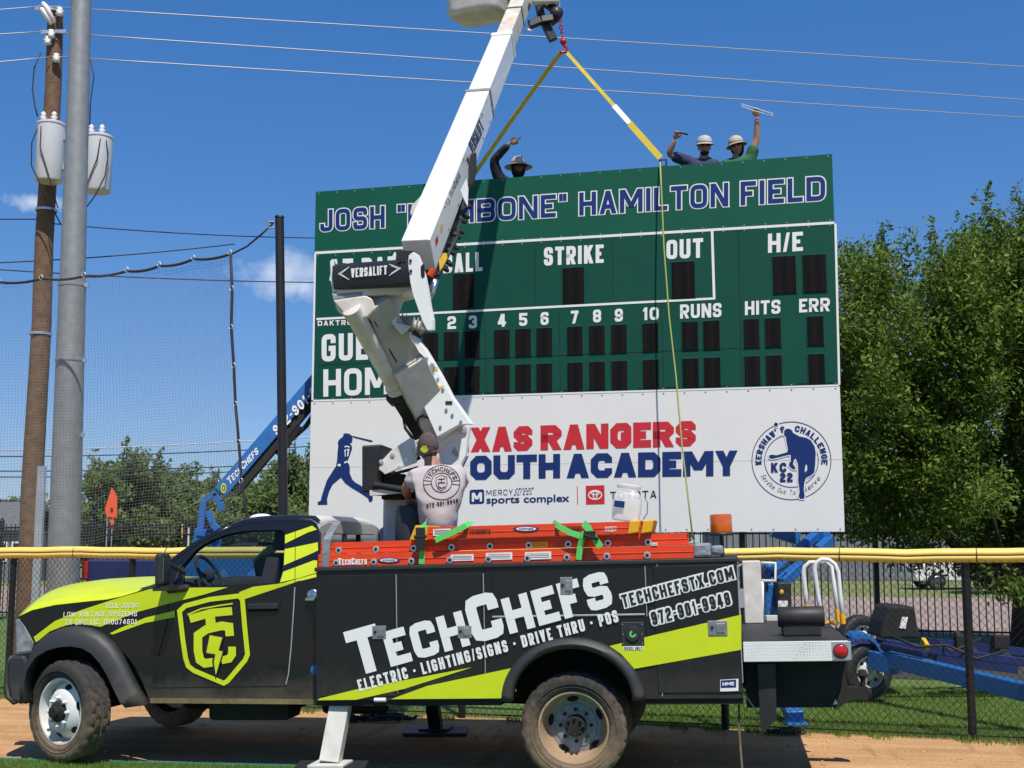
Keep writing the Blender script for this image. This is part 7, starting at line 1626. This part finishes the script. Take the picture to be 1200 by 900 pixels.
bm = B(); a, b = at(912, 711, 14.09), at(923, 704, 14.09); box(bm, (a.x, 14.085, a.z), (b.x, 14.098, b.z)); obj('panel_label', bm, M['sign_white'], pb_)
bm = B(); ball(bm, at(901, 664, 14.4), (.07, .09, .07), 2); beam(bm, at(895, 684, 14.5), at(901, 655, 14.5), .12, .12); obj('pivot_housing', bm, M['blue'], lr)
for p, q, w in (((914, 684, 14.5), (972, 634, 15.8), .12), ((906, 672, 14.7), (955, 628, 16.0), .10)):
    bm = B(); beam(bm, at(*p), at(*q), .11, w); obj('riser_arm', bm, M['blue'], lr, bevel=.008)
bm = B(); beam(bm, at(936, 630, 16.2), at(905, 620, 16.2), .2, .2); beam(bm, at(965, 640, 16.0), at(860, 245, 16.7), .2, .2); obj('arm', bm, M['blue'], lr, bevel=.01)
bm = B(); tube(bm, [at(903, 676, 14.45), at(912, 668, 14.4), at(920, 664, 14.5), at(926, 655, 14.6)], .014, 6); tube(bm, [at(900, 690, 14.3), at(894, 670, 14.3), at(905, 655, 14.4)], .012, 6); obj('hose', bm, M['wire_dark'], lr, smooth=True)

# =================================================================== PEOPLE
def skin(nodes, edges, root, sub=2):
    """grow one continuous surface over a skeleton: nodes {name: (co, radius or (rx, ry))}"""
    names = list(nodes); idx = {n: i for i, n in enumerate(names)}
    me = bpy.data.meshes.new('tmp'); me.from_pydata([tuple(nodes[n][0]) for n in names], [(idx[a], idx[b]) for a, b in edges], [])
    o = bpy.data.objects.new('tmp', me); COL.objects.link(o); o.modifiers.new('s', 'SKIN'); o.modifiers['s'].use_smooth_shade = True
    if not me.skin_vertices: return B()
    for n in names:
        sv = me.skin_vertices[0].data[idx[n]]; r = nodes[n][1]; sv.radius = (r, r) if isinstance(r, (int, float)) else r; sv.use_root = (n == root)
    ss = o.modifiers.new('ss', 'SUBSURF'); ss.levels = sub; ss.render_levels = sub
    dg = bpy.context.evaluated_depsgraph_get(); dg.update(); m2 = bpy.data.meshes.new_from_object(o.evaluated_get(dg)); bm = B(); bm.from_mesh(m2)
    bpy.data.objects.remove(o); bpy.data.meshes.remove(me); bpy.data.meshes.remove(m2); return bm
def head(bm, c, f, up=Vector((0, 0, 1)), s=1.0):
    """a head with brow, sockets, nose, lips, chin and ears; c = centre of the skull, f = facing"""
    f = f.normalized(); l = up.cross(f).normalized(); u = f.cross(l)
    g = bmesh.ops.create_icosphere(bm, subdivisions=4, radius=1)
    for v in g['verts']:
        x, y, z = v.co                      # x left, y forward, z up
        X, Y, Z = x*.077, y*.098, z*.118
        if z < 0: X *= 1 - .24*min(1, -z)**1.4; Y += .012*(-z)*max(0, y); 
        if y > 0:
            a = abs(x)
            nose = math.exp(-((x/.15)**2))*math.exp(-(((z+.22)/.24)**2)); Y += .026*nose*(1.0 if z < -.02 else .55)
            eye = math.exp(-(((a-.40)/.17)**2))*math.exp(-(((z-.02)/.13)**2)); Y -= .012*eye
            brow = math.exp(-(((z-.20)/.10)**2))*math.exp(-((x/.6)**2)); Y += .006*brow
            lip = math.exp(-((x/.28)**2))*(math.exp(-(((z+.50)/.05)**2)) + math.exp(-(((z+.62)/.05)**2))); Y += .006*lip
            mouth = math.exp(-((x/.26)**2))*math.exp(-(((z+.56)/.03)**2)); Y -= .006*mouth
            chin = math.exp(-((x/.3)**2))*math.exp(-(((z+.86)/.14)**2)); Y += .013*chin
            ck = math.exp(-(((a-.5)/.2)**2))*math.exp(-(((z+.28)/.2)**2)); Y += .005*ck
        v.co = c + (l*X + f*Y + u*Z)*s
    for sg in (-1, 1):
        e = bmesh.ops.create_icosphere(bm, subdivisions=2, radius=1)
        for v in e['verts']:
            q = Vector(v.co); v.co = c + (l*(sg*(.079 + .010*q.x)) + f*(-.008 + .017*q.y - .006*sg*0) + u*(-.012 + .032*q.z))*s
    return l, f, u
def hand(bm, wrist, d, nrm, side, curl=.5, point=False, s=1.0):
    """palm, four unequal bent fingers and a thumb; d = direction, nrm = palm normal, side = thumb side"""
    d = d.normalized(); side = (side - d*side.dot(d)).normalized(); nrm = d.cross(side).normalized() * (1 if d.cross(side).dot(nrm) > 0 else -1)
    pc = wrist + d*.052*s; e = bmesh.ops.create_icosphere(bm, subdivisions=2, radius=1)
    for v in e['verts']: q = Vector(v.co); v.co = pc + (d*q.x*.056 + side*q.y*.042 + nrm*q.z*.018)*s
    for k, (o, ln) in enumerate(((.030, .072), (.010, .080), (-.010, .074), (-.029, .058))):
        cu = .12 if (point and k == 0) else curl*(1 + .1*k); p = wrist + (d*.088 + side*o)*s; pts = [p - d*.015*s, p]; a = cu*.7
        for j, fr in enumerate((.45, .32, .25)):
            dv = d*math.cos(a) + nrm*math.sin(a) + side*(o*.8)*(1-a*.3); p = p + dv.normalized()*ln*fr*s; pts.append(p); a += cu
        tube(bm, pts, [.0098*s, .0095*s, .0088*s, .008*s, .006*s], 7)
    p = wrist + (d*.025 + side*.030)*s; tube(bm, [p, p + (d*.022 + side*.022 + nrm*.01)*s, p + (d*.05 + side*.030 + nrm*.02)*s, p + (d*.072 + side*.024 + nrm*.028)*s], [.013*s, .0115*s, .010*s, .007*s], 7)
def person(feet, f, pose, skinm, label, group=None):
    """pose gives world joints; returns (root object, joint table)"""
    f = Vector((f[0], f[1], 0)).normalized(); l = Vector((-f.y, f.x, 0)); feet = Vector(feet); J = {}
    Hh = pose.get('h', 1.74); k = Hh/1.74
    def P(a, b, c): return feet + (l*a + f*b)*k + Vector((0, 0, c*k))
    J['pelvis'] = P(0, 0, .93); J['waist'] = P(0, .01, 1.06); J['chest'] = P(0, .0, 1.27); J['neck0'] = P(0, -.01, 1.43); J['neck1'] = P(0, .015, 1.53)
    for s, n in ((1, 'L'), (-1, 'R')):
        J['sh'+n] = P(.185*s, -.01, 1.395); J['hip'+n] = P(.09*s, 0, .90); J['kn'+n] = P(.11*s, .03, .49); J['an'+n] = P(.12*s, -.02, .08); J['toe'+n] = P(.14*s, .15, .035)
        J['el'+n] = P(.24*s, -.02, 1.11); J['wr'+n] = P(.25*s, .07, .87)
    J['head'] = P(0, .045, 1.635)
    for n in pose: 
        if n in J: J[n] = Vector(pose[n])
    nodes = {'pelvis': (J['pelvis'], (.135, .115)), 'waist': (J['waist'], (.13, .105)), 'chest': (J['chest'], (.155, .115)), 'neck0': (J['neck0'], .075), 'neck1': (J['neck1'], .056), 'skull': (J['head'] + Vector((0, 0, -.03)), .05)}
    ed = [('pelvis', 'waist'), ('waist', 'chest'), ('chest', 'neck0'), ('neck0', 'neck1'), ('neck1', 'skull')]
    for n in 'LR':
        nodes.update({'sh'+n: (J['sh'+n], .066), 'el'+n: (J['el'+n], .046), 'fa'+n: (J['el'+n].lerp(J['wr'+n], .3), .047), 'wr'+n: (J['wr'+n], .030), 'hip'+n: (J['hip'+n], .088), 'kn'+n: (J['kn'+n], .058), 'cf'+n: (J['kn'+n].lerp(J['an'+n], .35), .056), 'an'+n: (J['an'+n], .042), 'toe'+n: (J['toe'+n], .035)})
        ed += [('chest', 'sh'+n), ('sh'+n, 'el'+n), ('el'+n, 'fa'+n), ('fa'+n, 'wr'+n), ('pelvis', 'hip'+n), ('hip'+n, 'kn'+n), ('kn'+n, 'cf'+n), ('cf'+n, 'an'+n), ('an'+n, 'toe'+n)]
    bm = skin(nodes, ed, 'pelvis')
    hf = Vector(pose.get('look', f)); hl, hff, hu = head(bm, J['head'], hf, Vector(pose.get('hup', (0, 0, 1))), k)
    for n in 'LR':
        hd = pose.get('hand'+n)
        d = (J['wr'+n]-J['el'+n])
        if hd: hand(bm, J['wr'+n], Vector(hd[0]), Vector(hd[1]), Vector(hd[2]), hd[3], hd[4] if len(hd) > 4 else False, k)
        else: hand(bm, J['wr'+n], d, f, l*(-1 if n == 'L' else 1) + f*.5, .35, False, k)
    b = obj('person', bm, skinm, smooth=True, base=feet, recalc=True); tag(b, label, 'person', group)
    J.update(l=l, f=f, hl=hl, hf=hff, hu=hu, k=k); return b, J
def clothes(par, J, m, kind, sleeve=.75, grow=.022, name=None, wrinkle=.004):
    k = J['k']
    if kind == 'shirt':
        n = {'hem': (J['pelvis'] + Vector((0, 0, -.06)), (.185+grow, .15+grow)), 'waist': (J['waist'], (.180+grow, .138+grow)), 'chest': (J['chest'], (.158+grow, .118+grow)), 'nk': (J['neck0'] + Vector((0, 0, -.012)), .078+grow*.4)}
        e = [('hem', 'waist'), ('waist', 'chest'), ('chest', 'nk')]
        for s in 'LR':
            n['sh'+s] = (J['sh'+s], .068+grow); 
            if sleeve <= 1: n['sl'+s] = (J['sh'+s].lerp(J['el'+s], sleeve), .056+grow)
            else: n['sl'+s] = (J['el'+s], .052+grow*.8); n['cu'+s] = (J['el'+s].lerp(J['wr'+s], .92), .036+grow*.6)
            e += [('chest', 'sh'+s), ('sh'+s, 'sl'+s)] + ([('sl'+s, 'cu'+s)] if sleeve > 1 else [])
        bm = skin(n, e, 'chest', 3)
    elif kind == 'vest':
        n = {'hem': (J['pelvis'], (.165+grow, .14+grow)), 'waist': (J['waist'], (.15+grow, .125+grow)), 'chest': (J['chest'], (.165+grow, .13+grow)), 'nk': (J['neck0'] + Vector((0, 0, -.02)), .085+grow*.4)}; e = [('hem', 'waist'), ('waist', 'chest'), ('chest', 'nk')]
        for s in 'LR': n['sh'+s] = (J['neck0'] + J['l']*(.115 if s == 'L' else -.115) + Vector((0, 0, .012)), .066+grow*.6); e.append(('chest', 'sh'+s))
        bm = skin(n, e, 'chest', 3)
    else:
        n = {'pelvis': (J['pelvis'] + Vector((0, 0, .03)), (.142+grow, .122+grow))}; e = []
        for s in 'LR': n.update({'hip'+s: (J['hip'+s], .09+grow), 'kn'+s: (J['kn'+s], .062+grow), 'an'+s: (J['an'+s] + Vector((0, 0, .02)), .052+grow)}); e += [('pelvis', 'hip'+s), ('hip'+s, 'kn'+s), ('kn'+s, 'an'+s)]
        bm = skin(n, e, 'pelvis', 2)
    if wrinkle:
        from mathutils import noise
        bm.normal_update()
        for v in bm.verts:
            q = v.co*9; w = noise.noise(Vector((q.x*.8, q.y*.8, q.z*2.2))) + .5*noise.noise(q*2.3); v.co += v.normal*w*wrinkle
    return obj(name or kind, bm, m, par, smooth=True)
def boots(par, J, m):
    for s in 'LR':
        a, t = J['an'+s], J['toe'+s]; bm = B(); d = (t-a); d.z = 0; d.normalize(); base = Vector((a.x, a.y, J['toe'+s].z-.035))
        tube(bm, [base - d*.07 + Vector((0, 0, .045)), base + Vector((0, 0, .05)), base + d*.10 + Vector((0, 0, .045)), base + d*.20 + Vector((0, 0, .038)), base + d*.235 + Vector((0, 0, .032))], [.040, .05, .05, .043, .022], 12); tube(bm, [base + Vector((0, 0, .05)), base + Vector((0, 0, .17))], [.056, .058], 12); obj('boot', bm, m, par, smooth=True)
def hardhat(par, J, m, full, name='hard_hat', brim=None, c=None):
    c = J['head'] + J['hu']*.035; l, f, u = J['hl'], J['hf'], J['hu']; bm = B(); pr = None
    for z, r in ((0, 1.0), (.03, .985), (.06, .92), (.09, .76), (.108, .5), (.116, .2)):
        ring = []
        for i in range(28):
            a = 2*math.pi*i/28; ridge = .004*math.exp(-((math.cos(a))/.2)**2)*(z > .05); ring.append(bm.verts.new(c + l*(.105*r*math.cos(a)) + f*(.128*r*math.sin(a)) + u*(z+ridge)))
        if pr:
            for i in range(28): bm.faces.new((pr[i], pr[(i+1) % 28], ring[(i+1) % 28], ring[i]))
        pr = ring
    bm.faces.new(pr)
    b0, b1 = [], []
    for i in range(28):
        a = 2*math.pi*i/28; ex = full if full else .05*max(0, math.sin(a))**.6; b0.append(bm.verts.new(c + l*(.105*math.cos(a)) + f*(.128*math.sin(a)) + u*.002)); b1.append(bm.verts.new(c + l*((.108+ex)*math.cos(a)) + f*((.131+ex*1.1)*math.sin(a)) - u*(.012 + ex*.25)))
    for i in range(28): bm.faces.new((b0[i], b0[(i+1) % 28], b1[(i+1) % 28], b1[i]))
    o = obj(name, bm, m, par, smooth=True, autosmooth=50); s = o.modifiers.new('s', 'SOLIDIFY'); s.thickness = .004; return o
def shades(par, J):
    l, f, u = J['hl'], J['hf'], J['hu']; c = J['head'] + u*.004; k = J['k']; bm = B()
    for s in (-1, 1):
        g = bmesh.ops.create_icosphere(bm, subdivisions=2, radius=1)
        for v in g['verts']: q = Vector(v.co); v.co = c + (l*(s*.033 + q.x*.029) + f*(.090 + q.y*.012) + u*(q.z*.022))*k
        tube(bm, [c + (l*(s*.06) + f*.086 + u*.006)*k, c + (l*(s*.084) + f*.05 + u*.006)*k, c + (l*(s*.086) - f*.01 + u*.004)*k], .004, 5)
    tube(bm, [c + (l*-.01 + f*.105 + u*.006)*k, c + (l*.01 + f*.105 + u*.006)*k], .004, 5); obj('sunglasses', bm, M['lens_black'], par, smooth=True)
def beard(par, J, m, low=-.02):
    l, f, u = J['hl'], J['hf'], J['hu']; c = J['head']; bm = B(); g = bmesh.ops.create_icosphere(bm, subdivisions=3, radius=1); dele = []
    for v in g['verts']:
        q = Vector(v.co); 
        if q.z > -.05 or q.y < -.05: dele.append(v); continue
        z = -.062 + q.z*.068; v.co = c + (l*q.x*.069*(1-.1*max(0, -q.z)) + f*(.022 + q.y*.082) + u*z)
    bmesh.ops.delete(bm, geom=dele, context='VERTS'); obj('beard', bm, m, par, smooth=True)

# --- the man working at the turret, seen from behind
bedz = (TM @ Vector((tp(510, 640, 1.0).x, .9, wBo+.30))).z
fx = at(512, 600, 10.38); feet = Vector((fx.x, 10.38, bedz)); ff = Vector((-.28, .96, 0)); kk = 1
hl_ = Vector((-.96, -.28, 0))
hdc = at(501.5, 524, 10.42)
pose = {'h': 1.73, 'head': hdc, 'neck0': at(508, 548, 10.42), 'neck1': at(504.5, 537, 10.39), 'chest': at(511.5, 571, 10.40), 'waist': at(514, 602, 10.40), 'pelvis': at(514, 624, 10.40),
        'shL': at(485.5, 559, 10.28), 'shR': at(536, 556, 10.46), 'elL': at(475.5, 573, 10.36), 'wrL': at(478.5, 583, 10.52), 'elR': at(540, 574, 10.72), 'wrR': at(515, 582, 10.84),
        'look': (-.55, .80, -.12), 'hup': (-.03, -.05, 1), 'handL': (Vector((.2, .8, -.6)), Vector((.3, .2, -.9)), Vector((.9, -.2, .1)), .6), 'handR': (Vector((-.5, .8, -.2)), Vector((0, .3, -.9)), Vector((-.6, -.4, .2)), .6)}
man, J = person(feet, ff, pose, M['skin'], 'person in grey printed t-shirt and brown cap working at the boom controls')
sh_o = clothes(man, J, M['shirt_grey'], 'shirt', .72, .028, wrinkle=.011)
clothes(man, J, M['denim'], 'trousers'); boots(man, J, M['seat'])
# cap: close brown cap with a dark side panel and a round patch; beard edge and glove
l, f, u = J['hl'], J['hf'], J['hu']; hc = J['head']; bm = B(); g = bmesh.ops.create_icosphere(bm, subdivisions=4, radius=1); dele = []
for v in g['verts']:
    q = Vector(v.co)
    if q.z < -.12 - .30*max(0, -q.y) + .25*max(0, q.y): dele.append(v); continue
    v.co = hc + l*q.x*.084 + f*(q.y*.104 - .002) + u*(q.z*.122 + .006)
bmesh.ops.delete(bm, geom=dele, context='VERTS'); capo = obj('cap', bm, M['cap_brown'], man, smooth=True); s_ = capo.modifiers.new('s', 'SOLIDIFY'); s_.thickness = .004
bm = B(); g = bmesh.ops.create_icosphere(bm, subdivisions=3, radius=1); dele = []
for v in g['verts']:
    q = Vector(v.co)
    if q.z > -.30 or q.y > .1: dele.append(v); continue
    v.co = hc + l*q.x*.081 + f*(q.y*.101) + u*(q.z*.121)
bmesh.ops.delete(bm, geom=dele, context='VERTS'); obj('hair', bm, mat('hair_short', (.10, .062, .045), .9, var=.3, vscale=60), man, smooth=True)
tree_ = BVHTree.FromObject(capo, bpy.context.evaluated_depsgraph_get()); cw = wm(capo).translation
def surfOn(bvh, org, fallback_y):
    def s(px, py, off):
        d = ray(px, py).normalized(); h, n, i, dist = bvh.ray_cast(CAM - org, d)
        return (h + org - d*off) if h is not None else at(px, py, fallback_y) - d*off
    return s
dgx = bpy.context.evaluated_depsgraph_get(); dgx.update()
tree_ = BVHTree.FromPolygons([v.co[:] for v in capo.data.vertices], [tuple(p.vertices) for p in capo.data.polygons]); sCap = surfOn(tree_, cw, 10.25)
def grid_flat(bm, x0, y0, x1, y1, inside, surf, off, n=14, mi=0):
    for i in range(n):
        for j in range(n):
            q = [(x0+(x1-x0)*(i+a)/n, y0+(y1-y0)*(j+b)/n) for a, b in ((0, 0), (1, 0), (1, 1), (0, 1))]; cx_, cy_ = sum(p[0] for p in q)/4, sum(p[1] for p in q)/4
            if inside(cx_, cy_): bm.faces.new([bm.verts.new(surf(*p, off)) for p in q])
bm = B(); grid_flat(bm, 488, 516, 508, 538, lambda x, y: (y < 534 - .02*(x-492)**2) and y > 521 + abs(x-497)*.35*(1 if x > 497 else .9), sCap, .007, 18); bmesh.ops.remove_doubles(bm, verts=bm.verts[:], dist=.0004); obj('cap_panel', bm, M['seat'], man)
bm = B(); grid_flat(bm, 491, 521, 503, 532, lambda x, y: math.hypot(x-497.2, y-526.3) < 4.3, sCap, .011, 18); bmesh.ops.remove_doubles(bm, verts=bm.verts[:], dist=.0004); obj('cap_patch', bm, mat('patch', (.42, .45, .03), .7, var=.3, vscale=60), man)
# print on the back of the shirt
so = wm(sh_o).translation; tree2 = BVHTree.FromPolygons([v.co[:] for v in sh_o.data.vertices], [tuple(p.vertices) for p in sh_o.data.polygons]); sSh = surfOn(tree2, so, 10.2)
bm = B(); cx2, cy2 = 517.5, 565.5
def eln(bm, rx, ry, wd, off, a0=0, a1=360, n=44, cl=True): line(bm, [(cx2 + rx*math.cos(R(a0+(a1-a0)*i/n)), cy2 + ry*math.sin(R(a0+(a1-a0)*i/n))) for i in range(n if cl else n+1)], wd, sSh, off, closed=cl)
eln(bm, 21.5, 20, .9, .005); eln(bm, 12, 11.4, .9, .0055)
for a in (8, 172): 
    line(bm, [(cx2+12.5*math.cos(R(a)), cy2-11.9*math.sin(R(a))*-1), (cx2+21*math.cos(R(a)), cy2+19.5*math.sin(R(a)))], .8, sSh, .0058)
    line(bm, [(cx2+12.5*math.cos(R(-a)), cy2+11.9*math.sin(R(-a))), (cx2+21*math.cos(R(-a)), cy2+19.5*math.sin(R(-a)))], .8, sSh, .0058)
t9 = 'TECHCHEFS'
for i, c in enumerate(t9):
    a = R(166 - (166-14)*(i+.5)/9); da = R(7)
    pt = lambda rr, aa: (cx2 + rr*math.cos(aa), cy2 - rr*.94*math.sin(aa))
    letters(bm, c, [pt(14, a+da*1.15), pt(14, a-da*1.15), pt(19.6, a-da*.95), pt(19.6, a+da*.95)], sSh, .005, t=.2, k=1)
line(bm, [(511, 559.5), (517, 557), (523.5, 559), (524, 567), (522, 572), (517.5, 575), (513, 572.5), (511, 567)], .8, sSh, .005, closed=True)
line(bm, [(513.5, 561.5), (521.5, 561)], 1.0, sSh, .0055); line(bm, [(517.3, 561), (517.3, 565)], 1.0, sSh, .006); line(bm, [(521.5, 565.5), (514, 565.5), (514, 570.5), (518, 572), (521.5, 570)], 1.0, sSh, .0065)
letters(bm, '972-901-9948', [(500, 596), (537, 589), (536.5, 584), (499.5, 590.5)], sSh, .005, t=.18, gap=.2)
obj('shirt_print', bm, M['black_ink'], man)

# --- three workers looking over the top of the scoreboard
def worker(px, py, Y, f, label, armR=None, armL=None, m='skin', **kw):
    hc = at(px, py, Y); feet = Vector((hc.x, Y, hc.z - 1.635)); pose = dict(kw); pose['head'] = hc; pose.setdefault('neck0', hc + Vector((0, .05, -.165))); pose.setdefault('neck1', hc + Vector((0, .03, -.10))); pose.setdefault('chest', hc + Vector((0, .06, -.33))); pose.setdefault('shL', hc + Vector((.155, .05, -.235))); pose.setdefault('shR', hc + Vector((-.155, .05, -.235)))
    if armR: pose['elR'], pose['wrR'], pose['handR'] = armR
    if armL: pose['elL'], pose['wrL'], pose['handL'] = armL
    return (*person(feet, f, pose, M[m], label, 'workers behind the scoreboard'), feet)
W1 = 16.35
w1, J1, f1 = worker(607.5, 196, W1, (.15, -1, 0), 'person in black hoodie and full-brim hard hat pointing right over the top of the scoreboard',
    armR=(at(578, 188, W1-.1), at(598, 167.5, W1-.25), (Vector((.95, -.1, .22)), Vector((0, -.3, -.9)), Vector((.1, 0, 1)), 1.1, True)), m='skin_dark', shR=at(584, 209, W1-.02), look=(.1, -1, -.05))
clothes(w1, J1, M['hoodie'], 'shirt', 2, .022); clothes(w1, J1, M['denim'], 'trousers'); boots(w1, J1, M['seat']); hardhat(w1, J1, M['hat_white'], .085)
bm = B(); g = bmesh.ops.create_icosphere(bm, subdivisions=3, radius=1); dele = []
for v in g['verts']:
    q = Vector(v.co)
    if q.y > .72 and q.z > -.55: dele.append(v); continue
    v.co = J1['head'] + J1['hl']*q.x*.098 + J1['hf']*(q.y*.108 - .006) + J1['hu']*(q.z*.135 - .025)
bmesh.ops.delete(bm, geom=dele, context='VERTS'); obj('hood', bm, M['hoodie'], w1, smooth=True); shades(w1, J1); beard(w1, J1, M['beard'])
W2 = 16.1
w2, J2, f2 = worker(825.5, 172, W2, (-.02, -1, 0), 'person in white hard hat, sunglasses and hi-vis vest raising one fist above the scoreboard',
    armR=(at(783.5, 181, W2-.1), at(791, 163, W2-.2), (Vector((.25, -.25, .9)), Vector((.6, -.7, -.2)), Vector((.7, .3, 0)), 1.25)), shR=at(804, 188, W2), look=(-.05, -1, -.12))
clothes(w2, J2, M['shirt_navy'], 'shirt', .85, .02); clothes(w2, J2, M['hivis'], 'vest', grow=.034, name='hi_vis_vest'); clothes(w2, J2, M['denim'], 'trousers'); boots(w2, J2, M['seat']); hardhat(w2, J2, M['hat_white'], 0); shades(w2, J2); beard(w2, J2, M['beard'])
bm = B(); q = at(800, 156, W2-.27); tube(bm, [q - Vector((.05, 0, -.01)), q + Vector((.07, 0, -.02))], .012, 8); tag(obj('hand_tool', bm, M['lens_black'], smooth=True), 'small dark tool in the raised hand of the man in the white hard hat', 'tool')
W3 = 16.15
w3, J3, f3 = worker(863.5, 172, W3, (-.25, -1, 0), 'person in tan brimmed hat and green shirt reaching up high with thin rods in hand',
    armL=(at(887, 162, W3-.05), at(887, 137, W3-.12), (Vector((-.05, -.1, 1)), Vector((-.3, -1, 0)), Vector((-1, .2, 0)), .9)), shL=at(879, 186, W3), look=(-.3, -1, -.1), hup=(-.22, 0, 1))
clothes(w3, J3, M['shirt_green'], 'shirt', .7, .024); clothes(w3, J3, M['denim'], 'trousers'); boots(w3, J3, M['seat']); hardhat(w3, J3, M['hat_tan'], .038, 'brimmed_hat'); shades(w3, J3)
bm = B(); g = bmesh.ops.create_icosphere(bm, subdivisions=3, radius=1); dele = []
for v in g['verts']:
    q = Vector(v.co)
    if q.y > .45 or q.z > .3: dele.append(v); continue
    v.co = J3['head'] + J3['hl']*q.x*.092 + J3['hf']*(q.y*.10) + J3['hu']*(q.z*.135 - .01)
bmesh.ops.delete(bm, geom=dele, context='VERTS'); obj('neck_flap', bm, M['seat'], w3, smooth=True)
bm = B(); tube(bm, [at(869, 122, W3-.2), at(905, 133, W3-.2), at(905.5, 136, W3-.2), at(884, 130, W3-.2), at(868.5, 124.5, W3-.2)], .006, 6); tag(obj('rod_bundle', bm, M['sign_white']), 'thin white rods held aloft by the man in the tan hat', 'rods')
basket(lf, Vector((f1.x, f1.y + .05, f1.z)), .9, .75); basket(lr, Vector(((f2.x+f3.x)/2, f2.y+.08, f2.z)), 1.3, .8)
